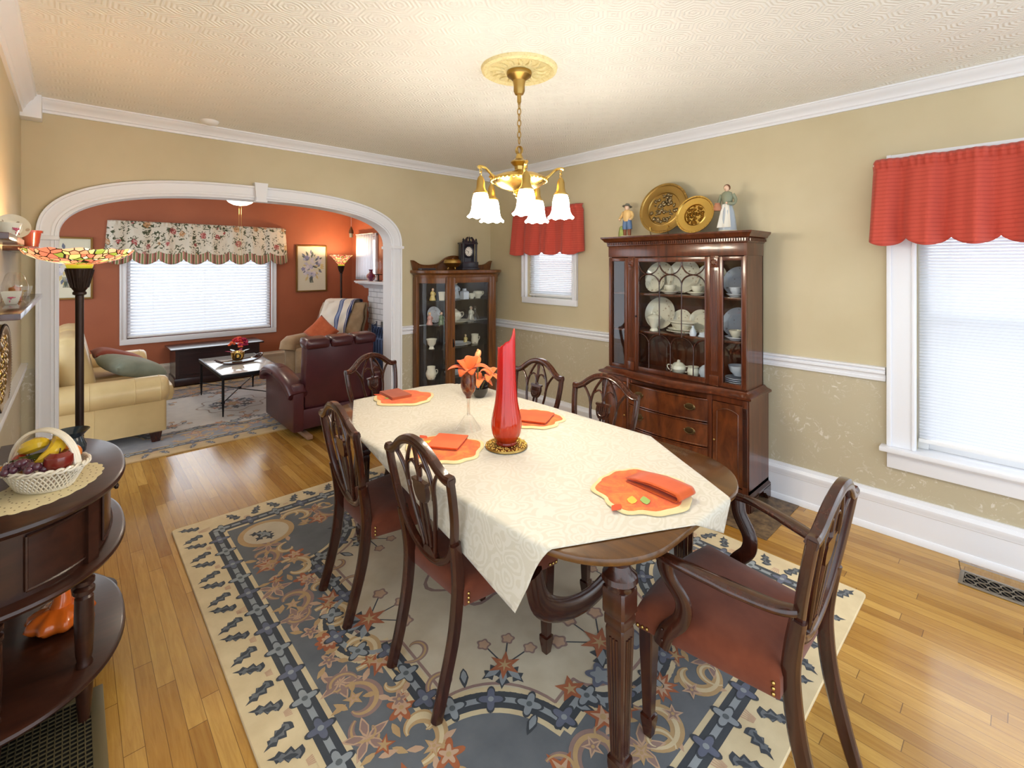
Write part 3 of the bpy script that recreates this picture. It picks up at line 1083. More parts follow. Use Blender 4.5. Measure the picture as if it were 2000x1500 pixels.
# ================================================================== area rug (carved wool pile)
def rug_mat(name, c, c2):
    m = fabric(name, c, c2, 420, 0.95, 0.5, 0.25)
    return m
RM = [rug_mat('rug_cream_wool', (222, 204, 164), (206, 186, 146)), rug_mat('rug_slate_wool', (98, 104, 106), (84, 90, 94)),
      rug_mat('rug_blue_grey_wool', (110, 113, 116), (96, 100, 104)), rug_mat('rug_ink_wool', (66, 70, 74), (56, 60, 66)),
      rug_mat('rug_silver_blue_wool', (152, 158, 160), (138, 144, 148)), rug_mat('rug_sand_wool', (196, 164, 116), (182, 148, 102)),
      rug_mat('rug_rust_wool', (178, 104, 62), (160, 88, 52)), rug_mat('rug_mauve_wool', (158, 130, 118), (142, 114, 106)),
      rug_mat('rug_dusty_blue_wool', (104, 108, 126), (92, 96, 114)), rug_mat('rug_pink_wool', (204, 170, 140), (190, 154, 124)),
      rug_mat('rug_ivory_wool', (212, 200, 174), (200, 186, 158))]
CREAM, SLATE, FIELD, INK, SILVER, SAND, RUST, MAUVE, DBLUE, PINK, IVORY = range(11)

class Rug:
    def __init__(self):
        self.m = MB()
        self.k = 0
    def poly(self, pts, mi, z, sym=0):
        """sym 0 none, 1 mirror u, 2 mirror v, 3 both"""
        for su in ((1, -1) if sym & 1 else (1,)):
            for sv in ((1, -1) if sym & 2 else (1,)):
                self.m.mi = mi
                q = [(u * su, v * sv) for u, v in pts]
                area = sum(q[i][0] * q[(i + 1) % len(q)][1] - q[(i + 1) % len(q)][0] * q[i][1] for i in range(len(q)))
                if area < 0:
                    q.reverse()
                self.k += 1
                self.m.flat(q, z + (self.k % 101) * 4e-6)
    def ribbon(self, pts, w, mi, z, sym=0, closed=False):
        n = len(pts)
        if closed:                                       # one clean rectangle per segment, overlapping at the joints
            for i in range(n):
                a, b = pts[i], pts[(i + 1) % n]
                dx, dy = b[0] - a[0], b[1] - a[1]
                l = math.hypot(dx, dy)
                if l < 1e-6:
                    continue
                dx, dy, e = dx / l, dy / l, w * 0.22
                h = w / 2
                a = (a[0] - dx * e, a[1] - dy * e)
                b = (b[0] + dx * e, b[1] + dy * e)
                self.poly([(a[0] - dy * h, a[1] + dx * h), (a[0] + dy * h, a[1] - dx * h), (b[0] + dy * h, b[1] - dx * h), (b[0] - dy * h, b[1] + dx * h)], mi, z, sym)
            return
        L_, R_ = [], []
        for i in range(n):
            a = pts[(i - 1) % n if closed else max(i - 1, 0)]
            b = pts[(i + 1) % n if closed else min(i + 1, n - 1)]
            dx, dy = b[0] - a[0], b[1] - a[1]
            l = math.hypot(dx, dy) or 1
            ww = (w[i] if isinstance(w, list) else w) / 2
            L_.append((pts[i][0] - dy / l * ww, pts[i][1] + dx / l * ww))
            R_.append((pts[i][0] + dy / l * ww, pts[i][1] - dx / l * ww))
        for i in range(n if closed else n - 1):
            j = (i + 1) % n
            self.poly([L_[i], R_[i], R_[j], L_[j]], mi, z, sym)
    def shape(self, c, ang, pts, s, mi, z, sym=0):
        ca, sa = math.cos(ang), math.sin(ang)
        self.poly([(c[0] + s * (x * ca - y * sa), c[1] + s * (x * sa + y * ca)) for x, y in pts], mi, z, sym)

LEAF = [(0, 0), (0.2, 0.13), (0.5, 0.2), (0.8, 0.1), (1, 0), (0.8, -0.1), (0.5, -0.2), (0.2, -0.13)]
OAK = [(0, -0.06), (0.1, -0.3), (0.28, -0.12), (0.4, -0.34), (0.56, -0.12), (0.72, -0.26), (0.8, -0.08), (1.0, 0.0),
       (0.8, 0.08), (0.72, 0.26), (0.56, 0.12), (0.4, 0.34), (0.28, 0.12), (0.1, 0.3), (0, 0.06)]
OAKN = [(x, y * 0.72) for x, y in OAK]
def star(n, r0, r1, ph=0):
    return [((r1 if i % 2 == 0 else r0) * math.cos(ph + PI * i / n), (r1 if i % 2 == 0 else r0) * math.sin(ph + PI * i / n)) for i in range(2 * n)]
def foil(n, a=0.75, b=0.3, k=40, ph=0):
    return [((a + b * math.cos(n * t)) * math.cos(t + ph), (a + b * math.cos(n * t)) * math.sin(t + ph)) for t in [2 * PI * i / k for i in range(k)]]
def circ(r, k=28):
    return [(r * math.cos(2 * PI * i / k), r * math.sin(2 * PI * i / k)) for i in range(k)]

def build_rug(name, label, cat, loc, hu, hv, mats, living=False):
    rg = Rug()
    Z = 0.0115
    d = 0.0005
    # pile body with slightly wavy rim
    body = rrect(0, 0, hu, hv, 0.02, 3)
    rg.m.mi = CREAM
    rg.m.loft([[(x, y, 0.0005) for x, y in body], [(x, y, Z - 0.003) for x, y in body], [(x * 0.998, y * 0.998, Z) for x, y in body]])
    bu, bv = hu - 0.19, hv - 0.19          # chain band centre line
    # border leaves
    def border(p, nrm):
        ang = math.atan2(nrm[1], nrm[0])
        tx, ty = -nrm[1], nrm[0]
        for s in (-1, 1):
            c = (p[0] + tx * s * 0.045 + nrm[0] * 0.0, p[1] + ty * s * 0.045 + nrm[1] * 0.0)
            a2 = ang + s * 0.45
            rg.shape(c, a2, OAKN, 0.115, INK, Z + d)
            rg.shape((c[0] + nrm[0] * .012, c[1] + nrm[1] * .012), a2, OAKN, 0.085, FIELD, Z + 2 * d)
            rg.shape((c[0] + nrm[0] * .02, c[1] + nrm[1] * .02), a2, LEAF, 0.05, INK, Z + 3 * d)
        for k in range(-2, 3):
            rg.ribbon([(p[0] + tx * k * 0.012 - nrm[0] * 0.05, p[1] + ty * k * 0.012 - nrm[1] * 0.05), (p[0] + tx * k * 0.005 + nrm[0] * 0.01, p[1] + ty * k * 0.005 + nrm[1] * 0.01)], 0.005, PINK, Z + d)
    nV, nU = 13, 10
    for i in range(nV):
        v = -hv + 0.14 + (2 * hv - 0.28) * i / (nV - 1)
        border((hu - 0.125, v), (1, 0)); border((-hu + 0.125, v), (-1, 0))
    for i in range(1, nU - 1):
        u = -hu + 0.14 + (2 * hu - 0.28) * i / (nU - 1)
        border((u, hv - 0.125), (0, 1)); border((u, -hv + 0.125), (0, -1))
    # chain band
    def chain(path, closed=True, step=0.15):
        rg.ribbon(path, 0.104, CREAM, Z + d, 0, closed)
        rg.ribbon(path, 0.066, INK, Z + 2 * d, 0, closed)
        rg.ribbon(path, 0.022, SILVER, Z + 3 * d, 0, closed)
        L_ = 0
        tot = []
        n = len(path)
        for i in range(n if closed else n - 1):
            a, b = path[i], path[(i + 1) % n]
            tot.append(math.hypot(b[0] - a[0], b[1] - a[1]))
        total = sum(tot)
        cnt = max(4, int(total / step) // 2 * 2)
        acc, seg = 0, 0
        for k in range(cnt):
            s = total * k / cnt
            while seg < len(tot) - 1 and acc + tot[seg] < s:
                acc += tot[seg]
                seg += 1
            a, b = path[seg], path[(seg + 1) % n]
            f_ = (s - acc) / max(tot[seg], 1e-6)
            c = (a[0] + (b[0] - a[0]) * f_, a[1] + (b[1] - a[1]) * f_)
            ang = math.atan2(b[1] - a[1], b[0] - a[0])
            rg.shape(c, ang, foil(4), 0.052, INK, Z + 4 * d)
            rg.shape(c, ang, foil(4), 0.043, SILVER if k % 2 else DBLUE, Z + 5 * d)
            rg.shape(c, ang, circ(0.011, 10), 1, SLATE if k % 2 else SILVER, Z + 6 * d)
    rect = rrect(0, 0, bu, bv, 0.01, 1)
    dens = []
    for i in range(len(rect)):
        a, b = rect[i], rect[(i + 1) % len(rect)]
        k = max(1, int(math.hypot(b[0] - a[0], b[1] - a[1]) / 0.1))
        dens += [(a[0] + (b[0] - a[0]) * j / k, a[1] + (b[1] - a[1]) * j / k) for j in range(k)]
    # blue-grey field first
    fu, fv = bu - 0.052, bv - 0.052
    rg.poly([(-fu, -fv), (fu, -fv), (fu, fv), (-fu, fv)], FIELD, Z + 0.5 * d)
    chain(dens)
    # inner ivory field, lobed outline
    sU, sV = fu - 0.28, fv - 0.33
    q = []
    for i in range(9):                                   # lobe on the long side
        a = PI * 0.5 * i / 8
        q.append((sU + 0.13 * math.cos(a), 0.2 * math.sin(a)))
    cu, cv, rr_ = sU + 0.06, sV + 0.05, 0.36
    for i in range(13):                                  # concave round the corner roundel
        a = math.radians(262) - math.radians(74) * i / 12
        q.append((cu + rr_ * math.cos(a), cv + rr_ * math.sin(a)))
    for i in range(9):                                   # lobe at the end
        a = PI * 0.5 * i / 8
        q.append((0.24 * math.cos(a), sV - 0.02 + 0.14 * math.sin(a)))
    full = q + [(-u, v) for u, v in reversed(q)][1:] + [(-u, -v) for u, v in q][1:] + [(u, -v) for u, v in reversed(q)][1:-1]
    rg.poly(full, IVORY, Z + 1.0 * d)
    dn = []
    for i in range(len(full)):
        a, b = full[i], full[(i + 1) % len(full)]
        k = max(1, int(math.hypot(b[0] - a[0], b[1] - a[1]) / 0.08))
        dn += [(a[0] + (b[0] - a[0]) * j / k, a[1] + (b[1] - a[1]) * j / k) for j in range(k)]
    chain(dn, step=0.14)
    rg.ribbon([(u * 0.905, v * 0.93) for u, v in dn], 0.012, MAUVE, Z + 2 * d, 0, True)
    # corner roundels in the field
    cc = (fu - 0.17, fv - 0.17)
    rg.shape(cc, 0, circ(1), 0.15, SAND, Z + 2 * d, 3)
    rg.shape(cc, 0, circ(1), 0.12, IVORY, Z + 3 * d, 3)
    for a in (0.6, 1.5, 2.6):
        rg.shape(cc, a - 2.2, OAK, 0.095, INK, Z + 4 * d, 3)
        rg.shape(cc, a - 2.2, LEAF, 0.06, SILVER, Z + 5 * d, 3)
    # scrolls, flowers and leaves in the field
    def scroll(c, r, a0, sg, mi, sym=3, w=0.05):
        pts, ws = [], []
        for i in range(26):
            t = i / 25
            a = a0 + sg * t * 4.6
            k = r * (1 - 0.72 * t)
            pts.append((c[0] + k * math.cos(a), c[1] + k * math.sin(a)))
            ws.append(w * (0.25 + 0.75 * math.sin(PI * min(1, 0.08 + t * 0.95))))
        rg.ribbon(pts, ws, mi, Z + 2 * d, sym)
        rg.ribbon(pts, [x * 0.35 for x in ws], CREAM if mi == SAND else SAND, Z + 3 * d, sym)
    def flower(c, r, n, mi, mi2, sym=3, ph=0.3, z=2.5):
        if n > 4:
            rg.shape(c, ph, star(n, 0.42, 1.0), r, mi, Z + z * d, sym)
            rg.shape(c, ph, star(n, 0.22, 0.68), r, mi2, Z + (z + 1) * d, sym)
        else:
            rg.shape(c, ph, foil(5), r, mi, Z + z * d, sym)
            rg.shape(c, ph, foil(5), r * 0.6, mi2, Z + (z + 1) * d, sym)
        rg.shape(c, 0, circ(0.16, 12), r, SAND, Z + (z + 2) * d, sym)
    def petals(c, r, n, ph, sym=3):
        for k in range(n):
            rg.shape(c, ph + 2 * PI * k / n, LEAF, r, PINK, Z + 2 * d, sym)
            rg.shape((c[0] + .15 * r * math.cos(ph + 2 * PI * k / n), c[1] + .15 * r * math.sin(ph + 2 * PI * k / n)), ph + 2 * PI * k / n, LEAF, r * 0.7, MAUVE, Z + 3 * d, sym)
    x0 = fu - 0.14
    for v0, sg, mi in ((0.12, 1, SAND), (0.36, -1, MAUVE), (0.6, 1, SAND), (0.82, -1, MAUVE)):
        if v0 < fv - 0.3:
            scroll((x0 - 0.05 * sg + 0.01, v0), 0.105, 1.2 * sg, sg, mi)
    for i, (v0, off) in enumerate(((0.0, 0.02), (0.23, 0.07), (0.24, -0.09), (0.48, -0.05), (0.50, 0.09), (0.72, 0.06), (0.73, -0.08), (0.92, 0.0))):
        if v0 < fv - 0.3:
            c = (x0 + off, v0)
            if i % 3 == 0:
                flower(c, 0.055, 3, RUST, PINK)
            elif i % 3 == 1:
                petals(c, 0.085, 5, 0.5 + i)
            else:
                flower(c, 0.075, 5, RUST, PINK, ph=0.4 * i)
    for k in range(14):
        v0 = 0.06 + 0.075 * k
        if v0 < fv - 0.32:
            rg.shape((x0 + 0.11 * math.sin(k * 2.1), v0), 1.3 * k, LEAF, 0.065, PINK if k % 2 else SAND, Z + 1.6 * d, 3)
    for k in range(9):
        v0 = 0.1 + 0.115 * k
        if v0 < fv - 0.34:
            sg = 1 if k % 2 else -1
            scroll((x0 + 0.075 * sg, v0 + 0.03), 0.062, 2.0 + k, sg, (SAND, MAUVE)[k % 2], 3, 0.03)
            flower((x0 - 0.06 * sg, v0), 0.04, 5 if k % 3 else 4, (PINK, RUST, SAND)[k % 3], (MAUVE, SAND, PINK)[k % 3], ph=k, z=3.5)
            for q in (0.7, 2.4, 4.4):
                rg.shape((x0 - 0.06 * sg + 0.03 * math.cos(q + k), v0 + 0.03 * math.sin(q + k)), q + k, LEAF, 0.06, (SAND, PINK)[k % 2], Z + 2.2 * d, 3)
    y0 = fv - 0.14
    for k in range(7):
        u0 = 0.07 + 0.1 * k
        if u0 < fu - 0.34:
            sg = 1 if k % 2 else -1
            scroll((u0 + 0.03, y0 + 0.075 * sg), 0.06, 1.0 + k, sg, (MAUVE, SAND)[k % 2], 3, 0.03)
            flower((u0, y0 - 0.06 * sg), 0.04, 5, (PINK, RUST, SAND)[k % 3], (MAUVE, SAND, PINK)[k % 3], ph=k, z=3.5)
    for u0, sg, mi in ((0.14, 1, SAND), (0.37, -1, MAUVE), (0.58, 1, SAND)):
        if u0 < fu - 0.3:
            scroll((u0, y0 + 0.03 * sg), 0.10, 0.4, sg, mi)
    for i, (u0, off) in enumerate(((0.0, -0.03), (0.25, 0.05), (0.26, -0.1), (0.48, 0.05), (0.5, -0.08))):
        if u0 < fu - 0.3:
            c = (u0, y0 + off)
            if i % 2 == 0:
                flower(c, 0.07, 5, RUST, PINK, ph=0.7 + i)
            else:
                petals(c, 0.085, 5, 0.3 + i)
    for k in range(8):
        u0 = 0.05 + 0.085 * k
        if u0 < fu - 0.3:
            rg.shape((u0, y0 + 0.1 * math.sin(k * 1.9)), 1.1 * k, LEAF, 0.065, PINK if k % 2 else SAND, Z + 1.6 * d, 3)
    # sprays on the ivory ground
    def spray(c, ang, s, sym):
        ca, sa = math.cos(ang), math.sin(ang)
        def P(x, y):
            return (c[0] + s * (x * ca - y * sa), c[1] + s * (x * sa + y * ca))
        for a in (-2.3, PI, 2.3):
            rg.shape(c, ang + a, OAK, 0.12 * s, INK, Z + 3 * d, sym)
            rg.shape(P(0.02 * math.cos(a), 0.02 * math.sin(a)), ang + a, LEAF, 0.085 * s, SILVER, Z + 4 * d, sym)
        for a in (-0.8, 0.0, 0.8):
            e = (0.15 * math.cos(a), 0.15 * math.sin(a))
            rg.ribbon([c, P(*e)], 0.006, INK, Z + 2 * d, sym)
            rg.shape(P(*e), 0, foil(5, 0.85, 0.12), 0.036 * s, MAUVE, Z + 3 * d, sym)
            rg.shape(P(*e), 0, foil(5, 0.85, 0.12), 0.026 * s, PINK, Z + 4 * d, sym)
        rg.shape(c, ang, star(6, 0.42, 1.0), 0.075 * s, RUST, Z + 5 * d, sym)
        rg.shape(c, ang, star(6, 0.2, 0.7), 0.05 * s, SAND, Z + 6 * d, sym)
    spray((0, sV - 0.12), -PI / 2, 1.15, 2)
    spray((sU - 0.02, 0), PI, 1.1, 1)
    spray((sU * 0.55, sV * 0.66), -2.4, 0.9, 3)
    for u0, v0, a in ((0.3, sV - 0.02, 2.0), (0.42, sV - 0.08, 0.4), (0.2, sV + 0.01, 1.2), (0.5, sV * 0.55, 1.0)):
        rg.shape((u0, v0), a, LEAF, 0.09, INK, Z + 3 * d, 3)
        rg.shape((u0 + .01 * math.cos(a), v0 + .01 * math.sin(a)), a, LEAF, 0.06, SILVER, Z + 4 * d, 3)
    for u0, v0 in ((0.26, sV - 0.06), (0.13, sV - 0.02)):
        rg.shape((u0, v0), 0.3, star(5, 0.45, 1.0) if u0 > 0.2 else foil(5, .8, .2), 0.06, RUST if u0 > 0.2 else DBLUE, Z + 5 * d, 3)
        rg.shape((u0, v0), 0.3, star(5, 0.25, 0.7) if u0 > 0.2 else foil(5, .8, .2), 0.04, SAND if u0 > 0.2 else SILVER, Z + 6 * d, 3)
    for v0, sg in ((0.28, 1), (0.5, -1)):
        scroll((sU - 0.08, v0), 0.07, 0.5, sg, MAUVE, 3, 0.025)
    # central medallion
    rg.shape((0, 0), 0, foil(8, 0.9, 0.1, 64), 0.36, MAUVE, Z + 2 * d)
    rg.shape((0, 0), 0, foil(8, 0.9, 0.1, 64), 0.34, IVORY, Z + 3 * d)
    for k in range(8):
        a = 2 * PI * k / 8
        rg.shape((0.1 * math.cos(a), 0.1 * math.sin(a)), a, OAK, 0.15, INK, Z + 4 * d)
        rg.shape((0.2 * math.cos(a + .39), 0.2 * math.sin(a + .39)), a, foil(5), 0.045, (DBLUE, RUST, PINK)[k % 3], Z + 5 * d)
    rg.shape((0, 0), 0, star(8, 0.5, 1), 0.13, RUST, Z + 6 * d)
    rg.shape((0, 0), 0, star(8, 0.5, 1), 0.08, SAND, Z + 7 * d)
    o = rg.m.build(name, mats, loc=loc, smooth=0, recalc=False)
    return tag(o, label, cat)
build_rug('area_rug', 'cream and blue grey floral area rug under the dining table', 'rug', (1.63, 2.005, 0), 1.195, 1.475, RM)
RM2 = [rug_mat('living_rug_sand', (196, 170, 124), (180, 152, 108)), rug_mat('living_rug_slate', (110, 112, 116), (96, 98, 104)),
       rug_mat('living_rug_blue_grey', (150, 152, 160), (128, 132, 144)), rug_mat('living_rug_ink', (84, 82, 84), (72, 72, 76)),
       RM[SILVER], RM[SAND], rug_mat('living_rug_rose', (178, 132, 110), (164, 118, 98)), rug_mat('living_rug_taupe', (160, 142, 132), (146, 130, 122)),
       RM[DBLUE], RM[PINK], rug_mat('living_rug_ivory', (206, 202, 198), (194, 190, 188))]
build_rug('area_rug', 'pale floral rug under the living room coffee table', 'rug', (1.35, 6.2, 0), 1.65, 1.3, RM2, True)
# ================================================================== china cabinet
CBX, CBY = 3.545, 1.80
cab = thing('china_cabinet', 'tall mahogany china cabinet with glazed top standing against the right wall', 'cabinet', (CBX, CBY, 0), -PI / 2)
WD, WL, WF = M['mahogany'], M['mahogany_red'], M['mahogany_flame']

def bow(x, half, d, k):
    return -d - k * (1 - (x / half) ** 2)

# lower body
a = MB()
a.bx(-0.58, 0.58, -0.335, 0.0, 0.1, 0.135)
a.bx(-0.58, -0.56, -0.335, 0.0, 0.1, 0.72)
a.bx(0.56, 0.58, -0.335, 0.0, 0.1, 0.72)
a.bx(-0.57, 0.57, -0.015, 0.0, 0.1, 0.72)
for s in (-1, 1):
    a.bx(s * 0.325, s * 0.345, -0.335, -0.02, 0.13, 0.72)
    for q in (0.575, 0.34):
        a.bx(s * (q - 0.0), s * (q - 0.035), -0.348, -0.33, 0.1, 0.72, 0.003)
a.bx(-0.57, 0.57, -0.345, -0.02, 0.685, 0.72)
a.build('lower_case', WL, cab)
for s in (-1, 1):
    a = MB()
    a.bx(s * 0.543, s * 0.572, -0.3495, -0.34, 0.16, 0.67, 0.001)
    for i in range(4):
        x = s * (0.546 + 0.007 * i)
        a.tube([(x, -0.3495, 0.2), (x, -0.3495, 0.6)], 0.0028, 6)
    a.bx(s * 0.543, s * 0.572, -0.353, -0.345, 0.61, 0.67, 0.003)
    a.build('fluted_corner', WD, cab)
# waist slab with bowed middle
a = MB()
def waist(k):
    p = [(-0.6 - k, 0.0), (-0.6 - k, -0.36 - k), (-0.36, -0.36 - k)]
    p += [(-0.33 + 0.66 * i / 12, bow(-0.33 + 0.66 * i / 12, 0.33, 0.365 + k, 0.05)) for i in range(13)]
    p += [(0.36, -0.36 - k), (0.6 + k, -0.36 - k), (0.6 + k, 0.0)]
    return p
a.loft([[(x, y, z) for x, y in waist(k)] for k, z in ((-0.02, 0.715), (-0.012, 0.722), (0.0, 0.728), (0.0, 0.74), (-0.012, 0.746), (-0.03, 0.752), (-0.045, 0.768))])
a.build('waist_moulding', WL, cab)
# plinth and bracket feet
a = MB()
a.loft([[(x, y, z) for x, y in waist(k)] for k, z in ((-0.005, 0.085), (-0.005, 0.1), (-0.02, 0.112))])
a.build('base_moulding', WD, cab)
for s in (-1, 1):
    for y in (-0.345, -0.03):
        f_ = MB()
        prof = [(0.0, 0.0), (0.05, 0.0), (0.062, 0.03), (0.09, 0.055), (0.13, 0.07), (0.13, 0.09), (0.0, 0.09)]
        f_.prism([(s * (0.59 - x), z) for x, z in prof], -0.01, 0.012, Matrix.Translation((0, y - (0.006 if y < -.1 else 0), 0)) @ Matrix.Rotation(PI / 2, 4, 'X'))
        f_.prism([((y + x if y < -.1 else y + 0.03 - x), z) for x, z in prof], 0, 0.02, Matrix.Translation((s * 0.59, 0, 0)) @ Matrix.Rotation(PI / 2, 4, 'X') @ Matrix.Rotation(PI / 2 * (1), 4, 'Y') if False else Matrix(((0, 0, -s, s * 0.595), (1, 0, 0, 0), (0, 1, 0, 0), (0, 0, 0, 1))))
        f_.build('bracket_foot', WD, cab)
# bowed drawers with oval pulls
PULL = mat('dark_pull_brass', (118, 98, 66), 0.4, 1.0)
for z0, z1 in ((0.145, 0.345), (0.36, 0.515), (0.53, 0.68)):
    dr = MB()
    n_ = 12
    def front(k, yk):
        return [(-0.315 + k + (0.63 - 2 * k) * i / n_, bow(-0.315 + 0.63 * i / n_, 0.33, 0.352 + yk, 0.05)) for i in range(n_ + 1)]
    fr, bk = front(0, 0), [(x, -0.33) for x, y in front(0, 0)]
    dr.loft([[(x, y, z0) for x, y in fr + bk[::-1]], [(x, y, z1) for x, y in fr + bk[::-1]]])
    for zz in (z0, z1):
        dr.tube([(x, y - 0.002, zz) for x, y in fr], 0.005, 6)
    d_ = dr.build('drawer', WF, cab)
    for x in (-0.2, 0.2):
        p = MB()
        yy = bow(x, 0.33, 0.353, 0.05)
        zc = (z0 + z1) / 2 + 0.01
        rx = Matrix.Rotation(PI / 2, 4, 'X')
        p.lathe([(0.0, 0.003), (0.6, 0.003), (0.9, 0.002), (1.0, 0.0)], 24, (0, 0, 0), R=Matrix.Translation((x, yy, zc)) @ rx @ Matrix.Diagonal((0.042, 0.025, 1.6, 1)))
        q = [(x + 0.034 * math.cos(t), yy - 0.012, zc + 0.004 + 0.022 * math.sin(t)) for t in [PI + PI * i / 14 for i in range(15)]]
        p.tube(q, 0.0028, 6)
        for sx in (-1, 1):
            p.ball((x + sx * 0.034, yy - 0.008, zc + 0.004), 0.006, 5)
        p.build('drawer_pull', PULL, d_)
# side doors
for s in (-1, 1):
    dd = MB()
    xa, xb = (0.345, 0.543) if s > 0 else (-0.543, -0.345)
    dd.bx(xa, xb, -0.347, -0.33, 0.145, 0.68, 0.003)
    x0_, x1_ = xa + 0.028, xb - 0.028
    arch = [(x0_, 0.18), (x1_, 0.18), (x1_, 0.62)] + [(x1_ + (x0_ - x1_) * i / 10, 0.62 + 0.022 * math.sin(PI * i / 10)) for i in range(1, 10)] + [(x0_, 0.62)]
    dd.tube([(x, -0.348, z) for x, z in arch], 0.005, 6, closed=True)
    d_ = dd.build('door', WF, cab)
    k_ = MB(); k_.ball((xa + 0.012 if s > 0 else xb - 0.012, -0.352, 0.42), 0.007, 6); k_.build('key_plate', M['brass_dark'], d_)

# upper case
HU, DU = 0.545, 0.29
a = MB()
a.bx(-HU, -HU + 0.02, -DU + 0.01, 0, 0.765, 1.745)
a.bx(HU - 0.02, HU, -DU + 0.01, 0, 0.765, 1.745)
a.bx(-HU, HU, -0.012, 0, 0.765, 1.745)
a.bx(-HU, HU, -DU + 0.01, 0, 1.715, 1.745)
a.bx(-HU + 0.02, HU - 0.02, -DU + 0.01, -0.012, 0.762, 0.775)
a.build('upper_case', M['mahogany_red'], cab)
for z in (1.085, 1.38):
    a = MB(); a.bx(-HU + 0.021, HU - 0.021, -DU + 0.03, -0.013, z - 0.016, z, 0.003)
    a.build('shelf', WL, cab)
a = MB()
# frieze, cornice with dentils
a.bx(-HU - 0.004, HU + 0.004, -DU - 0.004, 0, 1.665, 1.75, 0.003)
def ring(k):
    return [(-HU - k, 0.0), (-HU - k, -DU - k), (HU + k, -DU - k), (HU + k, 0.0)]
a.loft([[(x, y, z) for x, y in ring(k)] for k, z in ((0.004, 1.75), (0.012, 1.756), (0.014, 1.782), (0.03, 1.79), (0.034, 1.8), (0.05, 1.816), (0.052, 1.828))])
a.build('cornice', WL, cab)
a = MB()
for i in range(66):
    x = -HU + 0.0 + (2 * HU) * i / 65
    a.bx(x - 0.0045, x + 0.0045, -DU - 0.024, -DU - 0.01, 1.762, 1.78)
for i in range(16):
    y = -0.01 - 0.27 * i / 15
    a.bx(HU + 0.012, HU + 0.024, y - 0.0045, y + 0.0045, 1.762, 1.78)
a.build('dentil_moulding', WL, cab)
# fluted pilasters with square rosettes
for s in (-1, 1):
    a = MB()
    a.bx(s * 0.302, s * 0.362, -DU - 0.002, -DU + 0.02, 0.77, 1.665, 0.002)
    for i in range(5):
        x = s * (0.314 + 0.009 * i)
        a.tube([(x, -DU - 0.002, 0.87), (x, -DU - 0.002, 1.565)], 0.0032, 6)
    a.bx(s * 0.304, s * 0.36, -DU - 0.012, -DU, 1.585, 1.655, 0.004)
    a.lathe([(0.004, 0.008), (0.012, 0.008), (0.02, 0.002), (0.024, 0.0)], 16, (s * 0.332, -DU - 0.012, 1.62), rib=8, amp=0.12, R=Matrix.Rotation(PI / 2, 4, 'X'))
    a.bx(s * 0.3, s * 0.364, -DU - 0.012, -DU, 0.77, 0.84, 0.004)
    a.build('pilaster', WL, cab)

def framed(x0_, x1_, z0, z1, w_, name, rad=0.0):
    f_ = MB()
    for xa, xb, za, zb in ((x0_, x0_ + w_, z0, z1), (x1_ - w_, x1_, z0, z1), (x0_ + w_, x1_ - w_, z0, z0 + w_), (x0_ + w_, x1_ - w_, z1 - w_, z1)):
        f_.bx(xa, xb, -DU - 0.004, -DU + 0.016, za, zb, 0.003)
    inn = [(x0_ + w_, z0 + w_), (x1_ - w_, z0 + w_), (x1_ - w_, z1 - w_), (x0_ + w_, z1 - w_)]
    f_.tube([(x, -DU - 0.004, z) for x, z in inn], 0.004, 6, closed=True)
    o_ = f_.build(name, WL, cab)
    g_ = MB(); g_.bx(x0_ + w_, x1_ - w_, -DU + 0.008, -DU + 0.011, z0 + w_, z1 - w_)
    g_.build('glass_pane', M['cab_glass'], o_)
    return o_
framed(-HU, -0.362, 0.775, 1.66, 0.028, 'side_light')
framed(0.362, HU, 0.775, 1.66, 0.028, 'side_light')
door = framed(-0.302, 0.302, 0.775, 1.66, 0.034, 'glazed_door')
DX, Zt, Zb = 0.268, 1.626, 0.809
bays = 2 * DX / 3
t_ = MB()
def bar(pts, r=0.0042):
    t_.tube([(x, -DU + 0.002, z) for x, z in pts], (r, 0.006), 8, up=(1, 0, 0) if False else None)
zm = 1.07
for i in range(3):
    xc = -DX + bays * (i + 0.5)
    r = bays / 2
    bar([(xc + r * math.cos(t), 1.455 + 0.075 * math.sin(t)) for t in [PI * k / 16 for k in range(17)]])
    bar([(xc + r * math.cos(t), Zt - 0.096 * math.sin(t)) for t in [PI * k / 16 for k in range(17)]])
for i in (1, 2):
    x = -DX + bays * i
    bar([(x, 1.455), (x, zm)])
for i in range(4):
    xc = -DX + bays * i
    r = bays / 2
    ts = [PI * k / 16 for k in range(17)]
    pts = [(xc + r * math.cos(t), 0.99 + 0.08 * math.sin(t)) for t in ts]
    bar([p for p in pts if -DX - 0.001 <= p[0] <= DX + 0.001])
for i in range(3):
    x = -DX + bays * (i + 0.5)
    bar([(x, 0.99), (x, Zb)])
t_.build('tracery', WD, door)
a = MB(); a.ball((-0.285, -DU - 0.008, 1.2), 0.008, 6); a.build('knob', M['black'], door)

def CW(x, y, z):
    return (CBX + y, CBY - x, z)

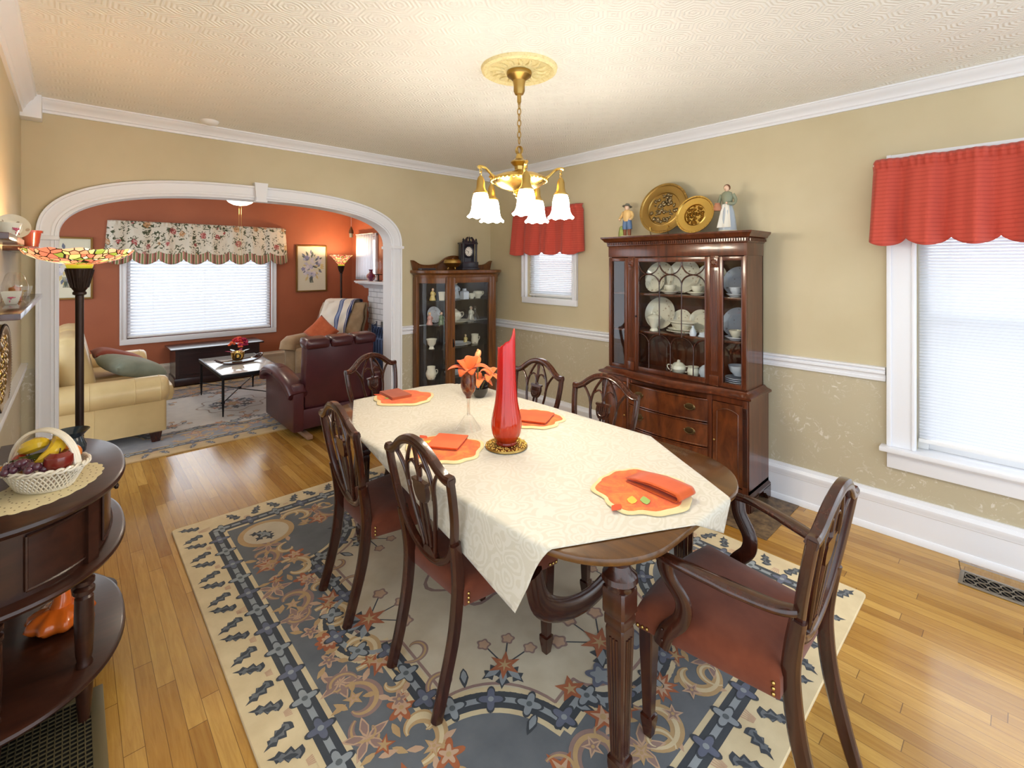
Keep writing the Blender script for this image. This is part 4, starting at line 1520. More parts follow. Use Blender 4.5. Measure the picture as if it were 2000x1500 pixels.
# ------------------------------------------------------------------ dishes
def floral_china(name, base, spot):
    m = mat(name, base, 0.12, coat=0.6)
    nt, N, L, B = nodes(m)
    v = coords(nt)
    vo = N.new('ShaderNodeTexVoronoi'); vo.inputs['Scale'].default_value = 32
    L.new(v, vo.inputs['Vector'])
    f_ = math_n(nt, 'MULTIPLY', math_n(nt, 'LESS_THAN', vo.outputs['Distance'], 0.24), math_n(nt, 'GREATER_THAN', noise(nt, v, 14, 2), 0.5))
    L.new(mixc(nt, f_, base, spot), B.inputs['Base Color'])
    return m
M['china_floral'] = floral_china('sprigged_china', (228, 222, 204), (176, 160, 140))
M['china_cool'] = floral_china('cool_sprigged_china', (206, 210, 220), (166, 158, 164))
PLATE = lambda r: [(0.0, 0.004), (r * 0.6, 0.004), (r * 0.66, 0.008), (r * 0.72, 0.014), (r * 0.98, 0.022), (r, 0.024), (r * 0.98, 0.019), (r * 0.7, 0.008), (r * 0.6, 0.0), (0.0, 0.0)]

def plate(label, p, r, lean=None, yaw=0.0, group=None, m=None, name='plate', cat='plate', off=0.0):
    """lean: standing on edge, tipped back; otherwise lying flat; yaw: world direction it faces"""
    a = MB(); a.lathe(PLATE(r), 40)
    if lean is None:
        o_ = a.build(name, m or M['china_floral'], loc=p)
    else:
        o_ = a.build(name, m or M['china_floral'], loc=(p[0], p[1], p[2] + r * math.sin(lean) + 0.0))
        o_.rotation_euler = (0, lean, yaw)
    return tag(o_, label, cat, group)

def cup(label, p, s=1.0, rz=0.0, m=None, group=None, saucer=True):
    t = thing('teacup', label, 'cup', p, rz, group)
    a = MB()
    a.lathe([(0.0, 0.0), (0.022 * s, 0.0), (0.022 * s, 0.006 * s), (0.03 * s, 0.016 * s), (0.042 * s, 0.038 * s), (0.046 * s, 0.056 * s), (0.043 * s, 0.055 * s), (0.038 * s, 0.036 * s), (0.02 * s, 0.012 * s), (0, 0.01 * s)], 28)
    a.build('bowl', m or M['china_floral'], t)
    h = MB()
    h.tube([(0.042 * s, 0, 0.046 * s), (0.062 * s, 0, 0.05 * s), (0.068 * s, 0, 0.034 * s), (0.056 * s, 0, 0.018 * s), (0.034 * s, 0, 0.018 * s)], 0.0035 * s, 8)
    h.build('handle', m or M['china_floral'], t)
    return t

def jar(name, label, cat, p, prof, m, n=28, lid=None, handles=0, hr=0.05, hz=0.05, rz=0.0, spout=None, rib=0, amp=0, group=None, lidm=None):
    t = thing(name, label, cat, p, rz, group)
    a = MB(); a.lathe(prof, n, rib=rib, amp=amp); a.build('body', m, t)
    if lid:
        a = MB(); a.lathe(lid, n); a.build('lid', lidm or m, t)
    for k in range(handles):
        s = -1 if k else 1
        h = MB(); h.tube(smooth_path([(s * hr * 0.9, 0, hz * 1.35), (s * hr * 1.5, 0, hz * 1.4), (s * hr * 1.6, 0, hz), (s * hr * 1.25, 0, hz * 0.6), (s * hr * 0.8, 0, hz * 0.55)], 4), 0.004, 8)
        h.build('handle', m, t)
    if spout:
        h = MB(); h.tube(smooth_path([(-s_ * 1.0, 0, z) for s_, z in spout], 4), [0.012 - 0.0012 * i for i in range(len(smooth_path(spout, 4)))], 8)
        h.build('spout', m, t)
    return t
FW = PI            # facing the room (-x)
S1, S2, S3 = 1.3815, 1.0865, 0.7765
ln = 1.28
# top shelf
plate('large sprigged plate at the left of the top shelf in the cabinet door', CW(-0.2, -0.075, S1), 0.125, ln, FW)
plate('smaller plate leaning in front of the leftmost big plate, top cabinet shelf', CW(-0.215, -0.115, S1), 0.085, ln, FW)
plate('largest plate in the middle of the top cabinet shelf', CW(0.0, -0.07, S1), 0.135, ln, FW)
plate('fluted plate at the right of the top shelf behind the cabinet door', CW(0.215, -0.07, S1), 0.12, ln, FW)
cup('teacup on a saucer in front of the middle plate, top cabinet shelf', CW(-0.06, -0.18, S1 + 0.012), 1.0, 1.2)
plate('saucer under the teacup in front of the middle plate, top cabinet shelf', CW(-0.06, -0.18, S1), 0.07, name='saucer', cat='saucer')
cup('teacup on a saucer before the fluted plate, top cabinet shelf', CW(0.16, -0.19, S1 + 0.012), 1.0, 1.0)
plate('saucer under the teacup before the fluted plate, top cabinet shelf', CW(0.16, -0.19, S1), 0.075, name='saucer', cat='saucer')
plate('big bluish plate behind the right narrow pane, top cabinet shelf', CW(0.415, -0.08, S1), 0.105, ln, FW, m=M['china_cool'])
cup('cup in front of the big plate behind the right narrow pane, top cabinet shelf', CW(0.44, -0.2, S1 + 0.012), 1.0, -0.5, m=M['china_cool'])
plate('saucer under the cup behind the right narrow pane, top cabinet shelf', CW(0.44, -0.2, S1), 0.062, name='saucer', cat='saucer', m=M['china_cool'])
# middle shelf
plate('large plate at the left of the middle cabinet shelf behind the lidded compote', CW(-0.2, -0.07, S2), 0.13, ln, FW)
plate('small plate left of centre at the back of the middle cabinet shelf', CW(-0.02, -0.06, S2), 0.085, ln, FW)
plate('small plate right of centre at the back of the middle cabinet shelf', CW(0.13, -0.06, S2), 0.09, ln, FW)
plate('small plate half hidden by the right door stile, middle cabinet shelf', CW(0.255, -0.08, S2), 0.07, ln, FW)
jar('lidded_compote', 'white footed compote with lid at the left of the middle cabinet shelf', 'dish', CW(-0.19, -0.19, S2),
    [(0.0, 0), (0.034, 0), (0.032, 0.008), (0.024, 0.02), (0.036, 0.05), (0.05, 0.085), (0.056, 0.1), (0.05, 0.098), (0, 0.09)], M['china'],
    lid=[(0.058, 0.1), (0.05, 0.112), (0.03, 0.124), (0.012, 0.13), (0.008, 0.138), (0.012, 0.146), (0.0, 0.152)])
def stack(label, p, rx, ry, layers, m=None):
    t = thing('dish_stack', label, 'dishes', p, -PI / 2)
    z = 0
    for i, (k, h) in enumerate(layers):
        a = MB(Matrix.Translation((0, 0, z)) @ Matrix.Diagonal((rx * k, ry * k, 1, 1)))
        a.lathe([(0.0, 0.002), (0.55, 0.002), (0.72, h * 0.7), (1.0, h), (1.0, h - 0.004), (0.74, h * 0.45), (0.6, 0.0), (0, 0.0)], 36)
        a.build('serving_dish', m or M['china_floral'], t)
        z += h * 0.75
    return t
stack('stacked oval serving dishes in the middle of the middle cabinet shelf', CW(0.035, -0.17, S2), 0.125, 0.08, ((1.0, 0.02), (0.92, 0.022), (0.7, 0.04), (0.95, 0.03)))
jar('cream_pot', 'small glass cruet on the middle cabinet shelf beside the stacked dishes', 'cruet', CW(0.15, -0.235, S2), [(0, 0), (0.022, 0), (0.026, 0.02), (0.018, 0.045), (0.008, 0.06), (0.01, 0.075), (0, 0.075)], M['china_blue'])
jar('butter_dish', 'low white covered dish at the right end of the middle cabinet shelf', 'dish', CW(0.225, -0.22, S2), [(0, 0), (0.04, 0), (0.042, 0.006), (0.034, 0.01), (0.03, 0.03), (0.0, 0.036)], M['china_blue'])
plate('large pinkish plate behind the right narrow pane, middle cabinet shelf', CW(0.412, -0.08, S2), 0.108, ln, FW, m=M['china_cool'])
cup('cup before the pinkish plate behind the right narrow pane, middle cabinet shelf', CW(0.44, -0.2, S2 + 0.012), 1.0, -0.6)
plate('saucer under the cup behind the right narrow pane, middle cabinet shelf', CW(0.44, -0.2, S2), 0.07, name='saucer', cat='saucer', m=M['china_cool'])
plate('small saucer behind the left narrow pane, middle cabinet shelf', CW(-0.4, -0.18, S2), 0.05, name='saucer', cat='saucer')
# bottom
SUG = [(0, 0), (0.03, 0), (0.028, 0.008), (0.045, 0.025), (0.056, 0.05), (0.05, 0.072), (0.04, 0.08), (0, 0.078)]
jar('sugar_bowl', 'white two handled sugar bowl with lid on the bottom cabinet shelf', 'bowl', CW(0.02, -0.2, S3), SUG, M['china'],
    lid=[(0.042, 0.08), (0.03, 0.092), (0.012, 0.098), (0.012, 0.11), (0, 0.115)], handles=2, hr=0.052, hz=0.05, rz=-PI / 2 + 0.2)
jar('creamer', 'white cream jug next to the sugar bowl on the bottom cabinet shelf', 'jug', CW(0.135, -0.2, S3), [(0, 0), (0.03, 0), (0.04, 0.03), (0.044, 0.05), (0.036, 0.07), (0.04, 0.08), (0, 0.06)], M['china'], handles=1, hr=0.04, hz=0.045, rz=0.6)
jar('gravy_boat', 'pale blue lidded jug at the right of the bottom cabinet shelf behind the door', 'jug', CW(0.225, -0.2, S3), [(0, 0), (0.05, 0), (0.052, 0.006), (0.03, 0.012), (0.045, 0.05), (0.04, 0.08), (0.02, 0.1), (0, 0.11)], M['china_blue'])
jar('glass_epergne', 'thin clear glass centrepiece with stem on the bottom cabinet shelf', 'glassware', CW(-0.1, -0.16, S3), [(0, 0), (0.04, 0), (0.012, 0.01), (0.006, 0.04), (0.006, 0.1), (0.05, 0.13), (0.06, 0.15), (0.05, 0.135), (0.006, 0.11), (0.005, 0.2), (0, 0.2)], M['clear_glass'])
stack('stack of white plates behind the right narrow pane, bottom cabinet shelf', CW(0.445, -0.17, S3), 0.085, 0.085, ((1, .016), (1, .016), (1, .016), (1, .016)), M['china_blue'])
jar('gravy_bowl', 'white bowl standing on the plate stack behind the right narrow pane', 'bowl', CW(0.445, -0.17, S3 + 0.062), [(0, 0), (0.03, 0), (0.034, 0.01), (0.055, 0.03), (0.062, 0.055), (0.066, 0.07), (0.06, 0.068), (0.04, 0.03), (0, 0.025)], M['china_blue'], handles=1, hr=0.06, hz=0.045, rz=-1.2)
stack('small stack of white dishes behind the left narrow pane, bottom cabinet shelf', CW(-0.395, -0.17, S3), 0.055, 0.055, ((1, .016), (0.95, .016), (0.9, .016), (0.6, .02)))

# ------------------------------------------------------------------ on top of the china cabinet
ZT = 1.829
def repousse(name, label, p, r, m, m2, lean, yaw, inner, seed):
    t = thing(name, label, 'charger plate', (p[0], p[1], p[2] + r * math.sin(lean) + 0.004))
    t.rotation_euler = (0, lean, yaw)
    a = MB()
    a.lathe([(0.0, 0.002), (r * inner, 0.002), (r * (inner + 0.03), 0.01), (r * (inner + 0.07), 0.006), (r * 0.9, 0.012), (r * 0.93, 0.018), (r, 0.02), (r, 0.014), (r * 0.6, -0.002), (0, -0.003)], 64)
    a.build('dish', m, t)
    rnd = random.Random(seed)
    e = MB()
    for k in range(70):
        q = r * inner * 0.9 * math.sqrt(rnd.random())
        an = rnd.random() * 2 * PI
        s = r * rnd.uniform(0.045, 0.1)
        e.ball((q * math.cos(an), q * math.sin(an), 0.003), (s, s * rnd.uniform(0.5, 1), s * 0.7), 6, Matrix.Rotation(rnd.random() * PI, 4, 'Z'))
    e.build('embossed_fruit', m2, t, smooth=180)
    b = MB()
    for k in range(36):
        an = 2 * PI * k / 36
        b.ball((r * 0.955 * math.cos(an), r * 0.955 * math.sin(an), 0.019), r * 0.02, 5)
    b.build('beaded_rim', m, t, smooth=180)
    return t
repousse('brass_charger', 'larger dull brass embossed plate standing on the china cabinet', (3.435, 1.95, ZT + 0.012), 0.207, M['brass_dark'], mat('shaded_brass_relief', (132, 116, 86), 0.35, 1.0), 1.32, FW, 0.62, 3)  # relief metal darkened: the shade of its recesses is put into the colour
repousse('brass_charger', 'smaller shiny gold embossed plate standing on the china cabinet', (3.40, 1.675, ZT), 0.145, M['gold'], mat('shaded_gold_relief', (120, 84, 30), 0.3, 1.0), 1.3, FW, 0.52, 5)  # relief shading painted into the darker gold here too
st_ = thing('plate_stand', 'brass wire stand holding the larger brass plate', 'stand', (3.40, 1.95, ZT))
a = MB()
for s in (-1, 1):
    q = [(-0.02 + 0.016 * math.cos(x) * (1 - x / 14) - 0.02, s * 0.075, 0.062 + 0.016 * math.sin(x) * (1 - x / 14)) for x in [k * 0.5 for k in range(14)]]
    a.tube([(0.05, s * 0.06, 0.004), (-0.03, s * 0.075, 0.004), (-0.045, s * 0.075, 0.03)] + q[::-1][-6:], 0.0028, 6)
a.tube([(0.02, -0.066, 0.005), (0.02, 0.066, 0.005)], 0.0028, 6)
a.build('wire', M['gold'], st_)

def fig_parts(t, mats_, parts):
    for nm, mm, fn in parts:
        a = MB(); fn(a); a.build(nm, mm, t, smooth=60)
SKIN = mat('bisque_skin', (224, 190, 164), 0.5)
fb = thing('boy_figurine', 'porcelain boy figurine in straw hat and blue breeches on the china cabinet', 'figurine', (3.40, 2.267, ZT), PI)
CREAMC, BLUEC = mat('bisque_cream', (222, 186, 124), 0.5), mat('bisque_blue', (92, 118, 156), 0.5)
def f1(a):
    a.lathe([(0, 0), (0.06, 0), (0.062, 0.01), (0.05, 0.016), (0, 0.018)], 20, rib=5, amp=0.08)
def f2(a):
    for s in (-1, 1):
        a.tube([(0, s * 0.022, 0.016), (0.002, s * 0.022, 0.045), (0.0, s * 0.02, 0.08)], [0.012, 0.014, 0.016], 10)
def f3(a):
    for s in (-1, 1):
        a.tube([(0, s * 0.022, 0.07), (0, s * 0.02, 0.1), (0, s * 0.014, 0.15)], [0.022, 0.024, 0.022], 10)
def f4(a):
    a.tube([(0, 0, 0.135), (0, 0, 0.16), (0, 0, 0.2), (0, 0, 0.222), (0, 0, 0.235)], [(0.026, 0.034), (0.028, 0.036), (0.03, 0.044), (0.022, 0.036), (0.01, 0.012)], 12, up=(1, 0, 0))
    for s in (-1, 1):
        a.tube(smooth_path([(0, s * 0.036, 0.215), (0.0, s * 0.052, 0.185), (0.02, s * 0.058, 0.16), (0.034, s * 0.05, 0.15)], 3), 0.012, 8)
def f5(a):
    a.ball((0.004, 0, 0.25), (0.022, 0.02, 0.024), 10)
    a.ball((0.026, 0, 0.248), 0.004, 5)
    for s in (-1, 1):
        a.ball((0.038, s * 0.05, 0.148), 0.009, 6)
def f6(a):
    a.lathe([(0.0, 0.022), (0.018, 0.02), (0.023, 0.006), (0.04, 0.0), (0.041, -0.003), (0.022, -0.003)], 20, (0, 0, 0.262), R=Matrix.Rotation(-0.25, 4, 'Y'))
def f7(a):
    a.lathe([(0, 0.01), (0.03, 0.012), (0.028, 0.05), (0.02, 0.09), (0.01, 0.1), (0, 0.1)], 10, (-0.005, -0.055, 0.0), rib=4, amp=0.2)
fig_parts(fb, None, [('base', mat('bisque_ivory', (222, 214, 194), 0.5), f1), ('boots', mat('bisque_brown', (128, 74, 44), 0.5), f2), ('breeches', BLUEC, f3), ('shirt', CREAMC, f4),
                     ('head', SKIN, f5), ('hat', mat('bisque_grey_hat', (116, 118, 108), 0.5), f6), ('foliage', mat('bisque_green', (158, 170, 92), 0.5), f7)])
fw = thing('woman_figurine', 'porcelain woman figurine in white apron with a jug on the china cabinet', 'figurine', (3.40, 1.44, ZT), PI)
def g1(a):
    a.lathe([(0, 0), (0.07, 0), (0.072, 0.01), (0.06, 0.016), (0, 0.018)], 20, rib=4, amp=0.06)
def g2(a):
    a.lathe([(0.058, 0.016), (0.056, 0.05), (0.05, 0.1), (0.042, 0.15), (0.03, 0.19), (0.026, 0.205), (0, 0.205)], 24, rib=9, amp=0.05)
def g3(a):
    a.tube([(0, 0, 0.195), (0, 0, 0.22), (0.004, 0, 0.255), (0.012, 0, 0.28), (0.016, 0, 0.292)], [(0.024, 0.03), (0.028, 0.034), (0.028, 0.042), (0.018, 0.034), (0.01, 0.012)], 12, up=(1, 0, 0))
    a.tube(smooth_path([(0.005, 0.04, 0.27), (0.0, 0.056, 0.23), (0.022, 0.05, 0.2), (0.045, 0.02, 0.205)], 3), 0.012, 8)
    a.tube(smooth_path([(0.005, -0.04, 0.27), (0.0, -0.056, 0.23), (0.022, -0.052, 0.2), (0.036, -0.048, 0.19)], 3), 0.012, 8)
def g4(a):
    a.ball((0.022, 0.004, 0.312), (0.02, 0.018, 0.023), 10)
    a.ball((0.041, 0.005, 0.308), 0.004, 5)
    a.ball((0.048, 0.014, 0.206), 0.008, 6)
def g5(a):
    a.ball((0.014, 0.003, 0.318), (0.023, 0.022, 0.023), 10)
    a.ball((-0.012, 0.002, 0.315), 0.013, 7)
def g6(a):
    a.lathe([(0, 0), (0.02, 0.0), (0.028, 0.018), (0.022, 0.04), (0.016, 0.048), (0.019, 0.055), (0, 0.05)], 14, (0.044, -0.052, 0.155))
def g7(a):
    a.grid(lambda u, v: (0.03 + 0.03 * v + 0.003 * math.sin(u * 14), (u - 0.5) * (0.05 + 0.05 * v), 0.2 - 0.165 * v), 12, 8)
fig_parts(fw, None, [('base', mat('bisque_pale', (216, 208, 188), 0.5), g1), ('skirt', mat('bisque_sky', (176, 186, 196), 0.5), g2), ('bodice', mat('bisque_sage', (132, 138, 116), 0.5), g3),
                     ('head', SKIN, g4), ('hair', mat('bisque_hair', (110, 66, 42), 0.5), g5), ('jug', mat('bisque_jug', (172, 116, 86), 0.5), g6), ('apron', mat('bisque_white', (224, 222, 214), 0.5), g7)])

# ================================================================== curved glass curio cabinet
CX, CYB = 3.04, 4.235
cu = thing('curio_cabinet', 'brown oak curio cabinet with curved glass sides in the corner by the arch', 'cabinet', (CX, CYB, 0))
OK_ = M['oak']
def plan(k=0.0, n=10):
    """D-shaped outline, front towards -y, from back left to back right"""
    p = [(-0.5 - k, 0.0)]
    for i in range(n + 1):
        t = PI / 2 * i / n
        p.append((-0.27 - (0.23 + k) * math.cos(t), -0.06 - (0.27 + k) * math.sin(t)))
    for i in range(n, -1, -1):
        t = PI / 2 * i / n
        p.append((0.27 + (0.23 + k) * math.cos(t), -0.06 - (0.27 + k) * math.sin(t)))
    p.append((0.5 + k, 0.0))
    return p
a = MB()
a.loft([[(x, y, z) for x, y in plan(k)] for k, z in ((-0.01, 0.06), (0.012, 0.062), (0.012, 0.1), (0.0, 0.115), (-0.004, 0.13))])
a.build('base', OK_, cu)
a = MB()
a.loft([[(x, y, z) for x, y in plan(k)] for k, z in ((-0.004, 1.47), (0.0, 1.5), (0.016, 1.516), (0.03, 1.522), (0.032, 1.545), (0.026, 1.55))])
a.build('top', OK_, cu)
a = MB(); a.bx(-0.495, 0.495, -0.014, 0.0, 0.12, 1.48); a.build('back_panel', mat('dark_back_panel', (44, 34, 34), 0.18, coat=0.4), cu)
for x, y in ((-0.485, -0.03), (0.485, -0.03)):
    a = MB(); a.bx(x - 0.017, x + 0.017, y - 0.04, y + 0.03, 0.12, 1.48, 0.004); a.build('stile', OK_, cu)
for x in (-0.295, 0.295):
    a = MB(); a.bx(x - 0.025, x + 0.025, -0.338, -0.308, 0.12, 1.48, 0.005); a.build('stile', OK_, cu)
for s in (-1, 1):
    pts = [p for p in plan(-0.008)[1:12]] if s < 0 else [p for p in plan(-0.008)[12:-1]]
    for nm, z0, z1 in (('curved_bottom_rail', 0.125, 0.17), ('curved_top_rail', 1.42, 1.475)):
        o_ = MB()
        o_.loft([[(x, y, z) for x, y in pts] + [(x * 0.97, y * 0.95 - 0.003, z) for x, y in reversed(pts)] for z in (z0, z1)])
        o_.build(nm, OK_, cu)
    g_ = MB()
    for p, q in zip(pts, pts[1:]):
        g_.f([g_.v((p[0] * 0.985, p[1] * 0.98, 0.165)), g_.v((q[0] * 0.985, q[1] * 0.98, 0.165)), g_.v((q[0] * 0.985, q[1] * 0.98, 1.425)), g_.v((p[0] * 0.985, p[1] * 0.98, 1.425))])
    bmesh.ops.remove_doubles(g_.bm, verts=g_.bm.verts[:], dist=1e-5)
    g_.build('curved_glass', M['cab_glass'], cu)
dr = MB()
for xa, xb, za, zb in ((-0.27, -0.222, 0.13, 1.475), (0.222, 0.27, 0.13, 1.475), (-0.222, 0.222, 0.13, 0.2), (-0.222, 0.222, 1.42, 1.475)):
    dr.bx(xa, xb, -0.342, -0.32, za, zb, 0.004)
cdoor = dr.build('glazed_door', OK_, cu)
a = MB(); a.bx(-0.222, 0.222, -0.334, -0.331, 0.2, 1.42); a.build('glass_pane', M['cab_glass'], cdoor)
a = MB()
a.bx(-0.252, -0.238, -0.346, -0.342, 0.78, 0.86, 0.003)
a.tube([(-0.245, -0.345, 0.83), (-0.245, -0.358, 0.82), (-0.245, -0.36, 0.8), (-0.245, -0.352, 0.785)], 0.004, 6)
a.build('key_latch', M['black'], cdoor)
CS = (0.46, 0.76, 1.0, 1.245)
for z in CS:
    a = MB(); a.prism(plan(-0.03), z - 0.006, z); a.build('glass_shelf', M['cab_glass'], cu)
for x in (-0.46, 0.46, -0.25, 0.25):
    for y in (-0.04, -0.27):
        if abs(x) > 0.4 and y < -0.1:
            continue
        f_ = MB(); f_.tube([(x, y, 0.062), (x, y - 0.006, 0.03), (x, y, 0.0)], [0.028, 0.024, 0.018], 10); f_.build('foot', OK_, cu)
# shaped gallery board
top = smooth_path([(-0.53, 0.1), (-0.5, 0.098), (-0.42, 0.06), (-0.3, 0.055), (-0.2, 0.075), (-0.1, 0.135), (0.0, 0.155), (0.1, 0.135), (0.2, 0.075), (0.3, 0.055), (0.42, 0.06), (0.5, 0.098), (0.53, 0.1)], 5)
a = MB()
a.prism(list(top) + [(0.505, 0.0), (-0.505, 0.0)], 0.0, 0.02, Matrix.Translation((0, 0, 1.55)) @ Matrix.Rotation(PI / 2, 4, 'X'))
a.tube([(x, -0.022, 1.55 + z - 0.006) for x, z in top], 0.006, 6)
a.tube([(0.03 * math.cos(t) * (1 - t / 18) , -0.024, 1.66 + 0.03 * math.sin(t) * (1 - t / 18)) for t in [k * 0.45 for k in range(26)]], 0.006, 6)
a.build('gallery', OK_, cu)

def CU(x, y, z):
    return (x, CYB + y, z)
def figurine(label, p, h, m1, m2, rz=0.0):
    t = thing('figurine', label, 'figurine', p, rz)
    a = MB(); a.lathe([(0, 0), (h * 0.24, 0), (h * 0.26, h * 0.04), (h * 0.2, h * 0.2), (h * 0.14, h * 0.5), (h * 0.17, h * 0.62), (h * 0.1, h * 0.72), (h * 0.05, h * 0.76), (0, h * 0.76)], 18, rib=5, amp=0.1)
    for s in (-1, 1):
        a.tube([(s * h * 0.14, 0, h * 0.64), (s * h * 0.22, -h * 0.06, h * 0.5), (s * h * 0.1, -h * 0.18, h * 0.44)], h * 0.05, 8)
    a.build('body', m1, t, smooth=60)
    a = MB(); a.ball((0, -h * 0.02, h * 0.86), (h * 0.1, h * 0.1, h * 0.12), 8); a.ball((0, -h * 0.12, h * 0.85), h * 0.02, 5); a.build('head', SKIN, t)
    a = MB(); a.ball((0, h * 0.015, h * 0.89), (h * 0.11, h * 0.1, h * 0.11), 8); a.build('hair', m2, t)
    return t
YEL, GRN, PK = mat('glazed_yellow', (214, 190, 120), 0.2, coat=.5), mat('glazed_green', (120, 140, 110), 0.2, coat=.5), mat('glazed_pink', (200, 150, 140), 0.2, coat=.5)
BRN = mat('glazed_brown', (120, 80, 50), 0.25, coat=.5)
e0 = 0.001
figurine('cream and yellow angel figurine at the left of the top curio shelf', CU(2.665, -0.17, CS[3] + e0), 0.125, YEL, BRN)
jar('planter', 'square white planter beside the angel figurine on the top curio shelf', 'planter', CU(2.745, -0.22, CS[3] + e0), [(0, 0), (0.036, 0), (0.044, 0.075), (0.05, 0.085), (0.044, 0.085), (0.036, 0.01), (0, 0.01)], M['china'], n=4)
cup('small white cup behind the curio door, left on the top shelf', CU(2.88, -0.2, CS[3] + e0), 0.9, 0.3, M['china'])
jar('tea_canister', 'blue and white square canister in the middle of the top curio shelf', 'canister', CU(3.01, -0.24, CS[3] + e0), [(0, 0), (0.048, 0), (0.048, 0.075), (0.036, 0.085), (0.02, 0.09), (0.02, 0.11), (0, 0.11)], M['china_blue'], n=4, rz=PI / 4)
cup('white cup right of the square canister on the top curio shelf', CU(3.12, -0.22, CS[3] + e0), 1.0, 0.2, M['china'])
jar('sugar_bowl', 'white lidded pot at the right end of the top curio shelf', 'bowl', CU(3.22, -0.2, CS[3] + e0), SUG, M['china'], handles=1, hr=0.05, hz=0.05)
figurine('tall grey figurine at the back of the top curio shelf', CU(3.0, -0.1, CS[3] + e0), 0.2, M['china_blue'], BRN)
figurine('seated couple figurine in pink and blue at the left of the second curio shelf', CU(2.63, -0.17, CS[2] + e0), 0.13, PK, YEL)
figurine('slim lady figurine in green beside the couple, second curio shelf', CU(2.735, -0.22, CS[2] + e0), 0.13, GRN, BRN)
plate('pale plate standing at the back left of the second curio shelf', CU(2.75, -0.05, CS[2] + e0), 0.085, 1.3, -PI / 2, m=M['china_cool'])
jar('rose_teapot', 'white teapot with a big red rose behind the curio door', 'teapot', CU(2.9, -0.2, CS[2] + 0.016), [(0, 0), (0.04, 0), (0.075, 0.03), (0.085, 0.06), (0.07, 0.1), (0.04, 0.12), (0, 0.12)], M['china_floral'],
    lid=[(0.04, 0.12), (0.03, 0.13), (0.01, 0.138), (0.01, 0.15), (0, 0.152)], handles=1, hr=0.08, hz=0.065)
plate('wide white platter under the rose teapot in the curio', CU(2.96, -0.17, CS[2] + e0), 0.15, m=M['china'], name='platter', cat='platter')
jar('glass_decanter', 'clear glass decanter at the right of the second curio shelf', 'decanter', CU(3.2, -0.18, CS[2] + e0), [(0, 0), (0.04, 0), (0.045, 0.02), (0.03, 0.06), (0.012, 0.09), (0.012, 0.12), (0.018, 0.14), (0.01, 0.16), (0, 0.16)], M['clear_glass'])
figurine('small white animal shaped figurine behind the decanter in the curio', CU(3.22, -0.08, CS[2] + e0), 0.15, M['china'], M['china'])
jar('goblet_vase', 'white footed cup alone at the left of the third curio shelf', 'vase', CU(2.645, -0.18, CS[1] + e0), [(0, 0), (0.03, 0), (0.024, 0.012), (0.02, 0.025), (0.04, 0.05), (0.05, 0.09), (0.056, 0.1), (0.05, 0.098), (0.034, 0.05), (0, 0.04)], M['china'])
plate('large dark glass plate lying on the third curio shelf', CU(2.98, -0.17, CS[1] + e0), 0.14, m=M['china_blue'], name='plate')
jar('toby_mug', 'mug with a coloured figure at the right of the third curio shelf', 'mug', CU(3.18, -0.2, CS[1] + e0), [(0, 0), (0.034, 0), (0.04, 0.03), (0.036, 0.08), (0.042, 0.1), (0.036, 0.1), (0, 0.02)], M['china_floral'], handles=1, hr=0.04, hz=0.05)
figurine('yellow haired small figurine beside the mug in the curio', CU(3.1, -0.14, CS[1] + e0), 0.1, YEL, YEL)
jar('china_pitcher', 'white pitcher with flowers at the left of the fourth curio shelf', 'pitcher', CU(2.64, -0.18, CS[0] + e0), [(0, 0), (0.036, 0), (0.05, 0.03), (0.055, 0.06), (0.04, 0.1), (0.042, 0.125), (0.036, 0.12), (0, 0.03)], M['china_floral'], handles=1, hr=0.048, hz=0.06)
plate('shallow blue rimmed bowl lying on the fourth curio shelf', CU(2.95, -0.17, CS[0] + e0), 0.12, m=M['china_blue'], name='plate')
jar('china_bowl', 'small white bowl at the right of the fourth curio shelf', 'bowl', CU(3.17, -0.2, CS[0] + e0), [(0, 0), (0.03, 0), (0.05, 0.03), (0.056, 0.05), (0.05, 0.048), (0.03, 0.01), (0, 0.01)], M['china_blue'])

# ------------------------------------------------------------------ on top of the curio cabinet
ck = thing('mantel_clock', 'black gothic mantel clock with white dial on top of the curio cabinet', 'clock', (3.12, 4.08, 1.551))
BLK = mat('ebonised_wood', (40, 38, 46), 0.35, coat=0.3)
a = MB()
a.bx(-0.115, 0.115, -0.06, 0.06, 0, 0.02, 0.004); a.bx(-0.105, 0.105, -0.052, 0.052, 0.02, 0.085, 0.004)
a.bx(-0.09, 0.09, 0.0, 0.045, 0.085, 0.285); a.bx(-0.1, 0.1, -0.05, 0.05, 0.275, 0.29, 0.003)
a.build('case', BLK, ck)
for s in (-1, 1):
    a = MB(); a.tube([(s * 0.085, -0.035, 0.085), (s * 0.085, -0.035, 0.18), (s * 0.085, -0.035, 0.28)], [0.013, 0.01, 0.013], 10)
    a.build('column', BLK, ck)
    a = MB(); a.lathe([(0.012, 0), (0.016, 0.01), (0.008, 0.02), (0.012, 0.03), (0.0, 0.05)], 10, (s * 0.085, -0.035, 0.29)); a.build('finial', BLK, ck)
    a = MB(); a.prism(smooth_path([(s * 0.08, 0.0), (s * 0.06, 0.03), (s * 0.03, 0.06), (s * 0.02, 0.055), (s * 0.035, 0.03), (s * 0.02, 0.0)], 4), -0.01, 0.01, Matrix.Translation((0, -0.03, 0.29)) @ Matrix.Rotation(PI / 2, 4, 'X'))
    a.build('pediment_scroll', BLK, ck)
a = MB(); a.lathe([(0.012, 0), (0.016, 0.014), (0.007, 0.028), (0.013, 0.044), (0.0, 0.07)], 10, (0, -0.03, 0.29)); a.build('finial', BLK, ck)
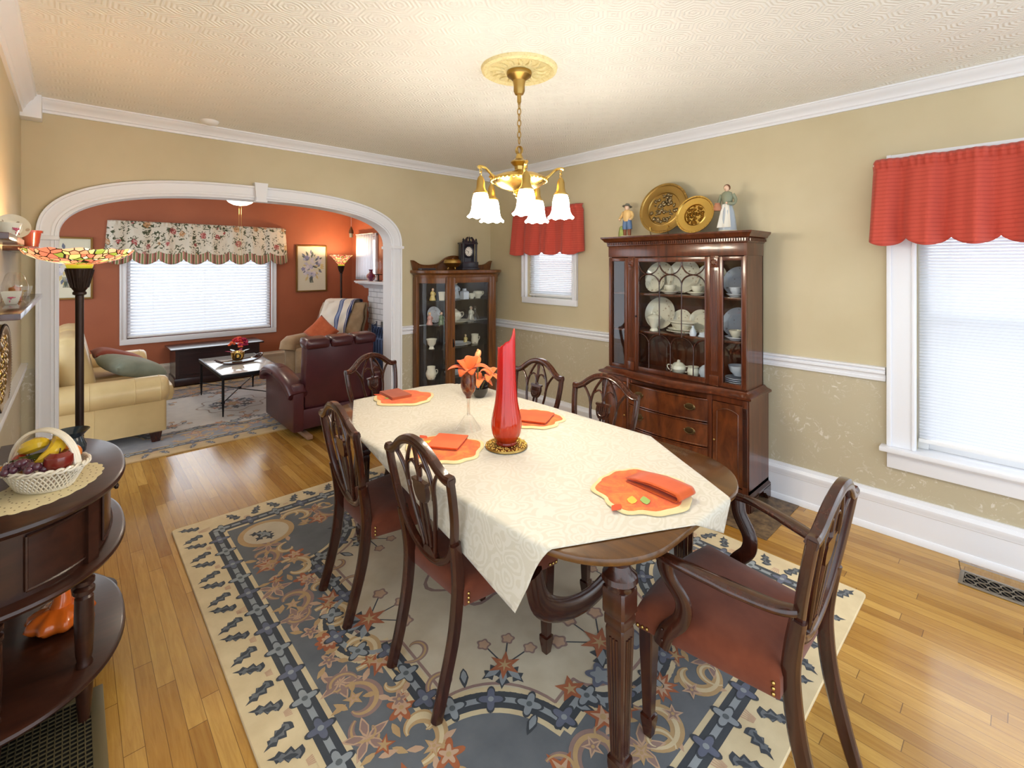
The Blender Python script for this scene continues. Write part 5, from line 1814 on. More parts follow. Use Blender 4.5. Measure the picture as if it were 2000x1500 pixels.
a = MB(); a.lathe([(0.05, 0.0), (0.066, 0.0), (0.07, 0.012), (0.06, 0.022), (0.05, 0.018)], 36, (0, 0, 0.195), R=Matrix.Rotation(PI / 2, 4, 'X')); bz = a.build('bezel', BLK, ck)
a = MB(); a.lathe([(0.0, 0.012), (0.052, 0.012), (0.054, 0.0)], 36, (0, 0, 0.195), R=Matrix.Rotation(PI / 2, 4, 'X')); dl = a.build('dial', mat('clock_dial', (232, 226, 214), 0.4), ck)
a = MB()
for k in range(12):
    an = PI / 2 - k * PI / 6
    a.tube([(0.036 * math.cos(an), -0.013, 0.195 + 0.036 * math.sin(an)), (0.047 * math.cos(an), -0.013, 0.195 + 0.047 * math.sin(an))], 0.0018, 5)
a.build('hour_marks', BLK, dl)
for an, l in ((math.radians(-100), 0.026), (math.radians(160), 0.04)):
    a = MB(); a.tube([(0, -0.0145, 0.195), (l * math.cos(an), -0.0145, 0.195 + l * math.sin(an))], [0.0026, 0.0012], 6); a.build('clock_hand', BLK, dl)
jar('brass_bowl', 'round footed brass bowl beside the clock on the curio cabinet', 'bowl', (2.885, 4.03, 1.558),
    [(0, 0.012), (0.03, 0.012), (0.036, 0.016), (0.07, 0.035), (0.092, 0.065), (0.085, 0.09), (0.07, 0.1), (0.074, 0.104), (0.066, 0.1), (0.05, 0.04), (0, 0.03)], M['brass_dark'], rib=10, amp=0.02)
for k in range(3):
    a = MB(); an = k * 2.1 + 0.5
    a.tube([(0.04 * math.cos(an), 0.04 * math.sin(an), 0.022), (0.05 * math.cos(an), 0.05 * math.sin(an), 0.0)], 0.007, 6)
    a.build('foot', M['brass_dark'], bpy.data.objects['brass_bowl'])
a = MB(); a.bx(-0.09, 0.09, -0.03, 0.03, 0, 0.016, 0.004); a.bx(-0.085, 0.085, -0.026, 0.026, 0.016, 0.02)
tag(a.build('folded_fan', BLK, loc=(2.62, 4.1, 1.551), rz=0.1), 'flat dark case lying at the left on the curio cabinet', 'case')
# ================================================================== on the dining table
TT = TZ + 0.0062
def leaf_outline(r, seed, n=64):
    rnd = random.Random(seed)
    ph = [rnd.random() * 6 for _ in range(4)]
    out = []
    for i in range(n):
        t = 2 * PI * i / n
        k = r * (1 + 0.07 * abs(math.sin(3.5 * t + ph[0])) + 0.05 * math.sin(5 * t + ph[1]) + 0.025 * math.sin(11 * t + ph[2]))
        out.append((k * math.cos(t), 0.92 * k * math.sin(t)))
    return out
def patch_mat():
    m = fabric('orange_batik_cotton', (226, 108, 44), (214, 84, 40), 200, bs=0.15)
    nt, N, L, B = nodes(m)
    n = noise(nt, coords(nt), 16, 5, 0.7, 0.8)
    L.new(ramp(nt, n, [(0.3, (206, 70, 44)), (0.5, (228, 106, 46)), (0.72, (240, 140, 56))]), B.inputs['Base Color'])
    return m
M['batik'] = patch_mat()
M['cream_braid'] = fabric('cream_braided_edge', (228, 210, 160), (216, 194, 140), 120, bs=0.6)
LG = [mat('applique_yellow', (236, 184, 74), 0.8), mat('applique_green', (150, 176, 96), 0.8), mat('applique_red', (206, 80, 44), 0.8)]
def placemat(label, p, rz, r=0.165, seed=1):
    t = thing('placemat', label, 'placemat', (p[0], p[1], TT), rz, 'leaf placemats on the table')
    o1 = leaf_outline(r, seed)
    rim = []
    for i, (x, y) in enumerate(o1):
        k = 1.1 + 0.09 * max(0, -math.sin(2 * PI * i / 64))
        rim.append((x * k, y * k))
    a = MB()
    a.loft([[(x * k, y * k, z) for x, y in rim] for k, z in ((0.985, 0.0), (1.0, 0.002), (0.995, 0.005), (0.97, 0.0065))])
    a.build('braided_border', M['cream_braid'], t)
    a = MB(); a.loft([[(x * k, y * k, z) for x, y in o1] for k, z in ((1.0, 0.0055), (0.99, 0.0075))])
    a.build('leaf_panel', M['batik'], t)
    for k, (x, y, an) in enumerate(((-0.93, 0.22, 2.9), (-0.82, 0.0, 0.2), (-0.7, -0.3, 0.4))):
        a = MB(Matrix.Translation((x * r, y * r, 0.0082 + 0.0006 * k)) @ Matrix.Rotation(an, 4, 'Z'))
        a.prism([(px * 0.06, py * 0.09) for px, py in LEAF], 0, 0.0006)
        a.build('applique_leaf', LG[(2, 0, 1)[k]], t)
    return t
placemat('orange leaf placemat at the near end of the table in front of the armchair', (1.545, 0.975), 0.35, 0.158, 1)
placemat('orange leaf placemat at the far end of the table by the arch', (1.535, 2.665), -0.75, 0.16, 2)
placemat('orange leaf placemat at the nearest left side chair, partly hidden by its back', (1.25, 1.80), -1.3, 0.155, 3)
placemat('orange leaf placemat on the window side to the right of the red vase', (1.84, 1.825), -0.9, 0.145, 4)

def napkin(label, p, rz, w, d, roll=False, m=None):
    z = TT + 0.009
    t = thing('napkin', label, 'napkin', (p[0], p[1], z), rz, 'folded orange napkins')
    a = MB()
    if roll:
        # two flat layers folded over at one end
        sec = [(-w / 2, 0.002)] + [(x, 0.002) for x in (-w / 4, 0, w / 4, w / 2 - 0.02)] + [(w / 2 - 0.012 + 0.014 * math.sin(q), 0.016 - 0.014 * math.cos(q)) for q in [PI * k / 8 for k in range(9)]] + [(w / 4, 0.031), (0, 0.03), (-w / 4, 0.022), (-w / 2, 0.012)]
        for s in (1.0,):
            a.grid(lambda u, v: (sec[int(round(u * (len(sec) - 1)))][0], (v - 0.5) * d, sec[int(round(u * (len(sec) - 1)))][1]), len(sec) - 1, 6)
        sec2 = [(x + 0.004, z2 * 0.72 + 0.002) for x, z2 in sec]
        a.grid(lambda u, v: (sec2[int(round(u * (len(sec2) - 1)))][0], (v - 0.5) * d * 0.98, sec2[int(round(u * (len(sec2) - 1)))][1]), len(sec2) - 1, 6)
        return a.build('folded_cloth', m or M['orange_cloth'], t, smooth=80, solid=0.0018) and t
    for k in range(3):
        o = 0.003 * k
        q = rrect(o, -o, w / 2, d / 2, 0.004, 2)
        a2 = MB()
        a2.loft([[(x * s, y * s, zz) for x, y in q] for s, zz in ((0.995, 0.004 * k), (1.0, 0.004 * k + 0.0015), (0.99, 0.004 * k + 0.0038))])
        a2.build('folded_layer', m or M['orange_cloth'], t)
    return t
napkin('rolled rust orange napkin on the placemat in front of the armchair', (1.598, 0.93), 1.48 - PI, 0.225, 0.105, True)
napkin('flat brownish orange napkin on the placemat at the far end', (1.51, 2.735), 1.5, 0.2, 0.13, m=fabric('rust_brown_cotton', (168, 78, 42), (150, 66, 34), 300, bs=0.15))
napkin('flat bright orange napkin on the placemat beside the nearest left chair', (1.285, 1.84), -0.95, 0.15, 0.17, m=fabric('bright_orange_cotton', (226, 100, 46), (212, 86, 38), 300, bs=0.15))
napkin('flat orange napkin on the placemat right of the red vase', (1.835, 1.83), -1.1, 0.2, 0.18)

# gold mesh coaster and swung glass vase
VX, VY = 1.471, 1.632
a = MB()
a.lathe([(0, 0), (0.094, 0), (0.098, 0.004), (0.094, 0.011), (0.06, 0.012), (0, 0.012)], 48)
t = thing('coaster', 'round gold beaded coaster under the tall red glass vase', 'coaster', (VX, VY, TT))
a.build('disc', M['brass_dark'], t)
rnd = random.Random(4)
a = MB()
for k in range(230):
    q, an = 0.094 * math.sqrt(0.18 + 0.82 * rnd.random()), rnd.random() * 2 * PI
    a.ball((q * math.cos(an), q * math.sin(an), 0.0115), rnd.uniform(0.003, 0.0055), 3)
o = a.build('gold_beads', M['gold'], t, smooth=180)
o['kind'] = 'stuff'
def vase_mat():
    m = mat('swung_red_glass', (220, 40, 30), 0.08, coat=1.0)
    nt, N, L, B = nodes(m)
    sx = N.new('ShaderNodeSeparateXYZ')
    tc = N.new('ShaderNodeTexCoord'); L.new(tc.outputs['Object'], sx.inputs[0])
    c = ramp(nt, math_n(nt, 'DIVIDE', sx.outputs[2], 0.54), [(0.0, (130, 14, 10)), (0.06, (190, 46, 12)), (0.2, (214, 56, 14)), (0.45, (214, 26, 20)), (0.9, (222, 30, 34)), (1.0, (236, 100, 80))])
    L.new(c, B.inputs['Base Color'])
    tr = N.new('ShaderNodeBsdfTranslucent'); L.new(c, tr.inputs[0])
    mx = N.new('ShaderNodeMixShader'); mx.inputs[0].default_value = 0.3
    L.new(B.outputs[0], mx.inputs[1]); L.new(tr.outputs[0], mx.inputs[2]); L.new(mx.outputs[0], N['Material Output'].inputs[0])
    return m
a = MB()
prof = [(0.0, 0.0), (0.04, 0.0), (0.048, 0.006), (0.046, 0.018), (0.05, 0.026), (0.062, 0.05), (0.067, 0.085), (0.064, 0.12), (0.056, 0.16), (0.049, 0.2), (0.044, 0.25), (0.041, 0.3), (0.039, 0.35), (0.0385, 0.4), (0.038, 0.44)]
prof = smooth_path(prof, 3)
n_ = 96
rings = []
def rimz(t):
    # uneven swung rim: highest finger on one side
    d = (t + PI) % (2 * PI) - PI
    return 0.438 + 0.005 * math.cos(5 * t) + 0.045 * (math.cos(d) * 0.5 + 0.5) + 0.045 * math.exp(-(d / 0.6) ** 2)
for k, (r, z) in enumerate(prof):
    ring = []
    for j in range(n_):
        t_ = 2 * PI * j / n_
        rr = r * (1 + (0.028 if z > 0.02 else 0) * abs(math.cos(8 * t_)) )
        zz = z if z < 0.3 else 0.3 + (z - 0.3) * (rimz(t_) - 0.3) / 0.14
        ring.append((rr * math.cos(t_), rr * math.sin(t_), zz))
    rings.append(ring)
a.loft(rings, cap=False)
o = a.build('glass_vase', vase_mat(), loc=(VX, VY, TT + 0.0125), rz=-1.15, smooth=60, solid=0.004)
tag(o, 'tall ribbed red orange glass vase with an uneven pulled rim', 'vase')

# footed goblet with an orange napkin tucked in
gx, gy = 1.488, 1.941
gb = thing('goblet', 'tall clear stemmed goblet with amber purple bowl left of the red vase', 'glass', (gx, gy, TT))
a = MB(); a.lathe([(0.066, 0.0), (0.064, 0.004), (0.045, 0.028), (0.022, 0.064), (0.011, 0.075), (0.0, 0.07)], 36)
a.build('foot', M['clear_glass'], gb)
a = MB(); a.lathe([(0.0105, 0.07), (0.008, 0.085), (0.0075, 0.12), (0.009, 0.15), (0.013, 0.158), (0.0, 0.16)], 20)
a.build('stem', glass('stem_glass', (248, 246, 240), 0.0, 0.2), gb)
AM = mat('amber_purple_glass', (120, 56, 40), 0.08, trans=0.55, coat=0.6)
nt, N, L, B = nodes(AM)
L.new(ramp(nt, noise(nt, coords(nt), 22, 3, 0.6, 1.2), [(0.3, (92, 36, 46)), (0.5, (132, 62, 40)), (0.7, (196, 140, 90))]), B.inputs['Base Color'])
a = MB(); a.lathe([(0.0, 0.156), (0.012, 0.158), (0.014, 0.17), (0.03, 0.19), (0.038, 0.215), (0.039, 0.25), (0.036, 0.275), (0.04, 0.293), (0.048, 0.305)], 36)
a.build('bowl', AM, gb, solid=0.002)
def petals_cloth(a, c, specs):
    for an, ln_, w_, up_, dr in specs:
        ca, sa = math.cos(an), math.sin(an)
        def fn(u, v):
            l = ln_ * u
            ww = w_ * math.sin(PI * min(0.97, 0.2 + 0.75 * u)) * (v - 0.5) * 2
            z = up_ * math.sin(PI * 0.62 * u) - dr * u * u + 0.014 * abs(v - 0.5) * 2 * (1 - u)
            return (c[0] + ca * (0.006 + l) - sa * ww, c[1] + sa * (0.006 + l) + ca * ww, c[2] + z)
        a.grid(fn, 10, 6)
t = thing('napkin', 'orange napkin opened like a flower in the tall goblet', 'napkin', (gx, gy, TT))
a = MB()
petals_cloth(a, (0, 0, 0.292), ((2.6, 0.1, 0.036, 0.035, 0.02), (-0.75, 0.125, 0.04, 0.05, 0.06), (0.6, 0.09, 0.036, 0.075, 0.02), (-2.0, 0.07, 0.034, 0.03, 0.03), (1.6, 0.08, 0.036, 0.06, 0.02), (3.6, 0.085, 0.034, 0.03, 0.035)))
a.build('folded_petals', M['orange_cloth'], t, smooth=80, solid=0.002)
a = MB(); a.lathe([(0.0, 0.22), (0.02, 0.225), (0.032, 0.26), (0.034, 0.297), (0, 0.3)], 14, rib=5, amp=0.12); a.build('tucked_end', M['orange_cloth'], t)

# silk flowers in a low dark bowl near the far right corner
sf = thing('silk_flowers', 'orange silk flowers and buds in a low dark glass behind the red vase', 'flowers', (1.90, 2.36, TT))
a = MB(); a.lathe([(0, 0.0), (0.03, 0.0), (0.034, 0.006), (0.05, 0.035), (0.055, 0.06), (0.05, 0.06), (0.04, 0.02), (0, 0.012)], 28)
a.build('glass_bowl', mat('smoked_glass', (40, 34, 34), 0.1, trans=0.3, coat=0.5), sf)
a = MB()
a.tube(smooth_path([(0, 0, 0.02), (-0.01, 0.01, 0.12), (-0.01, 0.0, 0.2), (-0.02, -0.01, 0.27)], 4), 0.004, 6)
a.tube(smooth_path([(0, 0, 0.02), (0.02, -0.01, 0.08), (0.05, -0.03, 0.13)], 4), 0.004, 6)
a.build('stem', mat('silk_stem', (96, 92, 48), 0.7), sf)
SILK = mat('orange_silk', (222, 108, 44), 0.6, sheen=0.3)
for c, sp in (((0.0, 0.0, 0.1), ((0.2, .07, .03, .03, .03), (1.4, .075, .032, .05, .02), (2.7, .08, .032, .03, .05), (3.9, .075, .032, .03, .05), (5.2, .08, .032, .03, .05))),
              ((0.05, -0.04, 0.13), ((0.0, .06, .028, .05, .01), (1.3, .065, .028, .05, .02), (2.6, .06, .026, .05, .02), (3.8, .06, .028, .02, .04), (5.0, .06, .028, .02, .04)))):
    a = MB(); petals_cloth(a, c, sp); a.build('blossom', SILK, sf, smooth=80, solid=0.0015)
for c, r, col in (((-0.03, -0.02, 0.235), 0.022, (206, 120, 60)), ((-0.015, 0.0, 0.272), 0.024, (226, 150, 100))):
    a = MB(); a.ball(c, (r * 0.8, r * 0.8, r * 1.3), 8, Matrix.Rotation(0.5, 4, 'Y'))
    a.lathe([(0, r), (r * 0.4, r * 0.6), (r * 0.2, 0)], 8, (c[0], c[1], c[2] + r * 0.5)); a.build('bud', mat('silk_bud', col, 0.6), sf)

# ================================================================== chandelier
HX, HY = 1.755, 1.845
md = MB()
md.lathe([(0.0, -0.018), (0.06, -0.018), (0.075, -0.012), (0.09, -0.014), (0.165, -0.012), (0.172, -0.02), (0.186, -0.024), (0.2, -0.016), (0.204, 0.0)], 72)
mm = mat('ivory_plaster', (238, 222, 160), 0.6)
nt, N, L, B = nodes(mm)
v = coords(nt)
vo = N.new('ShaderNodeTexNoise'); vo.inputs['Scale'].default_value = 30; vo.inputs['Distortion'].default_value = 2.0; L.new(v, vo.inputs['Vector'])
L.new(ramp(nt, vo.outputs[0], [(0.45, (240, 226, 172)), (0.7, (226, 208, 144))]), B.inputs['Base Color'])
bump(nt, vo.outputs[0], 0.5, 0.004)
t = thing('ceiling_medallion', 'round ivory plaster medallion on the ceiling above the chandelier', 'ceiling medallion', (HX, HY, ZC - 0.0005))
md.build('rim', mm, t)
a = MB()
for k in range(16):
    an = 2 * PI * k / 16
    a.tube(smooth_path([(0.085 * math.cos(an), 0.085 * math.sin(an), -0.013), (0.12 * math.cos(an + 0.1), 0.12 * math.sin(an + 0.1), -0.017), (0.155 * math.cos(an), 0.155 * math.sin(an), -0.012)], 4), [0.004] * 2 + [0.009] * 5 + [0.003] * 2, 6)
a.build('acanthus_relief', mm, t, smooth=180)
ch = thing('chandelier', 'brass five light chandelier with white bell shades over the dining table', 'chandelier', (HX, HY, ZC - 0.02))
def zl(z):
    return z - (ZC - 0.02)
a = MB(); a.lathe([(0, zl(2.632)), (0.066, zl(2.632)), (0.068, zl(2.624)), (0.064, zl(2.61)), (0.05, zl(2.6)), (0.034, zl(2.585)), (0.03, zl(2.56)), (0.03, zl(2.53)), (0.022, zl(2.512)), (0.011, zl(2.508)), (0.011, zl(2.47)), (0.008, zl(2.468)), (0.008, zl(2.46)), (0, zl(2.46))], 36)
a.build('canopy', M['brass_dark'], ch)
z, k = 2.452, 0
while z > 2.235:
    a = MB()
    R = Matrix.Rotation(k * PI / 2 + 0.4, 4, 'Z')
    q = [R @ Vector((0.0095 * math.cos(t_), 0, zl(z) + 0.019 * math.sin(t_))) for t_ in [2 * PI * i / 16 for i in range(16)]]
    a.tube(q, 0.0028, 6, closed=True); a.build('chain_link', M['brass_dark'], ch)
    z -= 0.031; k += 1
a = MB()
for k in range(2):
    R = Matrix.Rotation(0.3 + PI / 2 * k, 4, 'Z')
    a.tube([R @ Vector((0.02 * math.cos(t_), 0, zl(2.214) + 0.02 * math.sin(t_))) for t_ in [2 * PI * i / 20 for i in range(20)]], 0.0045, 6, closed=True)
a.build('loop', M['brass_dark'], ch)
a = MB(); a.lathe([(0, zl(2.2)), (0.012, zl(2.196)), (0.018, zl(2.18)), (0.022, zl(2.168)), (0.044, zl(2.154)), (0.046, zl(2.148)), (0.036, zl(2.136)), (0.026, zl(2.128)), (0.024, zl(2.11)), (0.03, zl(2.1))], 32)
a.build('neck', M['brass'], ch)
a = MB(); a.lathe([(0.026, zl(2.104)), (0.05, zl(2.096)), (0.1, zl(2.086)), (0.14, zl(2.07)), (0.152, zl(2.058)), (0.152, zl(2.052)), (0.146, zl(2.046)), (0.11, zl(2.02)), (0.06, zl(2.0)), (0.03, zl(1.988)), (0.0, zl(1.985))], 48)
a.build('pan', M['gold'], ch)
a = MB()
for k in range(40):
    an = 2 * PI * k / 40
    a.ball((0.149 * math.cos(an), 0.149 * math.sin(an), zl(2.05)), 0.0075, 4)
a.build('beaded_edge', M['gold'], ch, smooth=180)
a = MB(); a.lathe([(0.03, zl(1.99)), (0.034, zl(1.98)), (0.02, zl(1.972)), (0.022, zl(1.962)), (0.01, zl(1.95)), (0, zl(1.946))], 20); a.build('finial', M['gold'], ch)
rt, tw = Vector((0.735, -0.678, 0)), Vector((-0.678, -0.735, 0))
for deg in (8, 80, 152, 224, 296):
    an = math.radians(deg)
    d3 = rt * math.sin(an) + tw * math.cos(an)
    a = MB()
    a.tube(smooth_path([d3 * 0.14 + Vector((0, 0, zl(2.055))), d3 * 0.165 + Vector((0, 0, zl(2.075))), d3 * 0.195 + Vector((0, 0, zl(2.102))), d3 * 0.222 + Vector((0, 0, zl(2.108))), d3 * 0.238 + Vector((0, 0, zl(2.102)))], 5), [0.009] * 4 + [0.007] * 12 + [0.008] * 5, 8)
    arm_ = a.build('arm', M['gold'], ch)
    c = d3 * 0.222
    a = MB()
    for k in range(2):
        R = Matrix.Rotation(k * PI / 2, 4, 'Z')
        a.tube([Vector((c.x, c.y, zl(2.088 - 0.017 * k))) + R @ Vector((0.007 * math.cos(t_), 0, 0.011 * math.sin(t_))) for t_ in [2 * PI * i / 12 for i in range(12)]], 0.002, 5, closed=True)
    a.build('hook_link', M['gold'], arm_)
    a = MB(); a.lathe([(0, zl(2.06)), (0.006, zl(2.06)), (0.014, zl(2.052)), (0.02, zl(2.035)), (0.022, zl(2.0)), (0.027, zl(1.986)), (0.038, zl(1.974)), (0.038, zl(1.968))], 24, (c.x, c.y, 0)); a.build('shade_holder', M['brass'], arm_)
    a = MB(); a.lathe([(0.03, zl(1.972)), (0.037, zl(1.958)), (0.042, zl(1.935)), (0.0445, zl(1.905)), (0.048, zl(1.88)), (0.056, zl(1.862)), (0.069, zl(1.848))], 40, (c.x, c.y, 0), ruf=(8, 0.004, 4))
    sh = a.build('shade', M['shade_glass'], arm_, solid=0.002)
    ld = bpy.data.lights.new('lamp_bulb', 'POINT'); ld.energy = CH_W; ld.color = (1.0, 0.83, 0.58); ld.shadow_soft_size = 0.03
    lo = bpy.data.objects.new('lamp_bulb', ld); COL.objects.link(lo); lo.parent = arm_; lo.location = (c.x, c.y, zl(1.84))
a = MB(); a.lathe([(0.0, 0.03), (0.03, 0.028), (0.05, 0.018), (0.056, 0.008), (0.06, 0.0)], 28, R=Matrix.Rotation(PI, 4, 'X'))
tag(a.build('smoke_detector', M['white'], loc=(0.735, 4.04, ZC)), 'small round white smoke detector on the ceiling near the arch', 'smoke detector')

# ================================================================== half round buffet on the left wall
BY, BZ = 2.55, 0.81
bf = thing('half_round_buffet', 'dark brown half round console cabinet against the left wall', 'cabinet', (XL, BY, 0))
BW = M['buffet_wood']
def demi(ax, by, n=40, q=2.35):
    out = []
    for i in range(n + 1):
        t_ = PI / 2 - PI * i / n
        out.append((ax * abs(math.cos(t_)) ** (2 / q), math.copysign(by * abs(math.sin(t_)) ** (2 / q), math.sin(t_))))
    return [(0.006, out[0][1])] + out[1:-1] + [(0.006, out[-1][1])]
def slab(z0, z1, ax, by, name):
    a = MB()
    h = z1 - z0
    a.loft([[(x, y, z) for x, y in demi(ax + k, by + k)] for k, z in ((-0.012, z0), (-0.004, z0 + h * 0.2), (0.0, z0 + h * 0.5), (-0.003, z1 - h * 0.15), (-0.012, z1))])
    return a.build(name, BW, bf)
slab(BZ - 0.03, BZ, 0.395, 0.5, 'top')
a = MB(); a.loft([[(x, y, z) for x, y in demi(0.345, 0.45)] for z in (0.564, BZ - 0.03)]); case = a.build('case', BW, bf)
slab(0.537, 0.564, 0.395, 0.5, 'middle_shelf')
slab(0.17, 0.197, 0.395, 0.5, 'lower_shelf')
for k, (i0, i1) in enumerate(((4, 12), (14, 26), (28, 36))):
    pl = demi(0.349, 0.454, 40)[i0:i1 + 1]
    d_ = MB()
    d_.loft([[(x, y, z) for x, y in pl] + [(x * 0.97, y * 0.98, z) for x, y in reversed(pl)] for z in (0.585, 0.755)])
    for z in (0.585, 0.755):
        d_.tube([(x * 1.004, y, z) for x, y in pl], 0.005, 6)
    for p in (pl[0], pl[-1]):
        d_.tube([(p[0] * 1.004, p[1], 0.585), (p[0] * 1.004, p[1], 0.755)], 0.005, 6)
    d_ = d_.build('curved_door' if k == 1 else 'curved_panel', BW, bf)
    if k == 1:
        kb = MB(); kb.lathe([(0.006, 0.0), (0.005, 0.012), (0.013, 0.018), (0.012, 0.026), (0.0, 0.03)], 16, (0.349, 0.03, 0.68), R=Matrix.Rotation(PI / 2, 4, 'Y')); kb.build('knob', M['bronze'], d_)
for (x, y) in ((0.05, -0.41), (0.265, -0.3), (0.265, 0.3), (0.05, 0.41)):
    a = MB()
    a.tube([(x * 1.04, y * 1.04, 0.5645), (x * 1.04, y * 1.04, BZ - 0.031)], 0.024, 4, sq=True)
    a.lathe([(0, 0.537), (0.02, 0.537), (0.02, 0.505), (0.03, 0.498), (0.03, 0.484), (0.018, 0.476), (0.03, 0.466), (0.03, 0.452), (0.02, 0.444), (0.026, 0.436), (0.028, 0.35), (0.024, 0.24), (0.02, 0.215), (0.024, 0.205), (0.024, 0.197)], 20, (x, y, 0))
    a.lathe([(0.024, 0.17), (0.026, 0.13), (0.02, 0.05), (0.015, 0.0), (0, 0)], 20, (x, y, 0))
    a.build('turned_leg', BW, bf)

# lace doily, ceramic basket with fruit
dl_ = MB()
n_ = 120
DC = (-0.065, 2.37)
rim = []
for i in range(n_):
    t_ = 2 * PI * i / n_
    k = 1 + 0.05 * abs(math.sin(11 * t_))
    rim.append((0.125 * k * math.cos(t_), 0.2 * k * math.sin(t_)))
dm = mat('ecru_lace', (224, 210, 168), 0.85)
dl_.prism(rim, 0, 0.0015)
def holes(mb):
    for rr in (0.62, 0.78, 0.9):
        for i in range(30):
            t_ = 2 * PI * (i + 0.5 * (rr > 0.7)) / 30
            mb.lathe([(0, 0.0), (0.0028, 0.0)], 8, (0.125 * rr * math.cos(t_), 0.2 * rr * math.sin(t_), 0.0019))
    return mb
t = thing('doily', 'ecru lace doily under the ceramic fruit basket', 'doily', (DC[0], DC[1], BZ + 0.0005), -0.55)
dl_.build('lace', dm, t)
o = holes(MB()).build('lace_eyelets', mat('lace_shadow', (96, 64, 40), 0.8), t); o['kind'] = 'stuff'
KX, KY, KZ = -0.072, 2.37, BZ + 0.0035
bk = thing('fruit_basket', 'white ceramic lattice basket with arched handle on the buffet', 'basket', (KX, KY, KZ), -0.745)
CER = mat('glazed_white_ceramic', (232, 224, 206), 0.18, coat=0.6)
a = MB(); a.loft([[(0.085 * k * math.cos(t_), 0.06 * k * math.sin(t_), z) for t_ in [2 * PI * i / 36 for i in range(36)]] for k, z in ((1, 0), (1.03, 0.004), (1.0, 0.01))]); a.build('base', CER, bk)
a = MB()
for s in (-1, 1):
    for i in range(44):
        t0 = 2 * PI * i / 44
        pts = []
        for k in range(6):
            f_ = k / 5
            an = t0 + s * 0.42 * f_
            pts.append(((0.087 + 0.04 * f_) * math.cos(an), (0.062 + 0.034 * f_) * math.sin(an), 0.006 + 0.07 * f_ + 0.01 * math.sin(PI * f_) * 0))
        a.tube(pts, 0.0026, 5)
a.build('lattice', CER, bk)
a = MB()
for ph in (0, PI):
    a.tube([((0.129 + 0.004 * math.cos(13 * t_ + ph)) * math.cos(t_), (0.098 + 0.004 * math.cos(13 * t_ + ph)) * math.sin(t_), 0.078 + 0.006 * math.sin(13 * t_ + ph)) for t_ in [2 * PI * i / 120 for i in range(120)]], 0.005, 6, closed=True)
a.build('braided_rim', CER, bk)
a = MB()
for s in (-0.0085, 0, 0.0085):
    a.tube([(0.118 * math.cos(t_), s, 0.06 + 0.142 * math.sin(t_) ** 0.9 if math.sin(t_) > 0 else 0.06) for t_ in [PI * i / 24 for i in range(25)]], (0.0055, 0.0055), 8)
a.build('handle', CER, bk)
Rk = Matrix.Translation((KX, KY, KZ)) @ Matrix.Rotation(-0.745, 4, 'Z')
def KW(x, y, z):
    return tuple(Rk @ Vector((x, y, z)))
GL = lambda n, c: mat(n, c, 0.15, coat=0.7)
def banana(label, pts):
    t = thing('banana', label, 'banana', KW(*pts[1]))
    o = Vector(KW(*pts[1]))
    a = MB()
    P = [Vector(KW(*p)) - o for p in smooth_path(pts, 5)]
    n = len(P)
    a.tube(P, [0.0075 + 0.017 * math.sin(PI * min(1, max(0, (i - 1) / (n - 3)))) ** 0.6 if 0 < i < n - 1 else 0.005 for i in range(n)], 8)
    a.build('peel', GL('glazed_banana_yellow', (224, 186, 44)), t)
    e = MB(); e.ball(P[0], 0.006, 5); e.build('stem_end', GL('banana_tip', (150, 150, 60)), t)
banana('glazed yellow banana lying to the left in the ceramic basket', [(0.0, 0.02, 0.15), (-0.015, -0.005, 0.155), (-0.05, -0.01, 0.142), (-0.09, 0.0, 0.12)])
banana('glazed yellow banana curving to the right above the red apple', [(0.005, 0.03, 0.165), (0.04, 0.01, 0.15), (0.05, -0.02, 0.13), (0.015, -0.05, 0.105)])
t = thing('apple', 'glossy dark red apple at the right of the ceramic basket', 'apple', KW(0.075, -0.025, 0.07))
a = MB(); a.lathe([(0, 0.0), (0.018, -0.003), (0.034, 0.008), (0.043, 0.03), (0.04, 0.052), (0.024, 0.064), (0.008, 0.058), (0, 0.054)], 28); a.build('skin', GL('glazed_apple_red', (118, 34, 26)), t)
a = MB(); a.tube([(0, 0, 0.055), (0.003, 0, 0.075)], 0.002, 6); a.build('stem', GL('stem_brown', (80, 50, 30)), t)
rnd = random.Random(11)
t = thing('grape_bunch', 'bunch of purple ceramic grapes hanging over the front of the basket', 'grapes', KW(0.0, -0.07, 0.08))
for k in range(26):
    x, y, z = rnd.uniform(-0.055, 0.055), rnd.uniform(-0.03, 0.025), 0
    z = 0.022 - 6 * x * x + rnd.uniform(-0.012, 0.008) - (0.2 * (-y) if y < 0 else 0)
    p = Vector(KW(x, -0.07 + y, 0.085 + z)) - Vector(KW(0, -0.07, 0.08))
    a = MB(); a.ball(p, rnd.uniform(0.0125, 0.0155), 7); a.build('grape', GL('glazed_grape_purple', (84, 42, 58)) if k == 0 else bpy.data.materials['glazed_grape_purple'], t)
t = thing('tomato', 'small red glazed tomato at the left behind the basket handle', 'tomato', KW(-0.075, -0.01, 0.075)); a = MB(); a.ball((0, 0, 0.022), (0.026, 0.026, 0.022), 9); a.build('skin', GL('glazed_tomato', (170, 56, 34)), t)
t = thing('orange', 'orange brown glazed fruit low in the middle of the basket', 'fruit', KW(-0.04, -0.03, 0.06)); a = MB(); a.ball((0, 0, 0.026), (0.028, 0.026, 0.026), 9); a.build('skin', GL('glazed_ochre', (150, 84, 34)), t)
t = thing('peach', 'orange glazed peach behind the bananas at the right of the basket', 'fruit', KW(0.06, 0.035, 0.075)); a = MB(); a.ball((0, 0, 0.03), (0.032, 0.03, 0.03), 9); a.build('skin', GL('glazed_peach', (206, 116, 40)), t)
t = thing('ceramic_leaves', 'dark green glazed leaves tucked between the fruit', 'leaves', KW(-0.03, -0.015, 0.105))
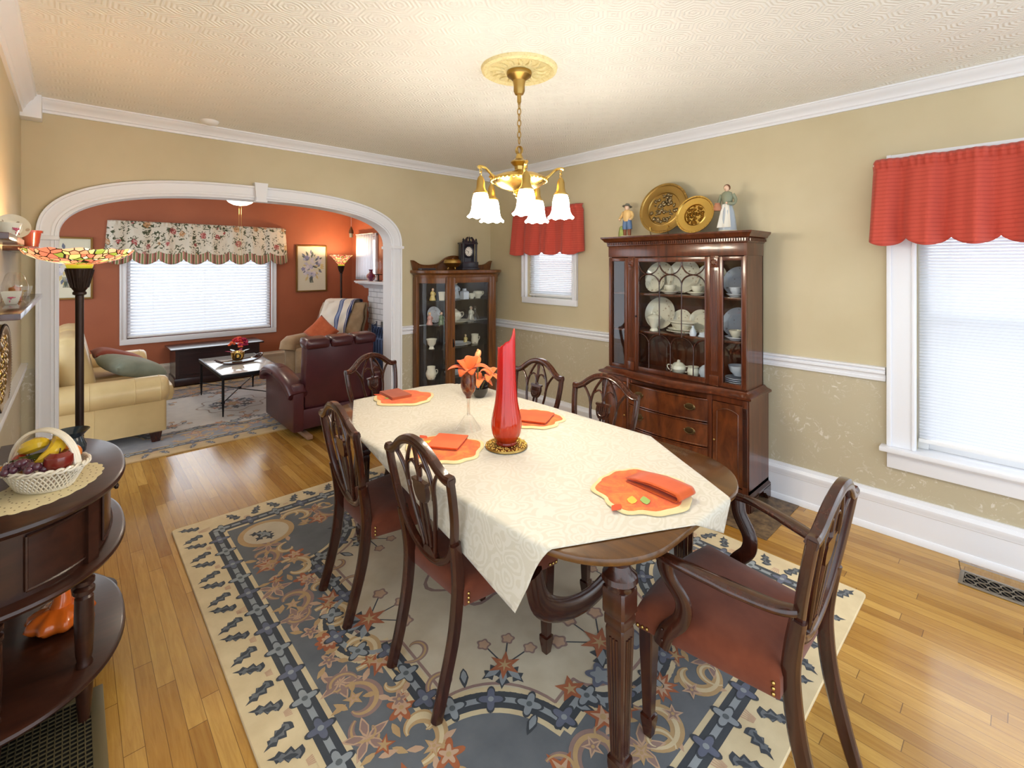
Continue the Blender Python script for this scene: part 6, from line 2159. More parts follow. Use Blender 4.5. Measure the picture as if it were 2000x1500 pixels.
for k in range(5):
    a = MB(Matrix.Translation((0.018 * math.cos(k * 1.3), 0.018 * math.sin(k * 1.3), 0.004 * k)) @ Matrix.Rotation(k * 1.3, 4, 'Z') @ Matrix.Rotation(0.3, 4, 'Y'))
    a.prism([(x * 0.05, y * 0.08) for x, y in OAK], 0, 0.004); a.build('leaf', GL('glazed_leaf', (52, 66, 36)), t)
t = thing('ceramic_flower', 'small orange and white glazed flower at the front left of the basket rim', 'flower', KW(-0.085, -0.065, 0.082))
for k in range(6):
    a = MB(); a.ball((0.015 * math.cos(k * PI / 3), 0.015 * math.sin(k * PI / 3), 0.004), (0.011, 0.009, 0.005), 5, Matrix.Rotation(k * PI / 3, 4, 'Z')); a.build('petal', GL('glazed_petal', (224, 150, 84)), t)
a = MB(); a.ball((0, 0, 0.008), 0.009, 6); a.build('flower_centre', GL('glazed_centre', (214, 132, 36)), t)
jar('glazed_pot', 'dark blue green glazed pot with flared rim behind the fruit basket', 'pot', (-0.005, 2.66, BZ + 0.0005), [(0, 0), (0.03, 0), (0.048, 0.025), (0.05, 0.05), (0.04, 0.075), (0.036, 0.085), (0.056, 0.108), (0.06, 0.112), (0.052, 0.106), (0.03, 0.086), (0, 0.03)], mat('midnight_glaze', (40, 52, 60), 0.12, coat=0.8), handles=1, hr=0.045, hz=0.05, rz=2.5)
# orange gourd on the lower shelf
t = thing('ceramic_gourd', 'orange glazed gourd with long stem on the lower shelf of the buffet', 'gourd', (-0.035, 2.56, 0.1975))
OG = mat('glazed_pumpkin', (216, 104, 30), 0.2, coat=0.7)
a = MB(); a.lathe([(0, 0.0), (0.05, 0.002), (0.085, 0.014), (0.1, 0.034), (0.09, 0.058), (0.06, 0.074), (0.03, 0.08), (0, 0.078)], 60, rib=9, amp=0.07); a.build('body', OG, t, smooth=60)
a = MB(); a.tube(smooth_path([(0, 0, 0.07), (0.005, 0.0, 0.1), (0.006, 0.005, 0.14), (0.0, 0.012, 0.175)], 5), [0.036 - 0.0015 * i for i in range(16)], 12); a.build('stem', OG, t)
a = MB(); a.tube(smooth_path([(0.05, -0.02, 0.05), (0.075, -0.05, 0.04), (0.085, -0.06, 0.012)], 4), [0.02, 0.022, 0.024, 0.024, 0.023, 0.022, 0.02, 0.018, 0.016], 8); a.build('curled_leaf', OG, t)

# ------------------------------------------------------------------ wall ledges and what stands on them
DW = wood('dark_ledge_wood', (58, 26, 18), (80, 40, 26), 0.2, (6, 0.7, 6), 0.6, 4)
def ledge(label, x1, y0, y1, z):
    a = MB(); a.bx(XL + 0.001, x1, y0, y1, z - 0.022, z, 0.002)
    return tag(a.build('wall_shelf', DW), label, 'shelf')
ledge('lower dark wooden ledge on the left wall above the brass wall plate', -0.128, 2.3, 3.85, 1.437)
ledge('nearer upper dark wooden ledge on the left wall holding the big flowered bowl', -0.155, 2.3, 2.98, 1.71)
ledge('farther upper dark wooden ledge on the left wall holding the red brown pot', -0.124, 3.16, 3.85, 1.689)
def fl_bowl(label, p, s, rz, flat=4, col=(176, 74, 100)):
    t = thing('flowered_bowl', label, 'bowl', p, rz)
    a = MB(); a.lathe([(0, 0), (0.5 * s, 0), (0.6 * s, 0.1 * s), (0.86 * s, 0.75 * s), (1.0 * s, 1.3 * s), (0.95 * s, 1.3 * s), (0.78 * s, 0.7 * s), (0.4 * s, 0.1 * s), (0, 0.1 * s)], flat)
    a.build('bowl', M['china'], t, smooth=20)
    for k in range(4):
        b = MB(Matrix.Rotation(k * PI / 2 + PI / 4, 4, 'Z') @ Matrix.Translation((0.59 * s if flat == 4 else 0.87 * s, 0, 0.75 * s)) @ Matrix.Rotation(PI / 2 - 0.22, 4, 'Y'))
        b.prism([(x * 0.28 * s, y * 0.28 * s) for x, y in star(5, 0.5, 1.0)], 0, 0.03 * s)
        for q in range(3):
            b.prism([(0.3 * s * math.cos(2 + q * 2.0) + x * 0.25 * s, 0.3 * s * math.sin(2 + q * 2.0) + y * 0.25 * s) for x, y in LEAF], 0, 0.02 * s)
        b.build('painted_flower', mat('painted_rose', col, 0.3) if k == 0 else b_m, t)
        b_m = t.children[-1].data.materials[0] if k == 0 else b_m
    return t
fl_bowl('big white bowl with magenta flowers on the nearer upper ledge', (-0.19, 2.72, 1.7105), 0.043, 0.0, 24)
fl_bowl('square white bowl with pink roses at the front of the lower ledge', (-0.185, 2.85, 1.4375), 0.042, PI / 4)
fl_bowl('small square white bowl near the far end of the lower ledge', (-0.185, 3.6, 1.4375), 0.04, PI / 4, 4, (190, 160, 90))
a = MB(); a.lathe(PLATE(0.055), 32)
o = a.build('saucer', M['china_floral'], loc=(-0.19, 2.93, 1.757)); o.rotation_euler = (0, 1.2, -PI / 2 + 0.3)
tag(o, 'flowered saucer leaning behind the big bowl on the nearer upper ledge', 'saucer')
jar('flower_pot', 'small red brown pot on the farther upper ledge', 'pot', (-0.15, 3.35, 1.6895), [(0, 0), (0.026, 0), (0.036, 0.07), (0.042, 0.07), (0.043, 0.082), (0.036, 0.082), (0.03, 0.02), (0, 0.02)], mat('oxblood_glaze', (116, 48, 34), 0.2, coat=0.6))
jar('glass_hurricane', 'clear glass with amber inside at the back of the lower ledge', 'glass', (-0.19, 3.08, 1.4375), [(0, 0), (0.03, 0), (0.042, 0.03), (0.044, 0.07), (0.03, 0.12), (0.02, 0.13)], M['clear_glass'])
jar('amber_candle', 'amber candle standing inside the clear glass on the lower ledge', 'candle', (-0.19, 3.08, 1.4385), [(0, 0), (0.02, 0), (0.02, 0.06), (0.004, 0.066), (0, 0.075)], mat('amber_wax', (176, 110, 50), 0.5))
for k in range(3):
    jar('votive', ('first', 'second', 'third')[k] + ' small gold votive cup from the front at the far end of the lower ledge', 'votive', (-0.2, 3.3 + 0.075 * k, 1.4375), [(0, 0), (0.016, 0), (0.018, 0.03), (0.016, 0.03), (0.012, 0.004), (0, 0.004)], M['gold'], group='gold votives on the lower ledge')
# oval brass wall plate
t = thing('wall_plate', 'oval embossed brass plate hanging on the left wall', 'wall plate', (XL + 0.002, 3.03, 1.15))
R = Matrix.Rotation(PI / 2, 4, 'Y') @ Matrix.Diagonal((0.19, 0.305, 1, 1))
a = MB(); a.lathe([(0, 0.004), (0.78, 0.006), (0.86, 0.016), (0.96, 0.018), (1.0, 0.01), (1.0, 0.0)], 48, R=R); a.build('plate', M['brass_dark'], t)
rnd = random.Random(21)
a = MB()
for k in range(90):
    q, an = math.sqrt(rnd.random()) * 0.76, rnd.random() * 2 * PI
    p = R @ Vector((q * math.cos(an), q * math.sin(an), 0.006)); s = rnd.uniform(0.01, 0.02)
    a.ball(p, (s * 0.5, s * 1.3, s), 5)
a.build('embossed_flowers', M['brass'], t, smooth=180)
a = MB()
for k in range(90):
    an = 2 * PI * k / 90
    a.ball(R @ Vector((0.985 * math.cos(an), 0.985 * math.sin(an), 0.013)), 0.006, 4)
a.build('beaded_rim', M['bronze'], t, smooth=180)

# ------------------------------------------------------------------ stained glass bowl floor lamps
def tiffany(name):
    m = bpy.data.materials.new(name); m.use_nodes = True
    nt = m.node_tree; N, L = nt.nodes, nt.links
    B = N['Principled BSDF']
    v = coords(nt)
    vo = N.new('ShaderNodeTexVoronoi'); vo.inputs['Scale'].default_value = 32; L.new(v, vo.inputs['Vector'])
    ve = N.new('ShaderNodeTexVoronoi'); ve.feature = 'DISTANCE_TO_EDGE'; ve.inputs['Scale'].default_value = 32; L.new(v, ve.inputs['Vector'])
    sp = N.new('ShaderNodeSeparateColor'); L.new(vo.outputs['Color'], sp.inputs[0])
    c = ramp(nt, sp.outputs[0], [(0.0, (226, 120, 88)), (0.3, (238, 150, 104)), (0.45, (240, 214, 120)), (0.62, (246, 232, 180)), (0.8, (236, 168, 120)), (0.93, (150, 160, 60))])
    c.node.color_ramp.interpolation = 'CONSTANT'
    lead = math_n(nt, 'LESS_THAN', ve.outputs['Distance'], 0.055)
    c2 = mixc(nt, lead, c, (40, 28, 18))
    L.new(c2, B.inputs['Base Color']); L.new(c2, B.inputs['Emission Color']); B.inputs['Emission Strength'].default_value = 1.1
    B.inputs['Roughness'].default_value = 0.25
    return m
M['tiffany'] = tiffany('stained_glass_petals')
def torchiere(label, p, top, bowl, power, hw=1.0):
    t = thing('floor_lamp', label, 'floor lamp', p)
    a = MB(); a.lathe([(0, 0.0), (0.14, 0.0), (0.14, 0.012), (0.1, 0.03), (0.04, 0.05), (0.026, 0.08), (0, 0.08)], 32); a.build('base', M['bronze'], t)
    zn = top - bowl[-1][1] - 0.02
    a = MB(); a.lathe([(0.016, 0.07), (0.016, zn - 0.13), (0.026, zn - 0.125), (0.026, zn - 0.115), (0.021, zn - 0.11), (0.03, zn - 0.095), (0.046, zn - 0.03), (0.052, zn), (0.0, zn)], 24, rib=0); a.build('pole', M['bronze'], t)
    a = MB()
    for k in range(18):
        an = 2 * PI * k / 18
        a.tube([(0.031 * math.cos(an), 0.031 * math.sin(an), zn - 0.092), (0.051 * math.cos(an), 0.051 * math.sin(an), zn - 0.006)], 0.004, 5)
    a.build('fluted_cup', M['bronze'], t)
    a = MB(); a.lathe([(0.044, zn), (0.05, zn + 0.02)], 24); a.build('green_collar', mat('yellow_green_glass', (170, 160, 40), 0.3, emit=(200, 190, 50), estr=0.6), t, solid=0.004)
    a = MB(); a.lathe([(r, zn + 0.02 + z) for r, z in bowl], 64, ruf=(12, 0.004, len(bowl) - 2)); a.build('stained_glass_bowl', M['tiffany'], t, solid=0.003)
    ld = bpy.data.lights.new('lamp_bulb', 'POINT'); ld.energy = power; ld.color = (1.0, 0.7, 0.4); ld.shadow_soft_size = 0.04
    lo = bpy.data.objects.new('lamp_bulb', ld); COL.objects.link(lo); lo.parent = t; lo.location = (0, 0, zn + 0.02 + bowl[-1][1] * 0.9)
    return t
torchiere('dark bronze floor lamp with wide stained glass bowl left of the arch', (0.025, 3.09, 0), 1.675, [(0.05, 0), (0.09, 0.008), (0.15, 0.026), (0.19, 0.048), (0.205, 0.07)], 7.0)
torchiere('slim floor lamp with stained glass cone in the far living room corner', (3.2, 7.55, 0), 1.76, [(0.04, 0), (0.07, 0.03), (0.11, 0.085), (0.15, 0.13), (0.175, 0.15)], 24.0)

# ------------------------------------------------------------------ floor registers
t = thing('floor_grate', 'old brown metal floor grate under the buffet', 'floor grate', (-0.05, 2.08, 0.0))
GM = mat('olive_brown_metal', (120, 108, 78), 0.45, 0.5)
a = MB()
for xa, xb, ya, yb in ((-0.16, -0.125, -0.31, 0.31), (0.1, 0.135, -0.31, 0.31), (-0.125, 0.1, 0.275, 0.31), (-0.125, 0.1, -0.31, -0.275)):
    a.bx(xa, xb, ya, yb, 0.001, 0.008, 0.002)
a.build('rim', GM, t)
a = MB()
for i in range(13):
    x = -0.125 + 0.225 * i / 12
    a.bx(x - 0.0015, x + 0.0015, -0.275, 0.275, 0.002, 0.007)
for i in range(29):
    y = -0.275 + 0.55 * i / 28
    a.bx(-0.125, 0.1, y - 0.0015, y + 0.0015, 0.002, 0.006)
a.build('lattice', GM, t)
a = MB(); a.bx(-0.125, 0.1, -0.275, 0.275, 0.0006, 0.0012); a.build('duct_opening', M['black'], t)
t = thing('floor_register', 'metal scroll floor register with clear deflector near the right baseboard', 'floor register', (3.35, 0.07, 0.0))
RG = mat('pewter_metal', (150, 140, 124), 0.35, 0.8)
a = MB()
for xa, xb, ya, yb in ((-0.075, -0.058, -0.17, 0.17), (0.058, 0.075, -0.17, 0.17), (-0.058, 0.058, 0.153, 0.17), (-0.058, 0.058, -0.17, -0.153)):
    a.bx(xa, xb, ya, yb, 0.001, 0.007, 0.002)
a.build('rim', RG, t)
a = MB()
for i in range(7):
    for j in range(2):
        cx_, cy_ = -0.029 + 0.058 * j, -0.13 + 0.0433 * i
        a.tube([(cx_ + 0.026 * math.cos(q), cy_ + 0.021 * math.sin(q), 0.005) for q in [2 * PI * k / 16 for k in range(16)]], 0.0028, 5, closed=True)
        a.tube([(cx_ - 0.02, cy_ - 0.02, 0.005), (cx_ + 0.02, cy_ + 0.02, 0.005)], 0.0024, 5)
a.build('scrollwork', RG, t)
a = MB(); a.bx(-0.058, 0.058, -0.153, 0.153, 0.0006, 0.0012); a.build('duct_opening', M['black'], t)
a = MB()
a.grid(lambda u, v: (0.06 - 0.09 * u ** 1.5, (v - 0.5) * 0.34, 0.008 + 0.085 * math.sin(u * PI / 2)), 10, 2)
a.build('clear_deflector', M['clear_glass'], t, solid=0.002)
a = MB(); a.tube([(0.06, 0.17, 0.01), (-0.02, 0.17, 0.09), (-0.03, 0.165, 0.093), (-0.03, -0.165, 0.093), (-0.02, -0.17, 0.09), (0.06, -0.17, 0.01)], 0.0025, 6); a.build('deflector_edge', glass('edge_glass', (200, 200, 210), 0.05, 0.3), t)
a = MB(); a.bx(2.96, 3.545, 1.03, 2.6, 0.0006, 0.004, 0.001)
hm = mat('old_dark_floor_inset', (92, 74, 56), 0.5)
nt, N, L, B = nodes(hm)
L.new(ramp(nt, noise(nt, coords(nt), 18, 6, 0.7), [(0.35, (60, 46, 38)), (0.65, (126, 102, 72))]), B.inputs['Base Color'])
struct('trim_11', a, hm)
# ================================================================== living room
def pillow_mb(w, h, t, n=14):
    a = MB()
    def fn(s):
        def g(u, v):
            x, y = (u - 0.5) * 2, (v - 0.5) * 2
            e = max(0, (1 - x ** 4) * (1 - y ** 4)) ** 0.5
            pin = 1 - 0.07 * (1 - abs(x * y)) * max(abs(x), abs(y)) ** 3
            return (x * w / 2 * pin, y * h / 2 * pin, s * t / 2 * e)
        return g
    a.grid(fn(1), n, n)
    a.grid(fn(-1), n, n)
    bmesh.ops.remove_doubles(a.bm, verts=a.bm.verts[:], dist=1e-5)
    return a
def leather(name, c, c2, rough=0.4, quilt=0.0):
    m = mat(name, c, rough, coat=0.15)
    nt, N, L, B = nodes(m)
    v = coords(nt)
    L.new(ramp(nt, noise(nt, v, 4, 3), [(0.3, c2), (0.7, c)]), B.inputs['Base Color'])
    bump(nt, noise(nt, v, 60, 4, 0.6), 0.15, 0.002)
    return m
CRL = leather('cream_leather', (222, 200, 150), (208, 184, 134))
sf = thing('sofa', 'cream leather sofa with rolled arms at the left of the living room', 'sofa', (0.15, 6.27, 0.004))
# faces +x ; length along y
def rbox(x0, x1, y0, y1, z0, z1, b):
    a = MB(); a.bx(x0, x1, y0, y1, z0, z1, b); return a
def fat(x0, x1, y0, y1, z0, z1, r=0.05, bulge=0.02):
    a = MB()
    a.bx(x0, x1, y0, y1, z0, z1, min(r, (z1 - z0) * 0.45))
    return a
for s in (-1, 1):
    y0, y1 = (s * 1.02, s * 0.76)
    lo, hi = min(y0, y1), max(y0, y1)
    a = MB()
    a.loft([[(x, y, z) for x, y in ((-0.45, lo + 0.065), (0.46, lo + 0.065), (0.48, lo + 0.085), (0.48, hi - 0.05), (0.46, hi - 0.03), (-0.45, hi - 0.03))] for z in (0.1, 0.14, 0.46)])
    for z, q in ((0.135, 0), ):
        pass
    for x in (-0.02,):
        a.tube([(x, lo + 0.064 if s < 0 else hi - 0.029, 0.12), (x, lo + 0.064 if s < 0 else hi - 0.029, 0.4)], 0.003, 5)
    # rolled top
    yc = (lo + hi) / 2 - 0.0
    a.loft([[(x, yc + (0.135 - k) * math.cos(t_) , 0.475 + (0.118 - k) * math.sin(t_)) for t_ in [2 * PI * i / 28 for i in range(28)]] for x, k in ((-0.45, 0.0), (0.44, 0.0), (0.475, 0.008), (0.495, 0.03), (0.5, 0.06))])
    for x in (-0.05, 0.25, 0.43):
        a.tube([(x, yc + 0.136 * math.cos(t_), 0.475 + 0.119 * math.sin(t_)) for t_ in [2 * PI * i / 28 for i in range(28)]], 0.003, 5, closed=True)
    a.build('arm', CRL, sf, smooth=50)
a = MB(); a.bx(-0.44, 0.46, -0.76, 0.76, 0.1, 0.3, 0.02); a.build('seat_base', CRL, sf)
a = MB(); a.bx(-0.5, -0.26, -1.0, 1.0, 0.1, 0.8, 0.08); a.build('backrest', CRL, sf)
for s in (-1, 1):
    a = MB(); a.bx(-0.22, 0.57, min(s * 0.005, s * 0.755), max(s * 0.005, s * 0.755), 0.3, 0.47, 0.07); a.build('seat_cushion', CRL, sf, smooth=60)
    a = MB(); a.box((-0.15, s * 0.38, 0.71), (0.24, 0.74, 0.54), R=Matrix.Rotation(-0.2, 4, 'Y'), bev=0.1); a.build('back_cushion', CRL, sf, smooth=60)
for x in (-0.4, 0.4):
    for y in (-0.93, 0.93):
        a = MB(); a.loft([[(x + k * p, y + k * q, z) for p, q in ((-1, -1), (1, -1), (1, 1), (-1, 1))] for k, z in ((0.03, 0.0125), (0.045, 0.1))]); a.build('foot', M['mahogany'], sf)
GRNF = fabric('sage_grey_cotton', (142, 150, 136), (126, 134, 122), 200)
o = pillow_mb(0.46, 0.46, 0.17).build('cushion', GRNF, loc=(0.42, 5.86, 0.625), smooth=80); o.rotation_euler = (0.12, 0.32, 0.4)
tag(o, 'sage green cushion lying nearest on the cream sofa', 'cushion')
o = pillow_mb(0.46, 0.42, 0.16).build('cushion', fabric('rust_rose_velvet', (150, 78, 62), (132, 62, 50), 200), loc=(0.36, 6.4, 0.63), smooth=80); o.rotation_euler = (0.0, 0.4, 0.1)
tag(o, 'dusty red cushion with pale piping behind the sage cushion on the sofa', 'cushion')
# radiator cover
rc = thing('radiator_cover', 'long dark wooden radiator cover under the living room window', 'radiator cover', (1.485, 7.765, 0.003))
ESP = wood('espresso_wood', (36, 20, 22), (54, 30, 30), 0.3, (0.8, 7, 7), 0.4, 4)
a = MB(); a.bx(-0.5, 0.5, -0.235, 0.25, 0.1, 0.478); a.build('body', ESP, rc)
a = MB(); a.bx(-0.555, 0.555, -0.265, 0.26, 0.478, 0.5, 0.006); a.build('top', ESP, rc)
a = MB(); a.bx(-0.515, 0.515, -0.25, 0.25, 0.0125, 0.11, 0.006); a.build('plinth', ESP, rc)
a = MB()
for xa, xb, za, zb in ((-0.46, 0.46, 0.42, 0.425), (-0.46, 0.46, 0.15, 0.155)):
    a.bx(xa, xb, -0.239, -0.234, za, zb)
a.bx(-0.465, -0.46, -0.239, -0.234, 0.15, 0.425); a.bx(0.46, 0.465, -0.239, -0.234, 0.15, 0.425)
a.build('panel_moulding', ESP, rc)

# coffee table
ct = thing('coffee_table', 'metal framed coffee table with shiny white stone top in the living room', 'coffee table', (1.44, 6.27, 0.004))
a = MB(); a.bx(-0.295, 0.295, -0.58, 0.58, 0.437, 0.452, 0.003)
wm = mat('polished_white_stone', (226, 226, 222), 0.06, coat=0.8)
a.build('stone_top', wm, ct)
a = MB()
for xa, xb, ya, yb in ((-0.31, -0.292, -0.595, 0.595), (0.292, 0.31, -0.595, 0.595), (-0.292, 0.292, -0.595, -0.577), (-0.292, 0.292, 0.577, 0.595)):
    a.bx(xa, xb, ya, yb, 0.415, 0.45, 0.003)
a.build('frame', M['black'], ct)
for x in (-0.285, 0.285):
    for y in (-0.57, 0.57):
        a = MB(); a.lathe([(0.013, 0.415), (0.013, 0.17), (0.018, 0.165), (0.018, 0.15), (0.012, 0.145), (0.007, 0.0125), (0, 0.0125)], 14, (x, y, 0)); a.build('leg', M['black'], ct)
for s in (-1, 1):
    a = MB(); a.tube([(-0.285, -0.57 * s, 0.158), (0, 0, 0.158 + 0.006 * s), (0.285, 0.57 * s, 0.158)], 0.0055, 6); a.build('cross_brace', M['black'], ct)
a = MB(); a.box((0, 0, 0.16), (0.03, 0.03, 0.03), rz=0.5, bev=0.006); a.build('brace_knot', M['black'], ct)
tr = thing('tray', 'long dark wooden tray with carved handles on the coffee table', 'tray', (1.44, 6.28, 0.4570), 0.25)
TRW = wood('dark_tray_wood', (50, 28, 26), (84, 50, 42), 0.25, (0.8, 6, 6), 0.5, 5)
a = MB()
tp = smooth_path([(-0.27, 0.0), (-0.2, -0.075), (0, -0.1), (0.2, -0.075), (0.27, 0.0)], 5)
ol = list(tp) + [(x, -y) for x, y in reversed(tp)][1:-1]
a.loft([[(x * k, y * k, z + 0.10 * (x / 0.27) ** 4 * 0.3) for x, y in ol] for k, z in ((0.85, 0.0), (0.9, 0.004), (1.0, 0.022), (0.98, 0.024), (0.88, 0.008))]); a.build('dish', TRW, tr)
for s in (-1, 1):
    a = MB(); a.tube(smooth_path([(s * 0.19, -0.05, 0.02), (s * 0.24, -0.045, 0.055), (s * 0.27, 0.0, 0.07), (s * 0.24, 0.045, 0.055), (s * 0.19, 0.05, 0.02)], 5), 0.009, 8); a.build('handle', TRW, tr)
fp = thing('flower_pot', 'gold pot with a letter D holding red and orange flowers on the coffee table', 'flowers', (1.42, 6.27, 0.489))
a = MB(); a.lathe([(0, 0), (0.05, 0), (0.066, 0.04), (0.072, 0.1), (0.064, 0.1), (0.05, 0.01), (0, 0.01)], 28); pot = a.build('pot', M['gold'], fp)
a = MB()
qa = [(-0.02, -0.03), (-0.02, 0.03), (0.0, 0.03)] + [(0.03 * math.sin(q), 0.03 * math.cos(q)) for q in [PI * k / 8 for k in range(1, 8)]] + [(0.0, -0.03)]
Rd = Matrix.Rotation(math.atan2(1.42, -6.27) + PI - PI, 4, 'Z')
fx, fy = -1.42 / 6.43, -6.27 / 6.43
for p, q in zip(qa, qa[1:] + qa[:1]):
    P_ = [Vector((x * -fy - 0.0, x * fx, 0.055 + z)) + Vector((fx, fy, 0)) * 0.074 for x, z in (p, q)]
    a.tube(P_, 0.006, 6)
a.build('letter', M['black'], pot)
rnd = random.Random(5)
FC = [mat('silk_crimson', (190, 40, 50), 0.7), mat('silk_coral', (226, 100, 60), 0.7), mat('silk_magenta', (168, 34, 76), 0.7)]
for k in range(16):
    an, el = rnd.random() * 6.28, rnd.uniform(0.2, 1.5)
    c = Vector((0.1 * math.cos(an) * math.cos(el), 0.1 * math.sin(an) * math.cos(el), 0.15 + 0.09 * math.sin(el)))
    a = MB()
    for j in range(9):
        b = rnd.random() * 6.28; e = rnd.uniform(-0.8, 1.4)
        a.ball(c + Vector((math.cos(b) * math.cos(e), math.sin(b) * math.cos(e), math.sin(e))) * 0.026, (0.017, 0.017, 0.012), 5)
    a.build('bloom', FC[k % 3], fp, smooth=180)
for k in range(6):
    a = MB(Matrix.Translation((0.05 * math.cos(k), 0.05 * math.sin(k), 0.1)) @ Matrix.Rotation(k, 4, 'Z') @ Matrix.Rotation(-0.2, 4, 'Y')); a.prism([(x * 0.08, y * 0.09) for x, y in LEAF], 0, 0.003); a.build('leaf', FC[2] if k % 2 else GRN, fp)

# burgundy recliner, seen from behind
BUR = leather('burgundy_leather', (76, 32, 38), (60, 24, 30), 0.35)
rcl = thing('recliner', 'burgundy leather recliner seen from behind, standing in the arch', 'recliner', (1.92, 4.94, -0.0))
for s in (-1, 1):
    a = MB()
    xa, xb = (-0.45, -0.35) if s < 0 else (0.35, 0.45)
    a.bx(xa, xb, -0.42, 0.42, 0.07, 0.5, 0.02); side_ = a.build('side_panel', BUR, rcl)
    a = MB()
    pts = smooth_path([(s * 0.4, -0.4, 0.4), (s * 0.405, -0.3, 0.47), (s * 0.41, -0.05, 0.535), (s * 0.41, 0.25, 0.55), (s * 0.41, 0.43, 0.5), (s * 0.41, 0.46, 0.43)], 5)
    a.tube(pts, [(0.05, 0.085)] * len(pts), 14, up=(0, 0, 1), sq=True)
    a.tube([(s * 0.41 + 0.09 * math.cos(q), 0.05, 0.54 + 0.056 * math.sin(q)) for q in [PI * k / 12 for k in range(13)]], 0.004, 5)
    a.build('arm_pad', BUR, rcl, smooth=60)
    a = MB(); a.box((s * 0.33, -0.36, 0.03), (0.05, 0.3, 0.035), rz=0, bev=0.006); a.build('wooden_runner', mat('pale_wood_runner', (150, 118, 96), 0.5), rcl)
a = MB(); a.box((0, -0.33, 0.565), (0.68, 0.16, 0.62), R=Matrix.Rotation(0.1, 4, 'X'), bev=0.05)
a.build('backrest', BUR, rcl, smooth=50)
for k in range(3):
    a = MB(); a.box((-0.235 + 0.235 * k, -0.365, 0.87), (0.235, 0.2, 0.1), R=Matrix.Rotation(0.1, 4, 'X'), bev=0.045); a.build('headrest_roll', BUR, rcl, smooth=60)
a = MB(); a.bx(-0.35, 0.35, -0.4, -0.36, 0.08, 0.26, 0.01); a.build('lower_back', BUR, rcl)
a = MB(); a.bx(-0.35, 0.35, -0.25, 0.44, 0.2, 0.44, 0.06); a.build('seat_cushion', BUR, rcl, smooth=60)
a = MB(); a.bx(-0.34, 0.34, -0.3, 0.3, 0.045, 0.1, 0.01); a.build('base', M['black'], rcl)

# beige tufted recliner with throw
BEI = fabric('beige_velour', (172, 148, 118), (154, 130, 102), 120)
bc = thing('armchair', 'beige tufted armchair in the far living room corner under a striped throw', 'armchair', (2.79, 6.97, 0.0), -0.95)
for s in (-1, 1):
    a = MB(); a.bx(min(s * 0.28, s * 0.46), max(s * 0.28, s * 0.46), -0.42, 0.3, 0.02, 0.5, 0.04)
    a.tube([(s * 0.37, 0.3, 0.52), (s * 0.37, -0.38, 0.53), (s * 0.37, -0.45, 0.5), (s * 0.37, -0.47, 0.42)], [(0.075, 0.1)] * 4, 14, up=(0, 0, 1), sq=True)
    a.build('arm', BEI, bc, smooth=60)
a = MB(); a.bx(-0.28, 0.28, -0.44, 0.25, 0.02, 0.44, 0.05); a.build('seat', BEI, bc, smooth=60)
a = MB()
def backf(u, v):
    x = (u - 0.5) * 0.74
    z = 0.4 + 0.62 * v
    tuft = 0.018 * math.cos(u * 6 * PI) * math.cos(v * 5 * PI)
    return (x * (1 - 0.12 * max(0, v - .7) ), 0.16 + 0.2 * v - 0.07 * math.sin(PI * min(1, v * 1.02)) * (1 - (2 * u - 1) ** 4) - tuft, z)
a.grid(backf, 30, 20)
a.grid(lambda u, v: (backf(u, v)[0], backf(u, v)[1] + 0.16 * (1 - (2 * u - 1) ** 6) ** 0.5 * max(0.0, 1 - (2 * v - 1) ** 8) ** 0.5 + 0.04, backf(u, v)[2] + 0.0), 30, 20)
for e in range(1):
    pass
a.build('backrest', BEI, bc, smooth=70, solid=0.02)
def throw_mat():
    m = fabric('striped_throw', (232, 228, 218), (222, 218, 208), 160, bs=0.4)
    nt, N, L, B = nodes(m)
    sx = N.new('ShaderNodeSeparateXYZ'); L.new(coords(nt), sx.inputs[0])
    r = ramp(nt, math_n(nt, 'ADD', sx.outputs[0], 0.5), [(0.0, (232, 228, 218)), (0.46, (62, 84, 140)), (0.475, (140, 156, 190)), (0.515, (62, 84, 140)), (0.53, (232, 228, 218)), (0.63, (56, 78, 136)), (0.645, (232, 228, 218)), (0.655, (50, 66, 120)), (0.685, (232, 228, 218)), (0.695, (56, 78, 136)), (0.71, (232, 228, 218))])
    r.node.color_ramp.interpolation = 'CONSTANT'
    L.new(r, B.inputs['Base Color'])
    return m
th = thing('throw_blanket', 'white throw blanket with blue stripes draped over the beige armchair', 'blanket', (2.79, 6.97, 0.0), -0.95)
a = MB()
def thf(u, v):
    x = -0.3 + 0.5 * u
    uu = x / 0.74 + 0.5
    if v < 0.75:
        w_ = 1.0 - (v / 0.75) * 0.86
        p = backf(uu, w_)
        return (x - 0.06 * (1 - w_), p[1] - 0.03 - 0.004 * math.sin(u * 20), p[2] + 0.02)
    k = (v - 0.75) / 0.25
    p = backf(uu, 1.0)
    return (x, p[1] - 0.03, p[2] + 0.02)
# over the crest and down the back
def thg(u, v):
    if v < 0.7:
        return thf(u, 0.75 * (1 - v / 0.7))
    k = (v - 0.7) / 0.3
    p = thf(u, 0.0)
    a_ = min(1, k / 0.4) * PI
    back = max(0, k - 0.4) * 0.5
    return (p[0], p[1] + 0.13 * (1 - math.cos(a_)), p[2] + 0.035 * math.sin(a_) - back)
a.grid(thg, 16, 44)
a.build('woven_cloth', throw_mat(), th, smooth=80, solid=0.006)
a = MB()
for k in range(30):
    v = 0.03 + 0.64 * k / 29
    p = Vector(thg(0.0, v))
    a.tube([p, p + Vector((-0.03, -0.004, -0.012))], 0.002, 4)
fr = a.build('fringe', throw_mat(), th); fr['kind'] = 'stuff'
o = pillow_mb(0.36, 0.34, 0.16).build('cushion', fabric('terracotta_velvet', (204, 112, 74), (184, 92, 60), 60, bs=0.6), loc=(2.62, 6.87, 0.645), smooth=80); o.rotation_euler = (1.15, 0.7, -0.9)
